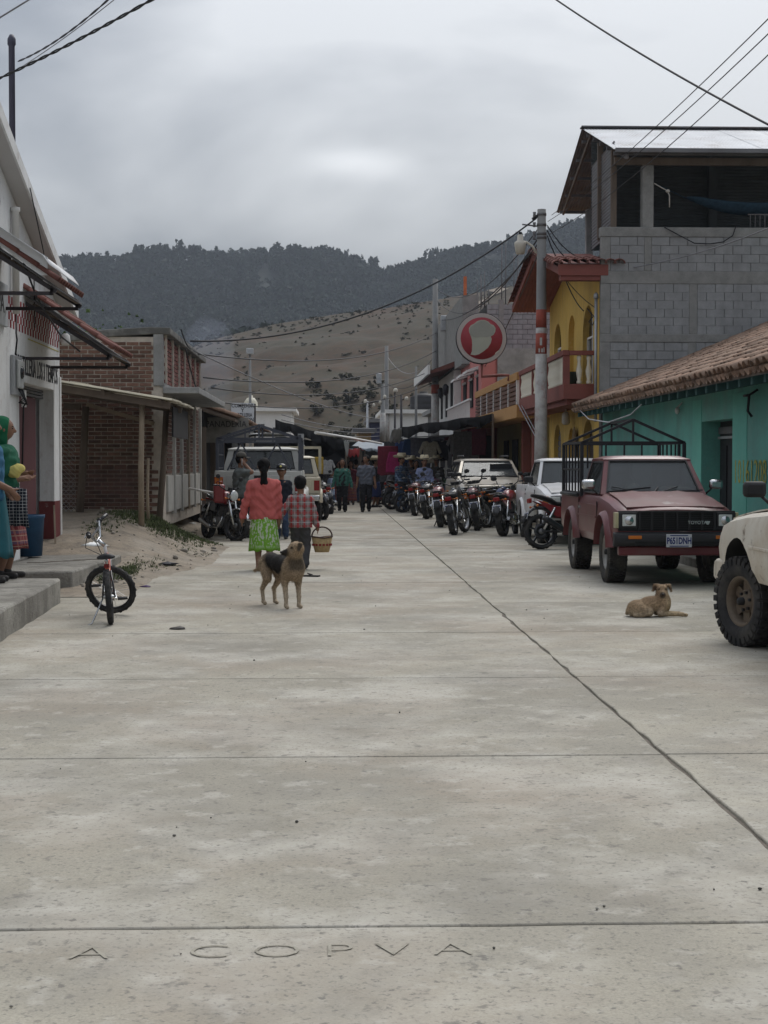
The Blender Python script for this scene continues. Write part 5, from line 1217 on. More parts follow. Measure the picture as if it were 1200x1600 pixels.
def vehicle(name, label, cat, loc, rz, m_b, W=1.5, yF=2.0, yR=-2.1, yaf=1.35, yar=-1.15, zb=.42, zh=.92, zc=1.05, zr=1.56, yc=.72, yr0=.25, ycr=-.62, yr1=-.42, r=.36, tw=.24, rr=.2, lugs=1, bed=True, zbed=None, arch=.07, flare=.05, steer=0, m_r=None, style='holes', tumble=.12, m_t=None, side_fac=1.0, wind_t=.06, interior=True):
    t = thing(name, label, cat, loc, rz); hw = W/2; zbed = zbed or zc-.03; tf = hw-tw/2+.01
    def ring(y, zt, k=1.0, zbt=None, cr=.05):
        h = hw*k; z0 = zbt or zb; s = [(h*.93, z0), (h*.985, z0+.10), (h, (z0+zt)/2), (h-.012, zt-.13), (h-.04, zt-.045), (h-.10, zt-.008), (h*.45, zt+cr*.35)]
        pts = [V(x, y, z) for x, z in s]+[V(0, y, zt+cr*.5)]+[V(-x, y, z) for x, z in s[::-1]]
        return pts
    rear = ycr if bed else yR
    st = [ring(yF, zh-.035, .955), ring(yF-.04, zh-.005, .975), ring(yF-.30, zh+.25*(zc-zh), 1), ring((yF+yc)/2, zh+.6*(zc-zh), 1), ring(yc+.06, zc-.01, 1), ring(yc, zc, 1, cr=.02), ring((yc+rear)/2, zc, 1, cr=.0), ring(rear+.05, zc-.005, 1, cr=0), ring(rear, zc-.02, .985, cr=0)]
    b = MB(); b.loft([s for s in st]); o = b.build('body', [m_b, m_under], t); fix_normals(o)
    bo = None
    if bed:
        bo = MB(); 
        h = hw
        sec = [V(x, 0, z) for x, z in ((h*.93, zb+.04), (h*.985, zb+.12), (h, (zb+zbed)/2), (h-.008, zbed-.06), (h-.02, zbed), (h-.09, zbed), (h-.09, zb+.30), (-h+.09, zb+.30), (-h+.09, zbed), (-h+.02, zbed), (-h+.008, zbed-.06), (-h, (zb+zbed)/2), (-h*.985, zb+.12), (-h*.93, zb+.04))]
        bo.loft([[p+V(0, y, 0) for p in sec] for y in (ycr-.02, (ycr+yR)/2, yR)]); bo = bo.build('bed', [m_b, m_under], t); fix_normals(bo)
        MB().box((0, ycr-.05, (zb+.3+zbed)/2), (2*hw-.19, .04, zbed-zb-.3)).build('bed_front', m_b, t)
        tg = MB().box((0, yR+.005, (zb+.22+zbed)/2), (2*hw-.06, .06, zbed-zb-.24)).build('tailgate', m_b, t, bevel=.015)
        MB().box((0, yR-.03, (zb+.22+zbed)/2+.04), (2*hw-.5, .012, (zbed-zb-.24)*.45)).build('panel', m_b, tg, bevel=.01); MB().box((0, yR-.035, zbed-.13), (.20, .02, .06)).build('handle', m_plastic, tg)
    # wheel arches
    for y, ob in ((yaf, o), (yar, bo if bed else o)):
        cu = MB(); cu.lathe([(r+arch, -hw-.3), (r+arch, hw+.3)], (0, y, r+.03), 'x', 28); cu.boxm(-hw-.3, hw+.3, y-r-arch+.001, y+r+arch-.001, -.3, r) if False else None
        c = cu.build('cut', m_under); c.parent = t; c.data.materials.clear(); c.data.materials.append(m_under)
        md = ob.modifiers.new('b', 'BOOLEAN'); md.object = c; md.operation = 'DIFFERENCE'; md.solver = 'EXACT'; md.material_mode = 'TRANSFER'
        bpy.context.view_layer.update(); bake(ob); bpy.data.objects.remove(c)
    for ob in (o, bo):
        if ob: ob.data.shade_smooth(); ob.data.set_sharp_from_angle(angle=R(32))
    for y in (yaf, yar):
        for s in (-1, 1):
            fl = MB(); ra = r+arch; rings = []
            for i in range(17):
                ra = r+arch; a0 = math.asin(min(.9, max(-.2, (zb-.02-r-.03)/ra))); a = a0+(PI-2*a0)*i/16; cy, cz = math.cos(a), math.sin(a)
                rings.append([V(s*(hw-.03), y+cy*(ra+.055), r+.03+cz*(ra+.055)), V(s*(hw+flare*.6), y+cy*(ra+.03), r+.03+cz*(ra+.03)), V(s*(hw+flare), y+cy*(ra-.005), r+.03+cz*(ra-.005)), V(s*(hw-.05), y+cy*(ra-.012), r+.03+cz*(ra-.012))])
            fl.loft(rings)
            if flare > 0: f_ = fl.build('fender_flare', m_b, t); fix_normals(f_); f_.data.shade_smooth(); f_.data.set_sharp_from_angle(angle=R(50))
            wheel(t, (s*tf, y, r), s, r, tw, rr, lugs, style, steer if y == yaf else 0, m_r, m_t)
        MB().tube([(-tf, y, r), (tf, y, r)], .045, 8).build('axle', m_under, t)
    MB().ell((.1, yar, r), (.17, .17, .16)).build('differential', m_under, t)
    MB().boxm(-hw*.55, hw*.55, yR+.15, yF-.2, zb-.06, zb+.30).build('chassis', m_under, t); MB().boxm(-hw*.62, hw*.62, yaf-r-.1, yaf+r+.1, zb, zh-.12).build('engine_bay', m_under, t)
    MB().boxm(-hw*.62, hw*.62, yar-r-.1, yar+r+.1, zb, (zb+.33 if bed else zc-.1)).build('wheel_wells', m_under, t)
    # hood
    P = []
    for i in range(9):
        y = yF-.05-(yF-.05-yc-.05)*i/8; row = []
        for j in range(13):
            x = (j-6)/6*(hw-.14); zt = interp(y, [(yc, zc), ((yF+yc)/2, zh+.6*(zc-zh)), (yF-.3, zh+.25*(zc-zh)), (yF-.04, zh-.005)][::1]); a = abs(x)/hw
            row.append((x, y, zt+.012+.022*(1-a*a)+(.012 if .30 < a < .42 else 0)*(1 if i > 1 else .3)))
        P.append(row)
    hd = MB().sheet(P, .012).build('hood', m_b, t, sharp=30); fix_normals(hd)
    # doors
    ynose = yc-.02
    for s in (-1, 1):
        d = MB(); x0, x1 = s*(hw-.006), s*(hw+.0025)
        dr = ycr+.06 if bed else (yc+yR)/2*.5
        d.prism([(dr, zb+.10), (ynose-.18, zb+.10), (ynose-.02, zb+.3), (ynose, zc-.14), (dr, zc-.14)], min(x0, x1), max(x0, x1), 'x'); d = d.build('door', m_b, t, bevel=.004)
        for yy_ in (dr-.006, ynose+.006): MB().boxm(min(s*(hw-.01), s*(hw+.003)), max(s*(hw-.01), s*(hw+.003)), yy_-.006, yy_+.006, zb+.12, zc-.10).build('seam', m_under, d)
        MB().boxm(min(s*(hw-.01), s*(hw+.012)), max(s*(hw-.01), s*(hw+.012)), dr+.02, ynose-.05, zb+.30, zb+.325).build('trim', m_b, d)
        MB().box((s*(hw+.012), dr+.12, zc-.20), (.018, .13, .035)).build('handle', m_chrome, d)
        if not bed:
            d = MB(); d.prism([(yar+r+arch+.02, zb+.10), (dr-.012, zb+.10), (dr-.012, zc-.14), (yar+.1, zc-.14), (yar+.1, r*2+.16)], min(x0, x1), max(x0, x1), 'x'); d = d.build('door', m_b, t, bevel=.006)
    # cabin
    x0, x1 = hw-.055, hw-.055-tumble
    A, B = V(-x0, yc-.02, zc-.01), V(x0, yc-.02, zc-.01); C, D = V(x1, yr0, zr-.05), V(-x1, yr0, zr-.05)
    rb = rear+.03; E_, G_ = V(-x0, rb, zc-.01), V(x0, rb, zc-.01); H_, I_ = V(x1, yr1, zr-.05), V(-x1, yr1, zr-.05)
    fr = MB(); n1_ = (B-A).cross(D-A).normalized(); n1_ = n1_ if n1_.y > 0 else -n1_
    q = framed(fr, A, B, C, D, .055, .055, .05, wind_t, n1_); ws = [(q, n1_, 'windscreen')]
    n2 = V(0, -1, .2).normalized(); q = framed(fr, E_, G_, H_, I_, .09, .09, .14, .10, n2); ws.append((q, n2, 'rear_window'))
    for s in (-1, 1):
        a, b_, c, d = (V(s*p.x, p.y, p.z) for p in (V(x0, rb, zc-.01), B, C, H_)); ns = V(s, 0, .3).normalized()
        if bed: q = framed(fr, a, b_, c, d, .10, .05, .03, .09, ns); ws.append((q, ns, 'side_window'))
        else:
            cuts = (0, .30, .62, 1)
            for k in range(3):
                aa, bb, cc, dd = quadpt(a, b_, c, d, cuts[k], 0), quadpt(a, b_, c, d, cuts[k+1], 0), quadpt(a, b_, c, d, cuts[k+1], 1), quadpt(a, b_, c, d, cuts[k], 1)
                q = framed(fr, aa, bb, cc, dd, .05, .05, .03, .09, ns); ws.append((q, ns, 'side_window'))
    cb = fr.build('cab_frame', m_b, t); 
    for q, n_, nm in ws:
        pn = pane(t, q, n_, m_glass if nm == 'windscreen' else m_glassr, nm)
        b = MB()
        for i in range(4): p0, p1 = q[i], q[(i+1) % 4]; b.bar(p0-n_*.001, p1-n_*.001, .018, .018, up=n_)
        b.build('rubber_seal', m_plastic, pn)
    P = []
    for i in range(11):
        u = i/10; row = []
        for j in range(9):
            v = j/8; e_ = min(u, 1-u, .12)/.12; f_ = min(v, 1-v, .2)/.2; k = (1-(1-e_)**2)*.6+(1-(1-f_)**2)*.4
            row.append((-x1-.012+(2*x1+.024)*v, yr0+.02+(yr1-.02-yr0-.02)*u, zr-.055+.05*k*min(1, (e_+.25))*min(1, f_+.35)))
        P.append(row)
    rf = MB().sheet(P, .025).build('roof', m_b, t, sharp=50); fix_normals(rf)
    if interior:
        MB().boxm(-x0+.06, x0-.06, rb+.05, yc-.06, zc-.03, zc+.03).build('cabin_floor', m_under, t)
        MB().boxm(-x0+.07, x0-.07, yc-.28, yc-.10, zc, zc+.06).build('dashboard', m_plastic, t, bevel=.02)
        for s in (-1, 1):
            st_ = MB().box((s*.34, yr0-.35, zc+.18), (.42, .12, .46)).build('seat', m_seat, t, bevel=.05); MB().box((s*.34, yr0-.37, zc+.40), (.24, .09, .14)).build('headrest', m_seat, st_, bevel=.03)
    t['dims'] = 0; del t['dims']
    return t
def plate(par, loc, txt, rot=FACE_S, w=.305, h=.155):
    o = MB().box((0, 0, 0), (w, h, .008)).build('licence_plate', m_plate, par, loc, bevel=.006); o.rotation_euler = rot
    if txt:
        l = lettering('lettering', txt, m_ink, o, (0, -.004, .0045), (0, 0, 0), .105, .66, .0015, .004)
        MB().box((0, h*.40, .0046), (w*.7, .012, .001)).build('print_line', m_ink, o); MB().box((0, -h*.41, .0046), (w*.75, .012, .001)).build('print_line', m_ink, o)
    return o
def mirror(par, x, y, z, s, m=None):
    b = MB(); b.tube([(x, y, z-.12), (x+s*.07, y+.02, z-.05)], .012, 6); o = b.build('mirror_arm', m_plastic, par)
    q = MB().box((x+s*.12, y+.03, z), (.17, .09, .12)).build('mirror', m or m_chrome, par, bevel=.03); return q

# ---- red pickup facing the camera (local +y is its front; rz = pi turns it to the camera)
m_redp = mat('faded_red_paint', (.105, .014, .018), .38, .16, 1.2, spec=.4, coat=.2, dirt=[((.165, .05, .052), .55, 1.6, .5, .56), ((.36, .30, .28), .8, 1.7, .88, .635), ((.10, .065, .05), .6, 2.5, .5, .57)])
t = rp = vehicle('red_pickup', 'faded red pickup truck with black rack facing the camera', 'pickup truck', (4.12, 20.25, 0), PI, m_redp, W=1.46, yF=2.15, yR=-2.15, yaf=1.38, yar=-1.12, zb=.47, zh=.93, zc=1.085, zr=1.575, yc=.86, yr0=.42, ycr=-.62, yr1=-.45, r=.375, tw=.25, rr=.215, m_t=m_tyred, flare=.06, arch=.06)
yf = 2.15
MB().boxm(-.70, .70, yf-.02, yf+.012, .665, .905).build('front_panel', m_plastic, t, bevel=.01)
gr = MB().boxm(-.46, .46, yf+.012, yf+.022, .675, .885).build('grille', m_under, t)
for i in range(7): MB().boxm(-.46+i*.1495, -.435+i*.1495, yf+.02, yf+.045, .675, .89).build('bar', m_plastic, gr)
for i in range(9): MB().boxm(-.45, .45, yf+.018, yf+.030, .69+i*.022, .696+i*.022).build('slat', m_plastic, gr)
MB().boxm(-.47, .47, yf+.012, yf+.05, .885, .905).build('rim', m_plastic, gr)
lettering('badge', 'TOYOTA', m_chrome, gr, (-.235, yf+.05, .765), (PI/2, 0, PI), .055, 1.0, .004, .001); MB().prism([(-.39, .785), (-.33, .785), (-.345, .745), (-.36, .74), (-.375, .745)], yf+.045, yf+.05, 'y').build('badge', m_chrome, gr)
for s in (-1, 1):
    h_ = MB().boxm(s*.585-.115, s*.585+.115, yf+.012, yf+.03, .695, .885).build('headlight', m_plastic, t, bevel=.006); MB().boxm(s*.575-.08, s*.575+.08, yf+.03, yf+.04, .725, .86).build('lens', m_lens, h_, bevel=.012)
    b = MB(); b.lathe([(.055, 0), (.05, .006), (.002, .012)], (s*.575, yf+.039, .79), 'y', 16, caps=False); b.build('bulb', m_chrome, h_)
    MB().boxm(min(s*.69, s*.735), max(s*.69, s*.735), yf-.12, yf+.025, .70, .885).build('corner_lamp', mat('old_corner_lens', (.36, .33, .20), .3), t, bevel=.006)
bp = MB(); bp.prism([(yf+.0, .655), (yf+.10, .64), (yf+.12, .60), (yf+.12, .53), (yf+.09, .49), (yf, .48)], -.765, .765, 'x'); bp = bp.build('bumper', m_plastic, t, bevel=.012)
MB().boxm(-.70, .70, yf-.05, yf+.05, .375, .485).build('valance', m_redp, t, bevel=.02)
for s in (-1, 1): MB().boxm(s*.52-.08, s*.52+.08, yf+.118, yf+.128, .575, .615).build('indicator', m_amber, bp, bevel=.004)
for s in (-.32, .34): MB().boxm(s-.18, s+.18, yf+.118, yf+.124, .50, .545).build('vent', m_under, bp)
plate(t, (0, yf+.132, .555), 'P651DNH', (PI/2, 0, PI))
for s in (-1, 1):
    mirror(t, s*.70, .72, 1.20, s); MB().bar((s*.12+.05, .90, 1.10), (s*.42+.10, .76, 1.17), .018, .012).build('wiper', m_black, t); MB().bar((s*.30+.3, .895, 1.105), (s*.05-.02, .78, 1.16), .012, .02).build('wiper', m_black, t)
MB().bar((-.62, .875, 1.13), (-.05, .90, 1.105), .022, .014).build('wiper', m_black, t)
MB().ell((.22, .62, 1.15), (.10, .07, .07), 12, 8).build('dash_hat', m_cloth_p, t); MB().ell((-.30, .64, 1.13), (.24, .08, .05), 12, 8).build('dash_cloth', m_cloth_p, t)
wh = MB(); wh.tube([(.33+.16*math.cos(a*PI/8), .50-.05*math.sin(a*PI/8), 1.2+.15*math.sin(a*PI/8)) for a in range(16)], .012, 6, closed=True); wh.build('steering_wheel', m_plastic, t)
# black house-shaped rack
rk_ = thing('x', '', '') if False else None
def rack(par, hw, y0, y1, zr0, ze, za, m, nb=5, w=.035, apex=True, name='rack', side_n=6, mid=None):
    b = MB()
    for s in (-1, 1):
        for y in (y0, y1): b.bar((s*hw, y, zr0), (s*hw, y, ze), w*1.3)
        b.bar((s*hw, y0, ze), (s*hw, y1, ze), w); b.bar((s*hw, y0, (zr0+ze)/2), (s*hw, y1, (zr0+ze)/2), w*.7); b.bar((s*hw, y0, zr0+.05), (s*hw, y1, zr0+.05), w*.8)
        for i in range(1, side_n): y = y0+(y1-y0)*i/side_n; b.bar((s*hw, y, zr0), (s*hw, y, ze), w*.6)
    for y in (y0, y1):
        b.bar((-hw, y, ze), (hw, y, ze), w)
        if apex: b.bar((-hw, y, ze), (0, y, za), w); b.bar((hw, y, ze), (0, y, za), w); b.bar((0, y, ze), (0, y, za), w*.8)
    if apex: b.bar((0, y0, za), (0, y1, za), w)
    return b.build(name, m, par)
rk_ = rack(t, .70, -2.45+.35, -.50, 1.02, 1.75, 2.06, m_black)
for i in range(6): MB().bar((-.62+.25*i if i < 3 else .12+.25*(i-3), -.5, 1.4), (-.62+.25*i if i < 3 else .12+.25*(i-3), -.5, 1.73), .022).build('bar', m_black, rk_)
MB().tube([(.74, -2.05, 1.04), (.74, -.6, 1.04)], .025, 8).build('rail', m_plastic, t); MB().tube([(-.74, -2.05, 1.04), (-.74, -.6, 1.04)], .025, 8).build('rail', m_plastic, t)

# ---- near white pickup, front left corner, pointing away
m_wpaint = mat('rusty_white_paint', (.56, .53, .46), .5, .08, 1.5, spec=.4, coat=.1, dirt=[((.30, .20, .11), .7, 1.6, .5, .60), ((.07, .04, .028), .9, 5, .85, .66), ((.40, .33, .23), .6, .8, .3, .54), ((.10, .055, .035), .8, 14, .85, .68)])
m_rimr = mat('rusty_rim', (.15, .12, .09), .7, .25, 6, metal=.3, dirt=[((.07, .045, .03), .7, 5, .5, .55)])
t = vehicle('white_pickup', 'dented rusty white pickup with chunky tyre at the right edge', 'pickup truck', (4.07, 10.85, 0), 0, m_wpaint, W=1.62, yF=2.02, yR=-2.3, yaf=1.35, yar=-1.35, zb=.54, zh=.99, zc=1.13, zr=1.66, yc=.45, yr0=.0, ycr=-1.0, yr1=-.85, r=.36, tw=.25, rr=.20, lugs=2, flare=0, arch=.12, steer=R(17), m_r=m_rimr)
bp = MB().prism([(2.0, .66), (2.10, .64), (2.12, .58), (2.12, .50), (2.02, .47)], -.80, .80, 'x').build('bumper', m_wpaint, t, bevel=.015)
MB().boxm(-.80, -.70, 1.83, 2.06, .47, .66).build('bumper_end', m_wpaint, bp, bevel=.02)
MB().boxm(-.65, .65, 2.02, 2.04, .70, .92).build('grille', m_plastic, t)
for s in (-1, 1): MB().boxm(s*.6-.1, s*.6+.1, 2.04, 2.05, .72, .9).build('headlight', m_lens, t)
mirror(t, -.77, .52, 1.27, -1, m_plastic)
MB().boxm(-.818, -.805, -.9, .98, .80, .825).build('trim', m_wpaint, t, bevel=.004)

# ---- white pickup facing the camera behind the red one
m_wp2 = mat('white_car_paint', (.60, .60, .60), .4, .06, 1.5, spec=.5, coat=.3, dirt=[((.36, .34, .30), .5, 2.5, .4, .62)])
t = vehicle('white_pickup', 'white pickup facing the camera behind the red pickup', 'pickup truck', (4.58, 29.5, 0), PI, m_wp2, W=1.48, yF=2.1, yR=-2.05, yaf=1.35, yar=-1.15, zb=.45, zh=.93, zc=1.08, zr=1.58, yc=.80, yr0=.38, ycr=-.62, yr1=-.45, r=.33, tw=.2, rr=.19, arch=.07, flare=.04)
MB().boxm(-.62, .62, 2.1, 2.12, .68, .88).build('grille', m_plastic, t)
for s in (-1, 1):
    MB().boxm(s*.55-.1, s*.55+.1, 2.12, 2.14, .70, .87).build('headlight', m_lens, t, bevel=.01); MB().boxm(min(s*.66, s*.745), max(s*.66, s*.745), 1.93, 2.12, .69, .88).build('indicator', m_amber, t, bevel=.006); mirror(t, s*.72, .70, 1.17, s, m_plastic)
MB().prism([(2.1, .65), (2.2, .63), (2.2, .50), (2.1, .48)], -.75, .75, 'x').build('bumper', m_chrome, t, bevel=.015)

# ---- beige estate car facing the camera
m_beige = mat('champagne_paint', (.30, .265, .205), .38, .05, 1.5, spec=.5, metal=.3, coat=.4)
t = vehicle('beige_car', 'champagne beige estate car parked facing the camera behind motorcycles', 'car', (3.88, 38.2, 0), PI, m_beige, W=1.68, yF=2.15, yR=-2.2, yaf=1.35, yar=-1.3, zb=.32, zh=.95, zc=1.12, zr=1.60, yc=1.05, yr0=.28, yr1=-1.9, r=.33, tw=.2, rr=.2, bed=False, tumble=.16, arch=.06, flare=.01, style='five')
gr = MB().boxm(-.42, .42, 2.15, 2.175, .70, .90).build('grille', m_under, t, bevel=.02)
for i in range(5): MB().boxm(-.40, .40, 2.172, 2.185, .72+i*.036, .73+i*.036).build('slat', m_plastic, gr)
b = MB(); b.tube([(.085*math.cos(a*PI/10), 2.19, .80+.058*math.sin(a*PI/10)) for a in range(20)], .009, 6, closed=True); b.tube([(.045*math.cos(a*PI/10), 2.19, .805+.055*math.sin(a*PI/10)) for a in range(20)], .007, 6, closed=True); b.build('emblem', m_chrome, gr)
for s in (-1, 1):
    h_ = MB().prism([(s*.44, .74), (s*.78, .76), (s*.81, .92), (s*.46, .90)] if s > 0 else [(s*.46, .90), (s*.81, .92), (s*.78, .76), (s*.44, .74)], 2.08, 2.15, 'y').build('headlight', m_lens, t, bevel=.012); fix_normals(h_)
    MB().boxm(min(s*.74, s*.83), max(s*.74, s*.83), 2.0, 2.10, .78, .90).build('indicator', m_amber, t, bevel=.01); mirror(t, s*.82, .95, 1.20, s, m_plastic)
    MB().tube([(s*.55, .2, 1.62), (s*.56, .1, 1.66), (s*.56, -1.6, 1.66), (s*.55, -1.75, 1.61)], .018, 6).build('roof_rail', m_plastic, t)
MB().prism([(2.12, .68), (2.24, .64), (2.25, .46), (2.14, .34)], -.80, .80, 'x').build('bumper', m_beige, t, bevel=.03); plate(t, (0, 2.256, .53), 'P 284CKB', (PI/2, 0, PI))
MB().boxm(-.60, -.05, .60, .62, 1.16, 1.46).build('sun_shade', m_black, t)

# ---- white pickup on the left, tail to the camera, grey rack
m_wp3 = mat('worn_white_paint_car', (.46, .46, .43), .5, .07, 1.2, spec=.4, dirt=[((.28, .26, .22), .6, 2, .4, .58), ((.15, .09, .06), .6, 7, .8, .70)])
t = vehicle('white_pickup', 'old white pickup with grey rack seen from behind on the left', 'pickup truck', (-1.42, 33.2, 0), 0, m_wp3, W=1.80, yF=2.35, yR=-2.2, yaf=1.5, yar=-1.2, zb=.62, zh=1.12, zc=1.30, zr=1.83, yc=.85, yr0=.4, ycr=-.55, yr1=-.40, r=.40, tw=.26, rr=.22, zbed=1.33, arch=.08)
MB().prism([(-2.22, .80), (-2.42, .80), (-2.42, .66), (-2.22, .64)], -.88, .88, 'x').build('bumper', mat('grey_bumper', (.25, .25, .24), .5, metal=.4), t, bevel=.015)
for s in (-1, 1):
    tl = MB().boxm(min(s*.72, s*.895), max(s*.72, s*.895), -2.235, -2.20, .86, 1.20).build('tail_lamp', m_redl, t, bevel=.01); MB().boxm(min(s*.73, s*.885), max(s*.73, s*.885), -2.24, -2.234, 1.03, 1.19).build('indicator', m_amber, tl); MB().boxm(min(s*.73, s*.885), max(s*.73, s*.885), -2.24, -2.234, .87, .91).build('reversing_lens', m_lens, tl)
    MB().boxm(s*.6-.15, s*.6+.15, -2.0, -1.98, .15, .62).build('mud_flap', m_plastic, t)
m_rackg = mat('grey_rack_paint', (.06, .065, .08), .6, .2, 6)
rk_ = rack(t, .84, -2.15, -.6, 1.33, 1.97, 2.24, m_rackg, w=.045)
b = MB(); b.bar((-.84, -2.15, 1.90), (.84, -2.15, 1.90), .04)
for s in (-1, 1): b.bar((s*.36, -2.15, 1.90), (s*.36-.28, -2.1, 1.33), .03); b.bar((s*.36, -2.15, 1.90), (s*.36+.28, -2.1, 1.33), .03); b.bar((s*.28, -2.15, 1.9), (s*.28, -2.15, 2.15), .03)
b.bar((.82, -2.18, 1.33), (.82, -2.18, 2.05), .10, .06); b.build('brace', m_rackg, rk_)
MB().boxm(-.12, .12, -2.215, -2.205, 1.15, 1.19).build('badge', m_plastic, t)
# ---- beige pickup with slatted rack and canvas covered truck ahead of it
m_bp = mat('cream_car_paint', (.48, .43, .32), .45, .06, 1.5, spec=.5, coat=.2)
t = vehicle('beige_pickup', 'cream pickup with pale slatted rack ahead of the white pickup', 'pickup truck', (-1.0, 40.4, 0), 0, m_bp, W=1.55, yF=2.2, yR=-2.1, yaf=1.4, yar=-1.15, zb=.5, zh=1.0, zc=1.16, zr=1.68, yc=.8, yr0=.35, ycr=-.6, yr1=-.45, r=.35, tw=.22, rr=.2)
for s in (-1, 1): MB().boxm(s*.68-.07, s*.68+.07, -2.13, -2.10, .8, 1.05).build('tail_lamp', m_redl, t)
rack(t, .74, .2, 2.0, 1.2, 1.9, 2.1, mat('cream_rack', (.42, .39, .30), .6), w=.05, apex=False); MB().boxm(-.76, .76, -2.3, -2.14, .55, .68).build('bumper', m_chrome, t, bevel=.02)
t = thing('canvas_truck', 'small truck with a white canvas covered load body on the left', 'truck', (-1.75, 45.5, 0)); 
P = [[(x, y, .9+1.42*(1-abs(x/1.0)**6*.22)+.03*math.sin(y*7+x*4)*(1-abs(x))) for y in [-1.6+.2*k for k in range(17)]] for x in [-1+.125*k for k in range(17)]]
MB().sheet(P, .01).build('canvas', mat('white_canvas', (.55, .56, .57), .7, .12, 2), t); MB().boxm(-.98, .98, -1.6, 1.6, .85, 1.95).build('load_body', m_wp3, t); MB().boxm(.85, 1.02, -1.68, -1.6, .8, 2.32).build('corner_post', m_steel, t); MB().boxm(-1.02, -.85, -1.68, -1.6, .8, 2.32).build('corner_post', m_steel, t)
MB().boxm(-.85, .85, 1.7, 3.2, .5, 1.9).build('cab', m_wp3, t, bevel=.12)
for s in (-1, 1):
    for y in (-1.0, 2.3): wheel(t, (s*.78, y, .38), s, .38, .24, .2, 0)
# ================================================================== MOTORCYCLES AND BICYCLE
m_spoke = mat('spoke_steel', (.40, .40, .40), .35, .1, 8, metal=.8)
m_eng = mat('engine_alloy', (.13, .13, .13), .5, .25, 10, metal=.5)
m_seatb = mat('seat_vinyl', (.016, .016, .017), .5, .2, 8)
m_mred = mat('bike_red', (.19, .016, .019), .3, .1, 4, coat=.4, spec=.5); m_mblack = mat('bike_black', (.014, .014, .016), .35, .1, 4, coat=.3); m_mblue = mat('bike_blue', (.02, .035, .10), .35, .1, 4, coat=.3); m_mor = mat('bike_rust_orange', (.12, .05, .025), .45, .15, 4); m_mwhite = mat('bike_white', (.5, .5, .5), .4, .08, 4); m_mmar = mat('bike_maroon', (.11, .018, .024), .35, .1, 4, coat=.3)
def moto_wheel(par, loc, r, w, alloy=True, steer=0):
    o = MB().lathe([(r-.055, -w*.42), (r-.02, -w*.5), (r-.004, -w*.28), (r, 0), (r-.004, w*.28), (r-.02, w*.5), (r-.055, w*.42), (r-.06, 0)], axis='x', n=30, closed=True).build('wheel', m_tyre, par, loc); o.rotation_euler.z = steer
    b = MB()
    for i in range(40):
        an = 2*PI*i/40; rot = Matrix.Rotation(an, 3, 'X'); b.box(rot @ V((-1)**i*w*.2, 0, r+.001), (w*.34, .026, .010), rot)
    b.build('tread', m_tyre, o)
    MB().lathe([(r-.055, -w*.36), (r-.075, -w*.3), (r-.075, w*.3), (r-.055, w*.36), (r-.062, 0)], axis='x', n=30, closed=True).build('rim', m_spoke if not alloy else m_mblack, o)
    b = MB()
    if alloy:
        for i in range(5):
            rot = Matrix.Rotation(2*PI*i/5, 3, 'X'); b.box(rot @ V(0, .012, r*.44), (.035, .03, r*.72), rot)
        b.lathe([(r*.46, .04), (r*.46, .045), (r*.18, .045), (r*.18, .04)], axis='x', n=18, closed=True)
    else:
        for i in range(24):
            rot = Matrix.Rotation(2*PI*i/24, 3, 'X'); b.bar(rot @ V(.03*(-1)**i, 0, .04), rot @ V(0, .04*(-1)**(i//2), r-.065), .004)
    b.build('spoke', m_spoke if not alloy else m_mblack, o); MB().lathe([(.045, -.07), (.06, -.03), (.06, .03), (.045, .07)], axis='x', n=14).build('hub', m_eng, o)
    return o
def arc_fender(b, y, z, r, a0, a1, w, n=12):
    rings = []
    for i in range(n+1):
        a = R(a0)+R(a1-a0)*i/n; c, s = math.cos(a), math.sin(a); rings.append([V(-w, y+c*(r-.02), z+s*(r-.02)), V(-w*.7, y+c*r, z+s*r), V(0, y+c*(r+.012), z+s*(r+.012)), V(w*.7, y+c*r, z+s*r), V(w, y+c*(r-.02), z+s*(r-.02)), V(w*.6, y+c*(r-.012), z+s*(r-.012)), V(0, y+c*(r-.0), z+s*(r-.0)), V(-w*.6, y+c*(r-.012), z+s*(r-.012))])
    b.loft(rings)
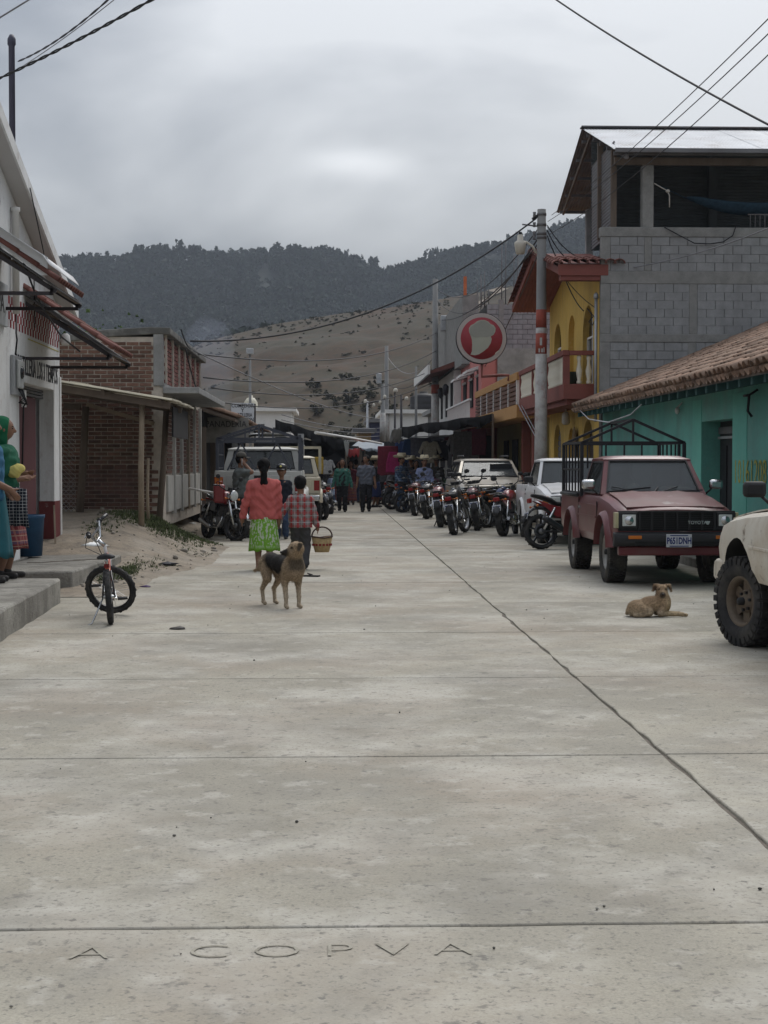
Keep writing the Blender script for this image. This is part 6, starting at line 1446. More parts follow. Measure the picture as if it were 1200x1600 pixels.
def motorcycle(label, loc, rz, lean, m_t, style='road', steer=0, alloy=True, m_side=None, group=None):
    t = thing('motorcycle', label, 'motorcycle', loc, 0, group, (0, lean, rz)); r = .30; yf, yr = .65, -.62; hi = .08 if style == 'trail' else 0
    w1 = moto_wheel(t, (0, yr, r), r, .135, alloy); 
    hd = V(0, .40, .88+hi); ax = V(0, yf, r)
    st = Matrix.Translation(hd) @ Matrix.Rotation(steer, 4, 'Z') @ Matrix.Translation(-hd)
    def sp(p): return st @ Vector(p)
    moto_wheel(t, sp(ax), r, .10, alloy, steer)
    b = MB(); b.M = st
    for s in (-1, 1): b.tube([V(s*.085, yf, r), V(s*.085, .53, .56), V(s*.085, .40, .90+hi)], [.022, .028, .018], 8)
    b.bar((-.10, .42, .84), (.10, .42, .84), .05, .03); b.bar((-.10, .455, .72), (.10, .455, .72), .05, .03); b.build('fork', m_chrome if style != 'trail' else m_eng, t)
    b = MB(); b.M = st; arc_fender(b, yf, r+(.10 if style == 'trail' else 0), r+.03, 20, 150, .065); b.build('front_fender', m_t if style != 'road' else m_chrome, t)
    b = MB(); b.M = st; b.tube([(-.36, .27, 1.02+hi), (-.26, .31, 1.03+hi), (-.12, .38, .95+hi), (.12, .38, .95+hi), (.26, .31, 1.03+hi), (.36, .27, 1.02+hi)], .012, 7); b.build('handlebar', m_plastic, t)
    for s in (-1, 1):
        b = MB(); b.M = st; b.tube([(s*.29, .295, 1.028+hi), (s*.39, .26, 1.02+hi)], .019, 7); b.build('grip', m_mblack, t)
        b = MB(); b.M = st; b.tube([(s*.25, .32, 1.03+hi), (s*.29, .33, 1.17+hi)], .007, 5); b.ell((s*.33, .33, 1.20+hi), (.065, .012, .045), 10, 6); b.build('mirror', m_plastic, t)
        b = MB(); b.M = st; b.tube([(s*.08, .46, .80), (s*.17, .46, .80)], .008, 5); b.ell((s*.19, .46, .80), (.03, .022, .022), 8, 6); b.build('indicator', m_amber, t)
        b = MB(); b.tube([(s*.05, -.70, .74), (s*.14, -.72, .74)], .008, 5); b.ell((s*.165, -.72, .74), (.03, .022, .022), 8, 6); b.build('indicator', m_amber, t)
        MB().tube([(s*.11, -.60, .33), (s*.115, -.38, .70)], [.028, .024], 8).build('shock', m_chrome, t)
        MB().tube([(s*.06, .05, .30), (s*.24, .05, .31)], .014, 6).build('footpeg', m_plastic, t)
    b = MB(); b.M = st; b.lathe([(.05, -.11), (.10, -.05), (.108, .0), (.102, .01)], (0, .50, .86), 'y', 16); b.build('headlight', m_plastic if style != 'road' else m_chrome, t)
    b = MB(); b.M = st; b.lathe([(.098, 0), (.07, .018), (.002, .026)], (0, .511, .86), 'y', 16, caps=False); b.build('lens', m_lens, t)
    b = MB(); b.M = st
    for s in (-1, 1): b.lathe([(.045, 0), (.048, .05), (.04, .055)], (s*.055, .43, .96+hi), n=12)
    b.build('gauge', m_plastic, t)
    # frame, engine
    b = MB(); b.tube([(0, .38, .82), (0, .30, .50), (0, .22, .24), (0, -.20, .24)], .022, 7); b.tube([(0, .38, .84), (0, 0, .70), (0, -.35, .68), (0, -.72, .74)], .022, 7); b.tube([(0, -.20, .24), (0, -.22, .68)], .022, 7)
    for s in (-1, 1): b.tube([(s*.06, -.20, .30), (s*.07, yr, r)], .018, 7)
    b.build('frame', m_mblack, t)
    e_ = MB().box((0, .02, .34), (.22, .36, .20)).build('engine', m_eng, t, bevel=.03)
    cy = MB(); 
    for i in range(7): cy.box((0, .13+.012*i, .46+.028*i), (.17, .15, .012), Euler((-.35, 0, 0)))
    cy.box((0, .17, .55), (.10, .10, .22), Euler((-.35, 0, 0))); cy.build('cylinder', m_eng, e_)
    MB().lathe([(.085, .105), (.08, .125), (.03, .13)], (0, -.03, .33), 'x', 16).build('cover', m_chrome, e_); MB().lathe([(.085, -.105), (.08, -.125), (.03, -.13)], (0, -.03, .33), 'x', 16).build('cover', m_chrome, e_)
    ex = MB(); ex.tube([(.06, .24, .50), (.10, .33, .38), (.13, .22, .22), (.14, -.15, .23)], .018, 7); ex.build('exhaust_pipe', m_chrome, t)
    MB().tube([(.14, -.12, .23), (.15, -.25, .25), (.17, -.62, .33), (.172, -.72, .35)] if style != 'sport' else [(.14, -.12, .25), (.16, -.25, .30), (.19, -.58, .50), (.192, -.64, .53)], [.022, .045, .048, .034] if style != 'sport' else [.022, .05, .058, .045], 12).build('muffler', m_chrome if style == 'road' else m_mblack, t)
    # tank, seat, tail
    tk = MB(); rings = []
    for y, w, z0, z1 in ((.36, .05, .74, .80), (.33, .11, .70, .88), (.24, .145, .68, .94), (.12, .145, .68, .945), (.0, .115, .68, .90), (-.10, .075, .69, .83), (-.13, .03, .70, .79)):
        rings.append([V(w*math.cos(a*PI/7)*(1.0), y, (z0+z1)/2+(z1-z0)/2*math.sin(a*PI/7)) for a in range(14)])
    tk.loft(rings); tk = tk.build('fuel_tank', m_t, t); fix_normals(tk); MB().lathe([(.035, 0), (.035, .02), (.02, .025)], (0, .15, .94), n=12).build('cap', m_chrome, tk)
    se = MB(); rings = []; tz = .10 if style == 'sport' else .0
    for y, w, z, h in ((-.06, .07, .79, .05), (-.16, .11, .775, .07), (-.34, .125, .785, .08), (-.42, .12, .81+tz*.3, .09), (-.60, .11, .82+tz*.8, .085), (-.72, .08, .825+tz, .07), (-.76, .04, .825+tz, .05)):
        rings.append([V(w*math.cos(a*PI/6)*(1 if math.sin(a*PI/6) > -.1 else .9), y, z+h*.5*math.sin(a*PI/6)) for a in range(12)])
    se.loft(rings); se = se.build('seat', m_seatb, t); fix_normals(se)
    for s in (-1, 1):
        pn = MB(); pn.prism([(-.10, .52), (-.36, .55), (-.62, .68+tz), (-.74, .76+tz), (-.40, .745), (-.10, .69)], min(s*.085, s*.10), max(s*.085, s*.10), 'x'); pn.build('side_panel', m_side or m_t, t, bevel=.012)
    b = MB(); arc_fender(b, yr, r+.05, r+.06, 35, 165, .075); b.build('rear_fender', m_plastic if style != 'road' else m_mblack, t)
    tl = MB().box((0, -.80, .755+tz*.8), (.13, .05, .085)).build('tail_lamp', m_redl, t, bevel=.015)
    MB().bar((0, -.74, .70), (0, -.86, .58), .08, .02).build('plate_bracket', m_plastic, t); pl_ = MB().box((0, 0, 0), (.18, .006, .13)).build('licence_plate', m_plate, t, (0, -.875, .58)); pl_.rotation_euler = (R(-18), 0, 0)
    for k in (-.025, .03): MB().box((0, -.005, k), (.15, .003, .022)).build('print_line', m_ink, pl_)
    if style != 'sport':
        b = MB()
        for s in (-1, 1): b.tube([(s*.12, -.42, .83), (s*.125, -.62, .88), (s*.10, -.86, .88)], .010, 6)
        for y in (-.66, -.74, -.82): b.bar((-.11, y, .885), (.11, y, .885), .012)
        b.build('luggage_rack', m_chrome, t)
    MB().tube([(-.06, .0, .26), (-.20, -.04, .02)], .012, 6).build('kick_stand', m_mblack, t)
    return t
G_ = 'motorcycles parked along the street'
def put(px, pyb, heading, lab, proto=None, recolor={}, make=None, lean=R(-8), dy=0):
    """rear wheel foot seen at (px, pyb); heading = angle from straight up the street, clockwise"""
    g = gnd(px, pyb, 0); h = R(heading); f_ = V(math.sin(h), math.cos(h), 0); c = g+f_*.62; c.z = 0
    if make: return motorcycle(lab, c, -h, lean, group=G_, **make)
    return dup(proto, c, label=lab, recolor=recolor, rot=(0, lean, -h))
pA = put(846, 858, 76, 'red and black motorcycle parked crosswise behind the red pickup', make=dict(m_t=m_mred, style='sport'))
pB = put(787, 838, 22, 'bright red motorcycle with chrome fender in front of the beige car', make=dict(m_t=m_mred, style='road', alloy=True, steer=R(20)))
pC = put(710, 836, 13, 'big black trail motorcycle standing nearest the road', make=dict(m_t=m_mblack, style='trail', alloy=False, steer=R(-12)))
put(689, 824, 8, 'trail motorcycle with red tank left of the big black one', pC, {'fuel_tank': m_mred, 'side_panel': m_mor})
put(746, 829, 6, 'rust orange motorcycle right of the big black trail bike', pC, {'fuel_tank': m_mmar, 'side_panel': m_mor, 'front_fender': m_mor})
put(764, 824, 40, 'small motorcycle hidden behind the bright red one by the car bumper', pB, {'fuel_tank': m_mblue, 'side_panel': m_mor})
put(728, 828, 24, 'white sided motorcycle behind the big black trail bike', pC, {'side_panel': m_mwhite, 'fuel_tank': m_mblack})
put(667, 811, 12, 'black motorcycle with large red tail lamp in front of the blue shirted man', pB, {'fuel_tank': m_mblack, 'side_panel': m_mblack})
put(649, 806, 12, 'motorcycle with brown saddle cover left of the one with the large tail lamp', pC, {'seat': mat('brown_vinyl', (.09, .04, .025), .7), 'fuel_tank': m_mmar, 'side_panel': m_mblack})
put(630, 801, 62, 'dark maroon motorcycle standing crosswise near the hatted man in plaid', pA, {'fuel_tank': m_mmar, 'side_panel': m_mblack})
put(612, 796, 70, 'white and black scooter like motorcycle at the far end of the row', pA, {'fuel_tank': m_mwhite, 'side_panel': m_mwhite})
put(506, 812, -22, 'motorcycle with red tank seen from behind on the left of the street', pB, {'fuel_tank': m_mred, 'side_panel': m_mblack}, lean=R(-6))
put(488, 806, -30, 'dark motorcycle standing just ahead of the cream pickup', pC, {'fuel_tank': m_mblack, 'side_panel': m_mblack})
put(517, 803, -10, 'dark motorcycle with round mirror beside the small child', pB, {'fuel_tank': m_mblack, 'side_panel': m_mmar})
motorcycle('motorcycle with big headlight and red tank facing the camera on the left', (-2.16, 29.85, .0), R(-156), R(-7), m_mred, 'road', R(28), True, m_mblack, G_)
t = thing('jerrycan', 'red container strapped beside the motorcycle on the left', 'container', (-2.12, 29.62, .72)); MB().box((0, 0, .17), (.22, .16, .36)).build('body', m_mred, t, bevel=.04); MB().tube([(-.05, 0, .35), (-.05, 0, .40), (.05, 0, .40), (.05, 0, .35)], .012, 6).build('handle', m_mred, t)
b = MB(); b.tube([(-2.75, 30.2, .98), (-2.2, 29.7, .90)], .022, 8); tag(b.build('tube', m_white), 'white tube sticking out beside the motorcycle on the left', 'tube')

# ---- bicycle seen from behind, front wheel turned across
bt = thing('bicycle', 'small black and orange bicycle on its kickstand by the platform', 'bicycle', gnd(173, 976, 0)+V(0, .02, 0), 0, None, (0, R(-4), R(7)))
m_bor = mat('bicycle_orange', (.40, .07, .03), .4, .12, 5, coat=.3); m_bwh = mat('bicycle_white', (.6, .6, .6), .4, .08, 5)
rb_ = .252
def bwheel(loc, steer=0):
    wq = Euler((0, 0, 0)) if not steer else stm.to_euler(); o = MB().lathe([(rb_-.045, -.018), (rb_-.02, -.027), (rb_-.004, -.016), (rb_, 0), (rb_-.004, .016), (rb_-.02, .027), (rb_-.045, .018), (rb_-.05, 0)], axis='x', n=40, closed=True).build('wheel', m_tyre, bt, loc); o.rotation_euler = wq
    b = MB()
    for i in range(46):
        rot = Matrix.Rotation(2*PI*i/46, 3, 'X'); b.box(rot @ V((-1)**i*.010, 0, rb_-.002), (.016, .022, .006), rot)
    b.build('tread', m_tyre, o); MB().lathe([(rb_-.045, -.014), (rb_-.060, -.012), (rb_-.060, .012), (rb_-.045, .014)], axis='x', n=40, closed=True).build('rim', m_mblack, o)
    b = MB()
    for i in range(28): rot = Matrix.Rotation(2*PI*i/28, 3, 'X'); b.bar(rot @ V(.028*(-1)**i, 0, .02), rot @ V(0, .03*(-1)**(i//2), rb_-.058), .0028)
    b.build('spoke', m_spoke, o); MB().lathe([(.014, -.05), (.022, -.02), (.022, .02), (.014, .05)], axis='x', n=12).build('hub', m_chrome, o)
bwheel((0, 0, rb_)); hx = V(0, .72, .62); stb = R(72)
stm = Matrix.Translation(hx) @ Matrix.Rotation(stb, 4, V(0, -.14, .37).normalized()) @ Matrix.Translation(-hx)
bwheel(stm @ V(0, .86, rb_), stb)
bb_ = V(0, .34, .27)
b = MB(); b.tube([bb_, (0, .68, .56)], .022, 8); b.tube([(0, .20, .50), (0, .70, .60)], .018, 8); b.tube([bb_, (0, .22, .46), (0, .17, .57)], .018, 8); b.build('frame', m_bor, bt)
b = MB(); 
for s in (-1, 1): b.tube([(s*.055, 0, rb_), (s*.03, .3, .27)], .010, 6); b.tube([(s*.055, 0, rb_), (s*.03, .17, .48)], .009, 6)
b.build('stay', m_mblack, bt)
b = MB(); b.tube([(0, .18, .52), (0, .155, .60)], .014, 8); b.build('seat_post', m_chrome, bt)
sd_ = MB(); rings = []
for y, w, z, h in ((-.02, .06, .615, .03), (.0, .085, .625, .05), (.06, .08, .625, .05), (.14, .04, .62, .04), (.24, .022, .615, .032), (.26, .01, .612, .02)):
    rings.append([V(w*math.cos(a*PI/6), y, z+h*.5*math.sin(a*PI/6)-.012*abs(math.cos(a*PI/6))) for a in range(12)])
sd_.loft(rings); sd_ = sd_.build('saddle', m_seatb, bt); fix_normals(sd_)
b = MB(); b.M = stm
for s in (-1, 1): b.tube([V(s*.05, .86, rb_), V(s*.05, .76, .52)], .013, 7)
b.bar((-.06, .76, .53), (.06, .76, .53), .03); b.tube([(0, .76, .53), (0, .715, .70)], .016, 8); b.build('fork', m_bwh, bt)
b = MB(); b.M = stm; b.tube([(0, .715, .69), (0, .74, .73), (0, .75, .76)], .02, 8); b.tube([(-.24, .70, .90), (-.16, .74, .89), (-.06, .75, .77), (.06, .75, .77), (.16, .74, .89), (.24, .70, .90)], .012, 8); b.bar((-.13, .742, .85), (.13, .742, .85), .014); b.build('handlebar', m_chrome, bt)
for s in (-1, 1):
    b = MB(); b.M = stm; b.tube([(s*.17, .735, .895), (s*.27, .69, .90)], .019, 8); b.lathe([(.026, -.005), (.026, .005)], (s*.165, .735, .895), 'x', 10); b.build('grip', m_mblack, bt)
    b = MB(); b.M = stm; b.tube([(s*.15, .76, .90), (s*.22, .76, .885)], .007, 5); b.build('brake_lever', m_chrome, bt)
b = MB(); b.M = stm; b.tube([(.17, .75, .89), (.12, .84, .78), (.03, .80, .60)], .004, 5); b.tube([(-.17, .75, .89), (-.10, .86, .76), (0, .80, .62)], .004, 5); b.build('brake_cable', m_mblack, bt)
MB().lathe([(.08, .03), (.085, .032), (.085, .036), (.02, .036), (.02, .03)], bb_, 'x', 22).build('chainring', m_bor, bt)
for s in (-1, 1):
    a = R(205) if s > 0 else R(25); e_ = bb_+V(s*.06, math.cos(a)*.14, math.sin(a)*.14)
    c = MB().bar(bb_+V(s*.045, 0, 0), e_, .018).build('crank', m_chrome, bt); MB().box(e_+V(s*.06, 0, 0), (.09, .085, .022)).build('pedal', m_mblack, c, bevel=.004)
b = MB(); b.bar((.035, .02, rb_+.03), (.035, .34, .355), .006, .01); b.bar((.035, .02, rb_-.03), (.035, .34, .19), .006, .01); b.build('chain', m_rail, bt)
MB().tube([(-.05, .03, rb_), (-.17, .02, .02), (-.21, .0, .008)], .008, 6).build('kick_stand', m_chrome, bt)
MB().box((0, .09, .53), (.05, .012, .035)).build('reflector', m_redl, bt)
# ================================================================== PEOPLE AND DOGS (smooth-blended bodies)
def cap(a, b, ra, rb=None): return ('c', np.array(a, float), np.array(b, float), ra, rb if rb is not None else ra)
def elp(c, r, rot=None): return ('e', np.array(c, float), np.array(r, float), None if rot is None else np.array(rot))
def sdf_mesh(name, prims, vox, k=.02, cuts=(), wrinkle=0, ks=None, seed=0):
    lo = np.array([1e9]*3); hi = -lo
    for p in prims:
        if p[0] == 'c': rr_ = max(p[3], p[4]); a = np.minimum(p[1], p[2])-rr_; c = np.maximum(p[1], p[2])+rr_
        else: rr_ = max(p[2]); a = p[1]-rr_; c = p[1]+rr_
        lo = np.minimum(lo, a); hi = np.maximum(hi, c)
    lo -= 3*vox+.01; hi += 3*vox+.01; n = np.ceil((hi-lo)/vox).astype(int)+1
    ax = [lo[i]+vox*np.arange(n[i]) for i in range(3)]; D = np.full(n, .5, np.float32)
    for q, p in enumerate(prims):
        kk = ks[q] if ks else k
        if p[0] == 'c': m = max(p[3], p[4])+kk+4*vox; a = np.minimum(p[1], p[2])-m; c = np.maximum(p[1], p[2])+m
        else: m = kk+4*vox; a = p[1]-max(p[2])-m; c = p[1]+max(p[2])+m
        i0 = np.maximum(((a-lo)/vox).astype(int), 0); i1 = np.minimum(((c-lo)/vox).astype(int)+2, n)
        X, Y, Z = np.meshgrid(*[ax[i][i0[i]:i1[i]] for i in range(3)], indexing='ij'); Pt = np.stack([X, Y, Z], -1)
        if p[0] == 'c':
            ba = p[2]-p[1]; l2 = max(1e-9, ba@ba); tt = np.clip(((Pt-p[1])@ba)/l2, 0, 1); d = np.linalg.norm(Pt-p[1]-tt[..., None]*ba, axis=-1)-(p[3]+tt*(p[4]-p[3]))
        else:
            w = Pt-p[1]
            if p[3] is not None: w = w@p[3]
            kq = np.linalg.norm(w/p[2], axis=-1); k2 = np.linalg.norm(w/(p[2]**2), axis=-1)+1e-9; d = kq*(kq-1)/k2
        sl_ = tuple(slice(i0[i], i1[i]) for i in range(3)); e_ = D[sl_]; h = np.clip(.5+.5*(e_-d)/kk, 0, 1); D[sl_] = e_*(1-h)+d*h-kk*h*(1-h)
    if wrinkle or cuts:
        X, Y, Z = np.meshgrid(*ax, indexing='ij')
        if wrinkle: D = D+wrinkle*(np.sin(X*41+Z*17+seed+2*np.sin(Y*17+Z*9))+np.sin(Z*52-Y*31+X*14+seed*2+2.5*np.sin(X*19))+.8*np.abs(np.sin(X*63+Z*31+3*np.sin(Z*13+seed)))-.4)*.5
        for pt, nn in cuts: D = np.maximum(D, (X-pt[0])*nn[0]+(Y-pt[1])*nn[1]+(Z-pt[2])*nn[2])
    # surface nets
    I = D < 0; c8 = [(i, j, k_) for i in (0, 1) for j in (0, 1) for k_ in (0, 1)]; sh = tuple(n-1)
    def at8(A, o_): return A[o_[0]:o_[0]+sh[0], o_[1]:o_[1]+sh[1], o_[2]:o_[2]+sh[2]]
    cnt = sum(at8(I, o_).astype(np.int8) for o_ in c8); act = (cnt > 0) & (cnt < 8); idx = np.argwhere(act); vid = np.full(sh, -1, np.int64); vid[act] = np.arange(len(idx))
    acc = np.zeros((len(idx), 3)); num = np.zeros(len(idx))
    for a in range(8):
        for b_ in range(a+1, 8):
            oa, ob = np.array(c8[a]), np.array(c8[b_])
            if abs(oa-ob).sum() != 1: continue
            da = D[tuple((idx+oa).T)]; db = D[tuple((idx+ob).T)]; x = (da < 0) != (db < 0); tt = np.where(x, da/np.where(x, da-db, 1), 0)
            acc += np.where(x[:, None], oa+tt[:, None]*(ob-oa), 0); num += x
    Vt = lo+vox*(idx+acc/num[:, None]); Fs = []
    for axis in range(3):
        u, w = (axis+1) % 3, (axis+2) % 3; s0 = [slice(None)]*3; s1 = [slice(None)]*3; s0[axis] = slice(0, -1); s1[axis] = slice(1, None)
        A, B = I[tuple(s0)], I[tuple(s1)]; e_ = np.argwhere(A != B)
        e_ = e_[(e_[:, u] > 0) & (e_[:, w] > 0) & (e_[:, u] < n[u]-1) & (e_[:, w] < n[w]-1)]; ins = A[tuple(e_.T)]
        du = np.zeros(3, int); du[u] = 1; dw = np.zeros(3, int); dw[w] = 1
        q = np.stack([vid[tuple((e_-du-dw).T)], vid[tuple((e_-dw).T)], vid[tuple(e_.T)], vid[tuple((e_-du).T)]], 1); q[~ins] = q[~ins][:, ::-1]; Fs.append(q)
    Fs = np.concatenate(Fs); me = bpy.data.meshes.new(name); me.from_pydata(Vt.tolist(), [], Fs.tolist()); me.update(); me.shade_smooth(); return me
def sdf(name, prims, m, par, vox=.012, **k): return link(name, sdf_mesh(name, prims, vox, **k), m, par)
def nv3(a): a = np.array(a, float); return a/np.linalg.norm(a)
def ik(Sh, T, l1, l2, hint):
    Sh, T = np.array(Sh, float), np.array(T, float); d = T-Sh; L = np.linalg.norm(d); u = d/L; L2 = min(L, (l1+l2)*.995); T = Sh+u*L2
    a = (l1*l1-l2*l2+L2*L2)/(2*L2); h = math.sqrt(max(0, l1*l1-a*a)); hn = np.array(hint, float); hn = hn-u*(hn@u); hn = nv3(hn); return Sh+u*a+hn*h, T
m_skin = mat('skin', (.20, .105, .065), .6, .08, 12, spec=.35); m_hair = mat('black_hair', (.006, .0055, .0055), .75, .3, 40, stretch=(1, 1, .2), spec=.12); m_eye = mat('eye_dark', (.01, .008, .007), .2); m_lip = mat('lip', (.15, .055, .045), .6)
m_jean = mat('blue_denim', (.035, .055, .10), .9, .25, 10, .3, 60); m_shoe = mat('dark_shoe', (.02, .018, .017), .6); m_straw = mat('straw_hat', (.50, .44, .31), .8, .12, 25, .3, 90)
def person(label, loc, rz, H, top, bottom, hands=None, feet=None, hair='short', hat=None, sleeve=1.0, skirt=None, hs=1.0, sh=1.0, lean=0, head_yaw=0, head_pitch=0, hem=None, vox=.012, m_top=None, m_bot=None, shoes=m_shoe, loose=.019, group=None, top_extra=None, fat=1.0, skin=m_skin, kneel=0):
    """local axes: x right, y forward, z up; hands/feet = ((left xyz), (right xyz)) in units of H"""
    t = thing('person', label, 'person', loc, rz, group); u = H
    hip = np.array([0, 0, .53-kneel])*u; sd_ = math.sin(R(lean)); cd_ = math.cos(R(lean)); up = np.array([0, sd_, cd_])
    nk = hip+up*.31*u; sx = .105*u*sh; S_ = [nk+np.array([s*sx, 0, -.052*u]) for s in (-1, 1)]
    feet = feet or ((-.06, .02, 0), (.06, -.02, 0)); hands = hands or ((-.17, .03, .44), (.17, .03, .44))
    body = []; kk = []; topp = []; botp = []; shp = []
    def add(p, k=.03): body.append(p); kk.append(k)
    tw = .062*u*fat
    for s in (-1, 1): add(cap(hip+np.array([s*.045*u, 0, .0]), nk+np.array([s*.055*u, 0, -.075*u]), .066*u*fat, .060*u*fat), .05)
    add(cap(hip+up*.06*u, hip+up*.24*u, .066*u*fat, .07*u*fat), .05); add(cap(S_[0]+np.array([.02*u, 0, .004*u]), S_[1]-np.array([.02*u, 0, -.004*u]), .036*u), .05)
    topp += [(p, loose) for p in body]
    hc = nk+up*.035*u; hd = hc+np.array([0, .012*u, .085*u*hs]); add(cap(nk-up*.02*u, hc+up*.03*u, .034*u, .031*u), .02)
    for i, s in enumerate((-1, 1)):
        Hd = np.array(hands[i])*u; el, w = ik(S_[i], Hd, .165*u, .145*u, (s*.5, -1, -.2) if Hd[2] < S_[i][2]-.02*u else (s*.3, .9, -1))
        a1, a2 = cap(S_[i], el, .037*u*fat, .028*u), cap(el, w, .027*u, .019*u); add(a1, .03); add(a2, .015); topp.append((a1, loose*.6))
        if sleeve > .5: e2 = el+(w-el)*min(1, (sleeve-.5)*2); topp.append((cap(el, e2, .027*u, .022*u), loose*.75))
        elif sleeve > 0: topp[-1] = (cap(S_[i], S_[i]+(el-S_[i])*sleeve*2, .037*u, .035*u), loose*1.2)
        fd = nv3(w-el); fd = nv3(fd*.6+np.array([0, .15, -.5])) if w[2] < el[2] else fd; sd2 = nv3(np.cross(fd, [s*.0+.001, 1, 0])) if abs(fd[1]) < .9 else np.array([1., 0, 0]); fw = nv3(np.cross(sd2, fd))
        pc = w+fd*.03*u; add(cap(w, pc+fd*.012*u, .018*u, .021*u), .012)
        for f_ in range(4):
            o_ = fw*(f_-1.5)*.0105*u; b0 = pc+fd*.02*u+o_; ln = (.040, .046, .044, .034)[f_]*u; b1 = b0+fd*ln*.55; b2 = b1+nv3(fd-np.cross(fd, fw)*s*.5)*ln*.45; add(cap(b0, b1, .0062*u, .0058*u), .004); add(cap(b1, b2, .0058*u, .005*u), .004)
        tb = w+fd*.014*u+fw*.016*u; add(cap(tb, tb+nv3(fd*.7+fw)*.032*u, .008*u, .006*u), .005)
        Fo = np.array(feet[i])*u; hp = hip+np.array([s*.048*u, 0, -.01*u]); ank = Fo+np.array([0, 0, .045*u]); kn, ank = ik(hp, ank, .245*u, .245*u, (s*.08, 1, 0))
        l1, l2 = cap(hp, kn, .058*u*fat, .040*u), cap(kn, ank, .038*u, .023*u); add(l1, .03); add(l2, .015); add(cap(kn+(ank-kn)*.15+np.array([0, -.012*u, 0]), kn+(ank-kn)*.45+np.array([0, -.01*u, 0]), .03*u, .028*u), .02)
        toe = ank+np.array([s*.012*u, .088*u, -.028*u]); he = ank+np.array([0, -.018*u, -.026*u]); add(cap(he, toe, .021*u, .016*u), .015); shp.append(cap(he+np.array([0,0,-.002*u]), toe+np.array([0, .008*u, 0]), .026*u, .021*u)); shp.append(cap(ank, he, .026*u, .026*u))
        botp += [(l1, .016), (cap(kn, ank+(kn-ank)*.04, .042*u, .033*u), .012)]
    # head
    cy, sy_ = math.cos(R(head_yaw)), math.sin(R(head_yaw)); cp_, sp_ = math.cos(R(head_pitch)), math.sin(R(head_pitch)); RY = np.array([[cy, -sy_, 0], [sy_, cy, 0], [0, 0, 1]]); RX = np.array([[1, 0, 0], [0, cp_, -sp_], [0, sp_, cp_]]); RH = RY@RX; g = .066*u*hs
    def h_(x, y, z): return hd+RH@np.array([x, y, z])*g
    add(elp(hd+RH@np.array([0, -.05, .12])*g, np.array([.80, .95, .98])*g, RH), .02); add(elp(h_(0, .18, -.42), np.array([.60, .66, .62])*g, RH), .03); add(cap(h_(0, .92, .02), h_(0, 1.05, -.25), .10*g, .15*g), .02*hs)
    for s in (-1, 1): add(elp(h_(s*.82, -.02, -.05), np.array([.10, .17, .26])*g, RH), .01)
    sdf('body', body, skin, t, vox, ks=kk)
    e_ = MB()
    for s in (-1, 1): e_.ell(h_(s*.32, .80, .04), Vector((.12, .08, .075))*g, 8, 6)
    e_.build('eye', m_eye, t); MB().ell(h_(0, .80, -.52), Vector((.24, .08, .06))*g, 8, 6).build('mouth', m_lip, t)
    b = MB()
    for s in (-1, 1): b.bar(h_(s*.16, .86, .22), h_(s*.48, .78, .24), .09*g, .06*g)
    b.build('eyebrow', m_hair, t)
    hp_ = [elp(hd+RH@np.array([0, -.14, .20])*g, np.array([.90, .98, 1.0])*g, RH), elp(h_(0, -.45, -.15), np.array([.78, .62, .72])*g, RH)]
    cuts = [(h_(0, .42, .12), RH@nv3([0, .75, -.65]))]
    if hair in ('pony', 'long'):
        cuts = [(h_(0, .40, .10), RH@nv3([0, .9, -.42]))]
        if hair == 'pony': hp_ += [elp(h_(0, -1.0, -.45), np.array([.36, .34, .4])*g), cap(h_(0, -1.08, -.7), h_(.03, -1.12, -2.3), .42*g, .50*g), cap(h_(.03, -1.12, -2.3), h_(0, -1.05, -3.3), .50*g, .32*g)]
        else: hp_ += [cap(h_(s*.62, -.35, 0), h_(s*.75, -.30, -2.2), .34*g, .36*g) for s in (-1, 1)]+[cap(h_(0, -.75, 0), h_(0, -.85, -2.3), .5*g, .5*g)]
    if hair != 'none': sdf('hair', hp_, m_hair, t, vox*.8, k=.02, cuts=cuts, wrinkle=.05*g)
    # clothes
    hz = (hem if hem is not None else .47)*u; mt = m_top or top
    tp = [(p[0], p[1], p[2], p[3]+l, p[4]+l) if p[0] == 'c' else p for p, l in topp]
    if hem is not None and hem < .48: tp += [cap(hip+np.array([s*.035*u, 0, -.01*u]), np.array([s*.045*u, 0, hz-.05*u]), .075*u*fat+loose, .078*u*fat+loose) for s in (-1, 1)]
    sdf('shirt', tp, mt, t, vox, k=.016, cuts=[((0, 0, hz), (0, 0, -1)), (nk+up*.022*u, up)], wrinkle=.008*u, seed=H*9)
    if bottom == 'trousers':
        bp_ = [(p[0], p[1], p[2], p[3]+l, p[4]+l) for p, l in botp]+[cap(hip+np.array([s*.04*u, 0, -.02*u]), hip+np.array([s*.045*u, 0, .05*u]), .070*u*fat, .066*u*fat) for s in (-1, 1)]
        sdf('trousers', bp_, m_bot, t, vox, k=.02, cuts=[((0, 0, .545*u-kneel*u), (0, 0, 1))], wrinkle=.008*u, seed=H*5)
    else:
        z0, z1, w0, w1 = skirt; rings = []; nn = 48
        for i in range(11):
            f_ = i/10; z = (z0+(z1-z0)*f_)*u; w = (w0*1.0+.018+(w1-w0)*f_**.8)*u; rings.append([V(w*math.cos(a)*(1+.035*f_*math.sin(a*9+f_*2)+.02*f_*math.sin(a*5+1)), w*.84*math.sin(a)*(1+.06*f_*math.sin(a*9+f_)), z+(.012*u*math.sin(a*7) if i == 10 else 0)) for a in [2*PI*j/nn for j in range(nn)]])
        o = MB().loft(rings[::-1]).build('skirt', m_bot, t)
    if shoes: sdf('shoe', shp, shoes, t, vox, k=.015)
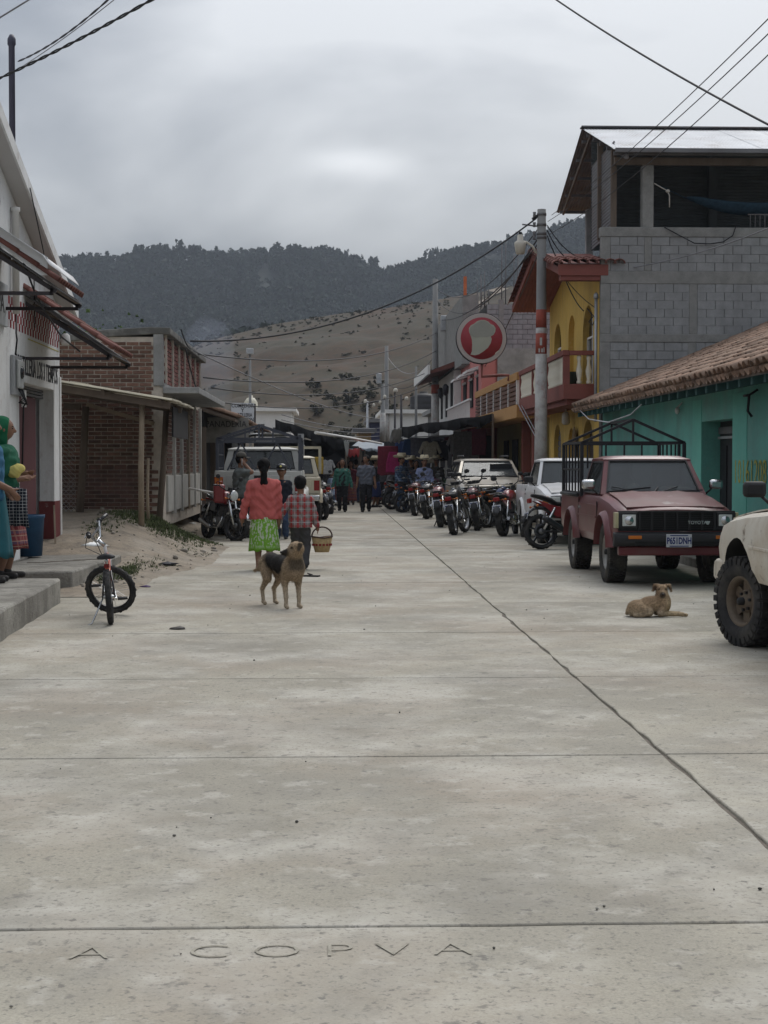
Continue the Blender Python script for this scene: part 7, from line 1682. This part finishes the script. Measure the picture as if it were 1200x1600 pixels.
    if hat == 'cowboy':
        hm_ = mat_hat = m_straw; b = MB(); n = 28; rings = []
        for r, z in ((.02, .115), (.09, .125), (.105, .10), (.115, .03), (.12, .005), (.15, .0), (.20, .005), (.205, .012), (.15, .008), (.11, .0)):
            rings.append([V(r*math.cos(2*PI*j/n)*1.0, r*math.sin(2*PI*j/n)*1.12, z-(.03*(1-abs(math.cos(2*PI*j/n))) if z > .09 else 0)*(abs(math.cos(2*PI*j/n)) < .4)+(.30*max(0, r-.12)*abs(math.cos(2*PI*j/n))**2*2.2 if r > .12 else 0)) for j in range(n)])
        b.loft(rings); o = b.build('hat', m_straw, t, h_(0, -.05, .55)); o.rotation_euler = Matrix(RH.tolist()).to_euler(); fix_normals(o); o.scale = (1.2*hs*u/1.62,)*3
        MB().lathe([(.121, .006), (.119, .035), (.117, .035), (.119, .006)], n=24, closed=True).build('hat_band', m_mblack, o).scale = (1, 1.12, 1)
    if isinstance(hat, tuple):
        o = MB().lathe([(1.0*g, 0), (1.0*g, .35*g), (.85*g, .7*g), (.5*g, .95*g), (.01, 1.02*g)], n=20).build('cap', hat[1], t, h_(0, -.08, .42)); o.rotation_euler = Matrix(RH.tolist()).to_euler(); b = MB()
        b.sheet([[(x*g*.78, (1-.0)*g*.75+v*g*(1.0-.35*x*x), (.04-.10*v-.12*x*x*v)*g) for v in (0, .5, 1)] for x in [-1+.2*i for i in range(11)]], .012); b.build('visor', hat[1], o)
        if len(hat) > 2: MB().ell((0, .93*g, .42*g), (.22*g, .05, .2*g), 10, 6).build('cap_badge', hat[2], o)
    return t
# cloth patterns
def pattern(name, fn, rough=.9):
    m = bpy.data.materials.new(name); m.use_nodes = True; N, L = m.node_tree.nodes, m.node_tree.links; b = N['Principled BSDF']; b.inputs['Roughness'].default_value = rough; b.inputs['Specular IOR Level'].default_value = .2
    L.new(fn(N, L), b.inputs['Base Color']); return m
def n_(N, t, **k):
    q = N.new(t)
    for a, c in k.items(): setattr(q, a, c)
    return q
def stripes(N, L, src, scale, lo, hi):
    m = n_(N, 'ShaderNodeMath', operation='MULTIPLY'); L.new(src, m.inputs[0]); m.inputs[1].default_value = scale; f_ = n_(N, 'ShaderNodeMath', operation='FRACT'); L.new(m.outputs[0], f_.inputs[0]); r = n_(N, 'ShaderNodeValToRGB'); r.color_ramp.interpolation = 'CONSTANT'
    r.color_ramp.elements[0].color = (0,0,0,1); r.color_ramp.elements[1].position = lo; r.color_ramp.elements[1].color = (1,1,1,1); e_ = r.color_ramp.elements.new(hi); e_.color = (0,0,0,1); L.new(f_.outputs[0], r.inputs[0]); return r.outputs[0]
def mixc(N, L, fac, a, c):
    x = n_(N, 'ShaderNodeMix', data_type='RGBA')
    if isinstance(fac, float): x.inputs['Factor'].default_value = fac
    else: L.new(fac, x.inputs['Factor'])
    for s_, v in (('A', a), ('B', c)):
        if isinstance(v, tuple): x.inputs[s_].default_value = (*v, 1)
        else: L.new(v, x.inputs[s_])
    return x.outputs['Result']
def plaid_fn(c0, c1, c2, sx, sz):
    def fn(N, L):
        s_ = n_(N, 'ShaderNodeSeparateXYZ'); L.new(n_(N, 'ShaderNodeTexCoord').outputs['Object'], s_.inputs[0]); a = mixc(N, L, stripes(N, L, s_.outputs[0], sx, .55, .85), c0, c1); hf = n_(N, 'ShaderNodeMath', operation='MULTIPLY'); hf.inputs[1].default_value = .6
        L.new(stripes(N, L, s_.outputs[2], sz, .5, .85), hf.inputs[0]); a = mixc(N, L, hf.outputs[0], a, c1); a = mixc(N, L, stripes(N, L, s_.outputs[0], sx, .18, .26), a, c2); return mixc(N, L, stripes(N, L, s_.outputs[2], sz, .15, .25), a, c2)
    return fn
m_plaid = pattern('red_plaid', plaid_fn((.19, .165, .16), (.28, .045, .045), (.34, .32, .31), 11, 11)); m_plaidb = pattern('blue_plaid', plaid_fn((.05, .085, .14), (.02, .03, .06), (.16, .20, .26), 14, 14))
def leafy(N, L):
    tcx = n_(N, 'ShaderNodeTexCoord').outputs['Object']; v = n_(N, 'ShaderNodeTexNoise'); v.inputs['Scale'].default_value = 26; v.inputs['Detail'].default_value = 4; mpx = n_(N, 'ShaderNodeMapping'); mpx.inputs['Scale'].default_value = (1.4, 1.4, .8); L.new(tcx, mpx.inputs[0]); L.new(mpx.outputs[0], v.inputs['Vector'])
    r = n_(N, 'ShaderNodeValToRGB'); r.color_ramp.elements[0].position = .50; r.color_ramp.elements[0].color = (.15, .33, .035, 1); r.color_ramp.elements[1].position = .56; r.color_ramp.elements[1].color = (.42, .47, .36, 1); L.new(v.outputs[0], r.inputs[0])
    s_ = n_(N, 'ShaderNodeSeparateXYZ'); L.new(tcx, s_.inputs[0]); c = n_(N, 'ShaderNodeMapRange'); c.inputs['From Min'].default_value = .29; c.inputs['From Max'].default_value = .36; L.new(s_.outputs[2], c.inputs[0]); return mixc(N, L, c.outputs[0], (.16, .36, .035), r.outputs[0])
m_leafy = pattern('green_leaf_print', leafy)
def woven(N, L):
    s_ = n_(N, 'ShaderNodeSeparateXYZ'); L.new(n_(N, 'ShaderNodeTexCoord').outputs['Object'], s_.inputs[0]); a = mixc(N, L, stripes(N, L, s_.outputs[2], 9, .3, .55), (.16, .035, .04), (.10, .055, .09)); a = mixc(N, L, stripes(N, L, s_.outputs[0], 24, .3, .6), a, (.25, .10, .09)); return mixc(N, L, stripes(N, L, s_.outputs[2], 18, .1, .25), a, (.30, .20, .15))
m_woven = pattern('woven_skirt', woven); m_weave_bw = pattern('black_white_weave', plaid_fn((.02, .02, .025), (.015, .02, .03), (.5, .5, .5), 30, 30))
def cm(n, c): return mat('cloth_'+n, c, .9, .15, 9, .25, 60)

X_ = lambda px, Y: at(px, 700, Y).x
# girl and boy walking away hand in hand
HX, HZ = -.70, .66
gx, bx = X_(412, 21.2), X_(469, 21.3)
t = person('girl in coral cardigan and green leaf print skirt walking away', (gx, 21.2, 0), R(2), 1.49, cm('coral', (.42, .10, .09)), 'skirt', hands=((-.205, .02, .46), ((HX-gx)/1.49, .03, HZ/1.49)), feet=((-.05, -.10, .01), (.05, .08, 0)), hair='pony', m_bot=m_leafy, skirt=(.49, .185, .095, .128), hem=.47, loose=.026, shoes=None, vox=.011, sh=1.05, fat=1.05)
t2 = person('boy in red plaid shirt carrying a basket and holding hands', (bx, 21.3, 0), R(-2), 1.22, m_plaid, 'trousers', hands=(((HX-bx)/1.22, .03, HZ/1.22), (.20, .04, .455)), feet=((-.055, .10, 0), (.06, -.08, .02)), m_bot=cm('grey_trousers', (.055, .053, .055)), hs=1.2, hem=.475, loose=.020, vox=.010, fat=1.08)
bk_ = thing('basket', 'small woven basket with a red band carried by the boy', 'basket', (bx+.30, 21.36, .235), R(15)); m_bask = mat('basket_weave', (.36, .26, .13), .85, .25, 30, .5, 70); m_brim = mat('basket_rim', (.06, .035, .03), .8)
P = []
b = MB()
for r, z in ((.10, 0), (.125, .09), (.15, .20), (.14, .20), (.10, .015)): P.append([V(r*math.cos(a), r*.72*math.sin(a), z+.02*abs(math.cos(a))*(z > .1)) for a in [2*PI*j/28 for j in range(28)]])
b.loft(P); b.build('body', m_bask, bk_); b = MB(); b.tube([(.15*math.cos(a), .108*math.sin(a), .20+.02*abs(math.cos(a))) for a in [2*PI*j/28 for j in range(28)]], .009, 6, closed=True); b.build('rim', m_brim, bk_)
b = MB(); b.tube([(-.145*math.cos(PI*i/14), 0, .22+.13*math.sin(PI*i/14)) for i in range(15)], .011, 7); b.build('handle', m_brim, bk_)
for i in range(9): a = PI+PI*i/8; MB().box((.135*math.cos(a), .135*.72*math.sin(a), .105), (.03, .012, .03), Euler((0, 0, a+PI/2))).build('red_mark', cm('basket_red', (.22, .03, .03)), bk_)
b = MB(); b.box((0, 0, .01), (.085, .21, .02)); b.tube([(-.04, .0, .02), (0, .06, .045), (.04, .0, .02)], .008, 5); tag(b.build('sandal', m_shoe, None, gnd(487, 901), bevel=.006, rz=R(70)), 'lone dark sandal lying on the road behind the dog', 'sandal')
# by the white pickup
g = gnd(376, 838); person('man in grey cap and shirt talking on a phone', (X_(376, 30.4), 30.4, 0), R(-105), 1.62, cm('grey_green', (.10, .11, .105)), 'trousers', hands=((-.13, .13, .56), (.055, .065, .905)), m_bot=cm('dark_trousers', (.03, .03, .03)), hat=('cap', cm('cap_grey', (.08, .075, .065))), sleeve=.35, fat=1.15, head_yaw=10, vox=.013)
tag(MB().box((0, 0, 0), (.012, .07, .14)).build('phone', m_mwhite, None, V(X_(377, 30.4)+.02, 30.29, 1.50), bevel=.006), 'white phone held to the ear of the man in the cap', 'phone')
person('boy in navy sweater and cap leaning on the white pickup', (X_(440, 30.0), 30.0, 0), R(172), 1.36, cm('navy', (.012, .014, .022)), 'trousers', hands=((-.12, .08, .50), (.13, .06, .47)), m_bot=m_jean, hat=('cap', m_mblack, cm('badge_yellow', (.45, .40, .12))), hs=1.15, vox=.012, fat=1.05)
# couple walking towards the camera
m_teal_c = cm('teal_cardigan', (.035, .12, .095)); m_blk = cm('black', (.012, .012, .014))
t = person('woman in teal cardigan and black overalls walking towards the camera', (X_(535, 47), 47, 0), R(176), 1.57, m_teal_c, 'trousers', hands=((-.19, .02, .46), (.19, .03, .47)), feet=((-.05, .07, 0), (.06, -.06, .02)), hair='long', m_bot=m_blk, fat=1.05, vox=.014)
MB().prism([(-.12, .80), (.12, .80), (.09, 1.16), (.05, 1.22), (-.05, 1.22), (-.09, 1.16)], .095, .125, 'y').build('bib', m_blk, t, bevel=.02)
person('man in grey polo shirt and black trousers walking towards the camera', (X_(572, 47), 47, 0), R(178), 1.68, cm('slate', (.10, .11, .135)), 'trousers', hands=((-.18, .04, .45), (.18, .0, .45)), feet=((-.05, -.05, .01), (.06, .07, 0)), m_bot=m_blk, sleeve=.35, head_yaw=-35, vox=.014, fat=1.1)
person('small child in pale blue shirt beside the walking woman', (X_(517, 49), 49, 0), R(-95), 1.18, cm('pale_blue', (.26, .33, .46)), 'trousers', m_bot=m_jean, hs=1.2, hem=.40, loose=.02, vox=.014, fat=1.1)
person('person in straw hat and dark vest with blue skirt behind the walking man', (X_(586, 52), 52, 0), R(-110), 1.60, cm('dark_vest', (.02, .02, .024)), 'skirt', m_bot=cm('blue_skirt', (.025, .035, .10)), skirt=(.54, .22, .10, .15), hat='cowboy', vox=.015, fat=1.1)
person('woman in grey dress bending forward beside the far motorcycles', (X_(608, 50.5), 50.5, 0), R(-80), 1.55, cm('grey_top', (.085, .085, .09)), 'skirt', hands=((-.1, .26, .55), (.1, .26, .55)), lean=16, m_bot=cm('grey_skirt', (.06, .06, .065)), skirt=(.56, .12, .11, .11), hair='short', vox=.015)
person('man in straw hat and blue plaid shirt behind the motorcycles', (X_(627, 47.5), 47.5, 0), R(-140), 1.66, m_plaidb, 'trousers', m_bot=m_jean, hat='cowboy', hands=((-.15, .15, .52), (.15, .17, .55)), vox=.014, fat=1.1)
person('man in pale hat and black jacket between the two hatted men', (X_(643, 50.5), 50.5, 0), R(150), 1.60, m_blk, 'trousers', m_bot=m_blk, hat='cowboy', vox=.015, fat=1.1)
t = person('man in straw hat and pale blue shirt standing behind the motorcycles', (X_(663, 46), 46, 0), R(-170), 1.60, cm('shirt_blue', (.17, .20, .32)), 'trousers', hands=((-.12, .14, .56), (.13, .14, .56)), m_bot=m_jean, hat='cowboy', vox=.014, fat=1.15)
# the darker crowd under the tarps
cr_ = [person('shopper in a dark jacket deep in the market crowd', (X_(556, 58), 58, 0), R(20), 1.58, m_blk, 'trousers', m_bot=m_jean, vox=.017), person('shopper in a wine coloured blouse deep in the market crowd', (X_(548, 55), 55, 0), R(170), 1.52, cm('wine', (.10, .02, .03)), 'skirt', m_bot=m_woven, skirt=(.54, .10, .10, .13), hair='long', vox=.017)]
for i, (k, px, Y, rz, c, lab) in enumerate(((0, 590, 60, 10, (.10, .10, .11), 'grey shirt'), (1, 600, 56, 100, (.22, .05, .12), 'pink blouse'), (0, 568, 64, 190, (.03, .05, .10), 'blue jacket'), (1, 575, 57, 160, (.20, .19, .17), 'cream blouse'), (0, 505, 52, 80, (.03, .03, .035), 'black sweater'), (0, 620, 55, 30, (.14, .10, .07), 'brown shirt'), (1, 497, 56, 200, (.02, .08, .09), 'turquoise blouse'), (0, 542, 68, 0, (.2, .2, .21), 'pale shirt'), (1, 636, 53, -30, (.12, .03, .04), 'maroon blouse'))):
    dup(cr_[k], (X_(px, Y), Y, 0), R(rz), 'shopper in a %s among the dark market crowd' % lab, {'shirt': cm('crowd_%d' % i, c)})
hm_ = person('shopper in pale straw hat and white shirt deep under the right tarp', (X_(650, 54), 54, 0), R(60), 1.62, cm('crowd_white', (.24, .24, .24)), 'trousers', m_bot=m_blk, hat='cowboy', vox=.016, fat=1.1)
for i, (px, Y, rz, c, lab) in enumerate(((636, 57, 150, (.05, .06, .09), 'navy shirt'), (682, 50, 170, (.05, .045, .04), 'dark brown shirt'), (595, 55, 200, (.10, .10, .105), 'grey jacket'), (612, 59, 20, (.03, .03, .03), 'black shirt'))):
    dup(hm_, (X_(px, Y), Y, 0), R(rz), 'shopper in straw hat and %s in the market crowd' % lab, {'shirt': cm('crowd_hat_%d' % i, c)})
for i, (k, px, Y, rz, c, lab) in enumerate(((0, 560, 61, 40, (.025, .025, .03), 'charcoal hoodie'), (1, 528, 54, 210, (.06, .02, .05), 'plum blouse'), (0, 585, 66, 150, (.05, .05, .05), 'dark grey shirt'), (0, 552, 72, 10, (.07, .05, .04), 'tan jacket'), (1, 622, 51.5, 100, (.02, .04, .03), 'dark green blouse'), (0, 512, 62, 300, (.04, .04, .06), 'slate shirt'), (1, 650, 49, 185, (.05, .04, .05), 'mauve shawl'), (0, 480, 50, 20, (.02, .02, .025), 'black coat'))):
    dup(cr_[k], (X_(px, Y), Y, 0), R(rz), 'shopper in a %s among the dark market crowd' % lab, {'shirt': cm('crowd_more_%d' % i, c)})
# two women on the platform at the left edge
person('woman in blue blouse with grey blue apron and teal skirt at the left edge', (X_(-20, 15.7), 15.7, .256), R(-70), 1.66, cm('bright_blue', (.025, .10, .18)), 'skirt', hands=((-.08, .11, .57), (.09, .12, .57)), hair='pony', m_bot=cm('teal_skirt', (.015, .085, .105)), skirt=(.56, .16, .10, .155), sleeve=.45, hem=.50, loose=.03, fat=1.15, vox=.011)
t = person('woman in green blouse and woven red skirt holding a yellow bundle', (X_(4, 16.35), 16.35, .256), R(-82), 1.64, cm('emerald', (.012, .09, .05)), 'skirt', hands=((-.03, .115, .66), (.04, .125, .64)), hair='none', m_bot=m_woven, skirt=(.56, .20, .10, .165), sleeve=.30, hem=.50, loose=.035, fat=1.15, vox=.011)
g0 = .066*1.64
sdf('head_scarf', [elp((0, -.015, 1.59), (.106, .128, .125)), cap((0, -.07, 1.52), (0, -.10, 1.36), .07, .05), cap((0, .0, 1.46), (.0, .03, 1.43), .075, .075)], cm('scarf_green', (.01, .11, .05)), t, .010, k=.03, cuts=[((0, .062, 1.55), (0, 1, -.1))], wrinkle=.006)
pb = thing('bundle', 'yellow cloth bundle held by the woman in green', 'bundle', (X_(24, 16.2), 16.18, 1.385)); sdf('body', [elp((0, 0, 0), (.075, .06, .07)), elp((.05, 0, .03), (.05, .05, .045)), elp((-.05, 0, -.02), (.05, .05, .05))], cm('bundle_yellow', (.55, .47, .15)), pb, .009, k=.03, wrinkle=.008)
ws_ = MB(); P = []
for i in range(13):
    z = .02-.40*i/12; P.append([(x+.06*i/12*.6, .02*math.sin(x*60+i*.5)-.03*math.sin(PI*i/12), z-.06*abs(x)*4) for x in [-.10+.02*j for j in range(11)]])
ws_.sheet(P); ws_ = ws_.build('shawl', m_weave_bw, None, (X_(28, 16.25), 16.15, 1.20)); md = ws_.modifiers.new('t', 'SOLIDIFY'); md.thickness = .015; tag(ws_, 'black and white woven shawl hanging over the arm of the woman in green', 'shawl')

# ---- dogs
def fur(name):
    def fn(N, L):
        a = n_(N, 'ShaderNodeAttribute'); a.attribute_name = 'fur'; tcx = n_(N, 'ShaderNodeTexCoord').outputs['Object']; v = n_(N, 'ShaderNodeTexNoise'); v.inputs['Scale'].default_value = 70; v.inputs['Detail'].default_value = 5; mpx = n_(N, 'ShaderNodeMapping'); mpx.inputs['Scale'].default_value = (1.6, .5, .7); L.new(tcx, mpx.inputs[0]); L.new(mpx.outputs[0], v.inputs['Vector'])
        r = n_(N, 'ShaderNodeMapRange'); r.inputs['From Min'].default_value = .3; r.inputs['From Max'].default_value = .7; r.inputs['To Min'].default_value = .6; r.inputs['To Max'].default_value = 1.35; L.new(v.outputs[0], r.inputs[0]); s_ = n_(N, 'ShaderNodeVectorMath', operation='SCALE'); L.new(a.outputs['Color'], s_.inputs[0]); L.new(r.outputs[0], s_.inputs['Scale'])
        bn = n_(N, 'ShaderNodeBump'); bn.inputs['Strength'].default_value = .6; bn.inputs['Distance'].default_value = .006; L.new(v.outputs[0], bn.inputs['Height']); L.new(bn.outputs[0], N['Principled BSDF'].inputs['Normal']); return s_.outputs[0]
    return pattern(name, fn, .85)
m_fur = fur('dog_fur')
def paint(o, fn):
    me = o.data; at_ = me.color_attributes.new('fur', 'FLOAT_COLOR', 'POINT'); n = len(me.vertices); co = np.empty(n*3); me.vertices.foreach_get('co', co); c = np.ones((n, 4)); c[:, :3] = fn(co.reshape(-1, 3)); at_.data.foreach_set('color', c.ravel())
def coat(t, o, fn, n, back, ln):
    """short hair lying along the body: thin blades in the colour of the coat under them"""
    me = o.data; rg = np.random.RandomState(n); k = len(me.polygons); pi = rg.randint(0, k, n); C_ = np.empty(k*3); N_ = np.empty(k*3); me.polygons.foreach_get('center', C_); me.polygons.foreach_get('normal', N_); C_ = C_.reshape(-1, 3)[pi]; N_ = N_.reshape(-1, 3)[pi]
    C_ = C_+rg.normal(size=(n, 3))*.002; d = N_*.45+np.array(back)+rg.normal(size=(n, 3))*.22; d /= np.linalg.norm(d, axis=1)[:, None]; s_ = np.cross(d, N_); s_ /= np.linalg.norm(s_, axis=1)[:, None]+1e-9
    L_ = ln*rg.uniform(.5, 1.2, n)*np.clip(.35+C_[:, 2]*2.2, .35, 1); A = C_-s_*.0016-N_*.002; B = C_+s_*.0016-N_*.002; T = C_+d*L_[:, None]
    Vt = np.stack([A, B, T], 1).reshape(-1, 3); m2 = bpy.data.meshes.new('fur'); m2.from_pydata(Vt.tolist(), [], np.arange(3*n).reshape(-1, 3).tolist()); m2.update()
    q = link('fur', m2, m_fur, t); c = np.repeat(fn(C_)*rg.uniform(.75, 1.3, (n, 1)), 3, 0); at_ = m2.color_attributes.new('fur', 'FLOAT_COLOR', 'POINT'); at_.data.foreach_set('color', np.concatenate([c, np.ones((3*n, 1))], 1).ravel()); tag(q, kind='stuff')
def ss(x, a, b): t_ = np.clip((x-a)/(b-a), 0, 1); return t_*t_*(3-2*t_)
def mixv(A, c, w): return A*(1-w[:, None])+np.array(c)*w[:, None]
def dog_head(base, fwd, upv, g=1.0, ear=1.0):
    f_ = nv3(fwd); upv = np.array(upv, float); r = nv3(np.cross(f_, upv)); w = np.cross(r, f_); h = lambda x, y, z: np.array(base)+(r*x+f_*y+w*z)*g
    M = np.stack([r, f_, w], 1)
    pr = [elp(h(0, 0, 0), np.array([.058, .072, .058])*g, M), cap(h(0, .05, -.012), h(0, .145, -.028), .040*g, .026*g), cap(h(0, .04, -.035), h(0, .12, -.048), .028*g, .018*g), elp(h(0, .03, .03), np.array([.05, .04, .03])*g, M)]
    ks = [.02, .02, .015, .02]
    for s in (-1, 1):
        pr += [cap(h(s*.045, -.02, .050), h(s*.088, -.015, .048), .018*g, .020*g), cap(h(s*.088, -.015, .048), h(s*.112, .02, -.012), .022*g, .012*g)]; ks += [.01, .008]
    eyes = [h(s*.033, .058, .014) for s in (-1, 1)]; nose = h(0, .168, -.020); return pr, ks, eyes, nose, h
def dog_bits(t, eyes, nose, g=1.0):
    b = MB()
    for e_ in eyes: b.ell(e_, (.014*g,)*3, 8, 6)
    b.build('eye', m_eye, t); MB().ell(nose, (.017*g, .015*g, .013*g), 8, 6).build('nose', m_eye, t)
TAN, PALE, BLK = (.25, .185, .12), (.40, .335, .25), (.010, .0095, .0095)
rzd = R(-153); t = thing('dog', 'tan dog with black saddle standing on the road looking left', 'dog', (X_(441, 15.7), 15.72, 0), rzd)
inv = np.array(Matrix.Rotation(-rzd, 3, 'Z')); hf = inv@np.array([-.93, -.32, -.08])
hb = np.array([.03, .40, .615]); pr, ks, eyes, nose, hh_ = dog_head(hb, hf, (0, 0, 1), .98)
pr += [cap((0, .25, .405), (0, -.02, .425), .112, .098), cap((0, -.02, .435), (0, -.28, .455), .088, .080), elp((0, -.30, .44), (.085, .10, .095)), elp((0, .28, .40), (.078, .085, .12)), cap((0, .27, .46), hb-np.array([0, .02, .01]), .085, .062)]; ks += [.05]*5
for s in (-1, 1):
    dx = .012 if s > 0 else -.006
    pr += [cap((s*.06, .25, .40), (s*.075, .21, .27), .058, .036), cap((s*.075, .21, .27), (s*.072, .235, .12), .031, .021), cap((s*.072, .235, .12), (s*.072, .235, .035), .021, .019), cap((s*.072, .235, .03), (s*.076, .275, .018), .022, .019),
           cap((s*.055, -.30, .43), (s*.075, -.22+dx, .28), .075, .044), cap((s*.075, -.22+dx, .28), (s*.072, -.355+dx, .165), .038, .022), cap((s*.072, -.355+dx, .165), (s*.070, -.33+dx, .035), .021, .018), cap((s*.07, -.33+dx, .03), (s*.072, -.28+dx, .018), .021, .018)]; ks += [.03, .02, .015, .012, .03, .02, .015, .012]
pr += [cap((0, -.38, .46), (.03, -.48, .37), .024, .024), cap((.03, -.48, .37), (.06, -.56, .34), .024, .015)]; ks += [.03, .02]
o = sdf('body', pr, m_fur, t, .0075, ks=ks)
def pd(c):
    x, y, z = c[:, 0], c[:, 1], c[:, 2]; n = len(c); A = np.tile(np.array(TAN), (n, 1)); A = mixv(A, PALE, ss(-z, -.30, -.12)*.6); wob = .02*np.sin(y*31)+.015*np.sin(x*50+y*20)
    leg = ss(z, .30, .36); A = mixv(A, BLK, ss(z+wob-.05*np.clip((y-.1)/.2, 0, 1), .325, .365)*ss(y+.6*(z-.45), -.27, -.20)*(1-ss(y, .19, .26))*.98); A = mixv(A, (.05, .04, .03), ss(z, .46, .52)*(1-ss(y, -.30, -.16))*.7)
    A = mixv(A, (.03, .026, .022), ss(y, .30, .36)*(1-ss(z, .49, .53))*ss(z, .36, .42)*.75)
    dn = np.linalg.norm(c-nose, axis=1); A = mixv(A, BLK, (1-ss(dn, .05, .10))*.95); de = np.minimum(*[np.linalg.norm(c-e_, axis=1) for e_ in eyes]); A = mixv(A, (.04, .03, .02), (1-ss(de, .014, .03))*.8); dh = np.linalg.norm(c-hb, axis=1); A = mixv(A, (.30, .21, .125), (1-ss(dh, .06, .09))*.6*(ss(dn, .10, .13)))
    er = np.minimum(*[np.linalg.norm(c-hh_(s*.105, .005, .02), axis=1) for s in (-1, 1)]); A = mixv(A, (.03, .024, .018), (1-ss(er, .03, .055))*.9); return A
paint(o, pd); coat(t, o, pd, 14000, (0, -.7, -.5), .020); dog_bits(t, eyes, nose)
# lying dog
t = thing('dog', 'sandy dog lying on the road in front of the red pickup', 'dog', gnd(1026, 963), R(-86)); t.scale = (.78, .78, .78)
hb = np.array([-.055, .085, .325]); pr, ks, eyes, nose, hh_ = dog_head(hb, np.array(Matrix.Rotation(R(86), 3, 'Z'))@np.array([-.16, -.95, -.16]), (0, 0, 1), 1.0)
pr += [cap((0, .05, .165), (.0, -.10, .14), .095, .098), cap((0, -.08, .14), (.02, -.24, .11), .095, .088), elp((.03, -.27, .10), (.10, .11, .10)), elp((0, .09, .15), (.085, .085, .115)), cap((0, .075, .22), hb-np.array([0, .01, .02]), .078, .058)]; ks += [.05]*5
for s in (-1, 1):
    pr += [cap((s*.07, .09, .14), (s*.085, .02, .045), .05, .036), cap((s*.085, .02, .04), (s*.075+.0, .30, .028), .032, .022), cap((s*.075, .30, .026), (s*.072, .355, .020), .023, .019),
           cap((s*.07+.02, -.25, .10), (s*.10+.02, -.12, .07), .07, .045), cap((s*.10+.02, -.12, .05), (s*.10+.02, -.30, .03), .038, .024), cap((s*.10+.02, -.30, .025), (s*.105+.02, -.20, .020), .023, .018)]; ks += [.03, .02, .012, .03, .02, .012]
pr += [cap((.0, -.36, .08), (-.12, -.34, .03), .025, .018), cap((-.12, -.34, .03), (-.18, -.22, .022), .018, .012)]; ks += [.02, .02]
o = sdf('body', pr, m_fur, t, .0075, ks=ks)
def pd2(c):
    n = len(c); z = c[:, 2]; A = np.tile(np.array((.29, .205, .125)), (n, 1)); A = mixv(A, (.17, .105, .06), ss(z, .17, .23)*(1-ss(c[:, 1], .0, .05))*.6); A = mixv(A, PALE, (1-ss(z, .05, .14))*.5); A = mixv(A, (.36, .27, .16), ss(c[:, 1], .06, .13)*(1-ss(z, .18, .25))*.7)
    dn = np.linalg.norm(c-nose, axis=1); A = mixv(A, (.04, .03, .025), (1-ss(dn, .03, .06))*.85); de = np.minimum(*[np.linalg.norm(c-e_, axis=1) for e_ in eyes]); A = mixv(A, (.04, .03, .02), (1-ss(de, .014, .026))*.8)
    er = np.minimum(*[np.linalg.norm(c-hh_(s*.085, .0, .01), axis=1) for s in (-1, 1)]); A = mixv(A, (.07, .045, .03), (1-ss(er, .03, .05))*.8); return A
paint(o, pd2); coat(t, o, pd2, 12000, (0, -.7, -.4), .022); dog_bits(t, eyes, nose)
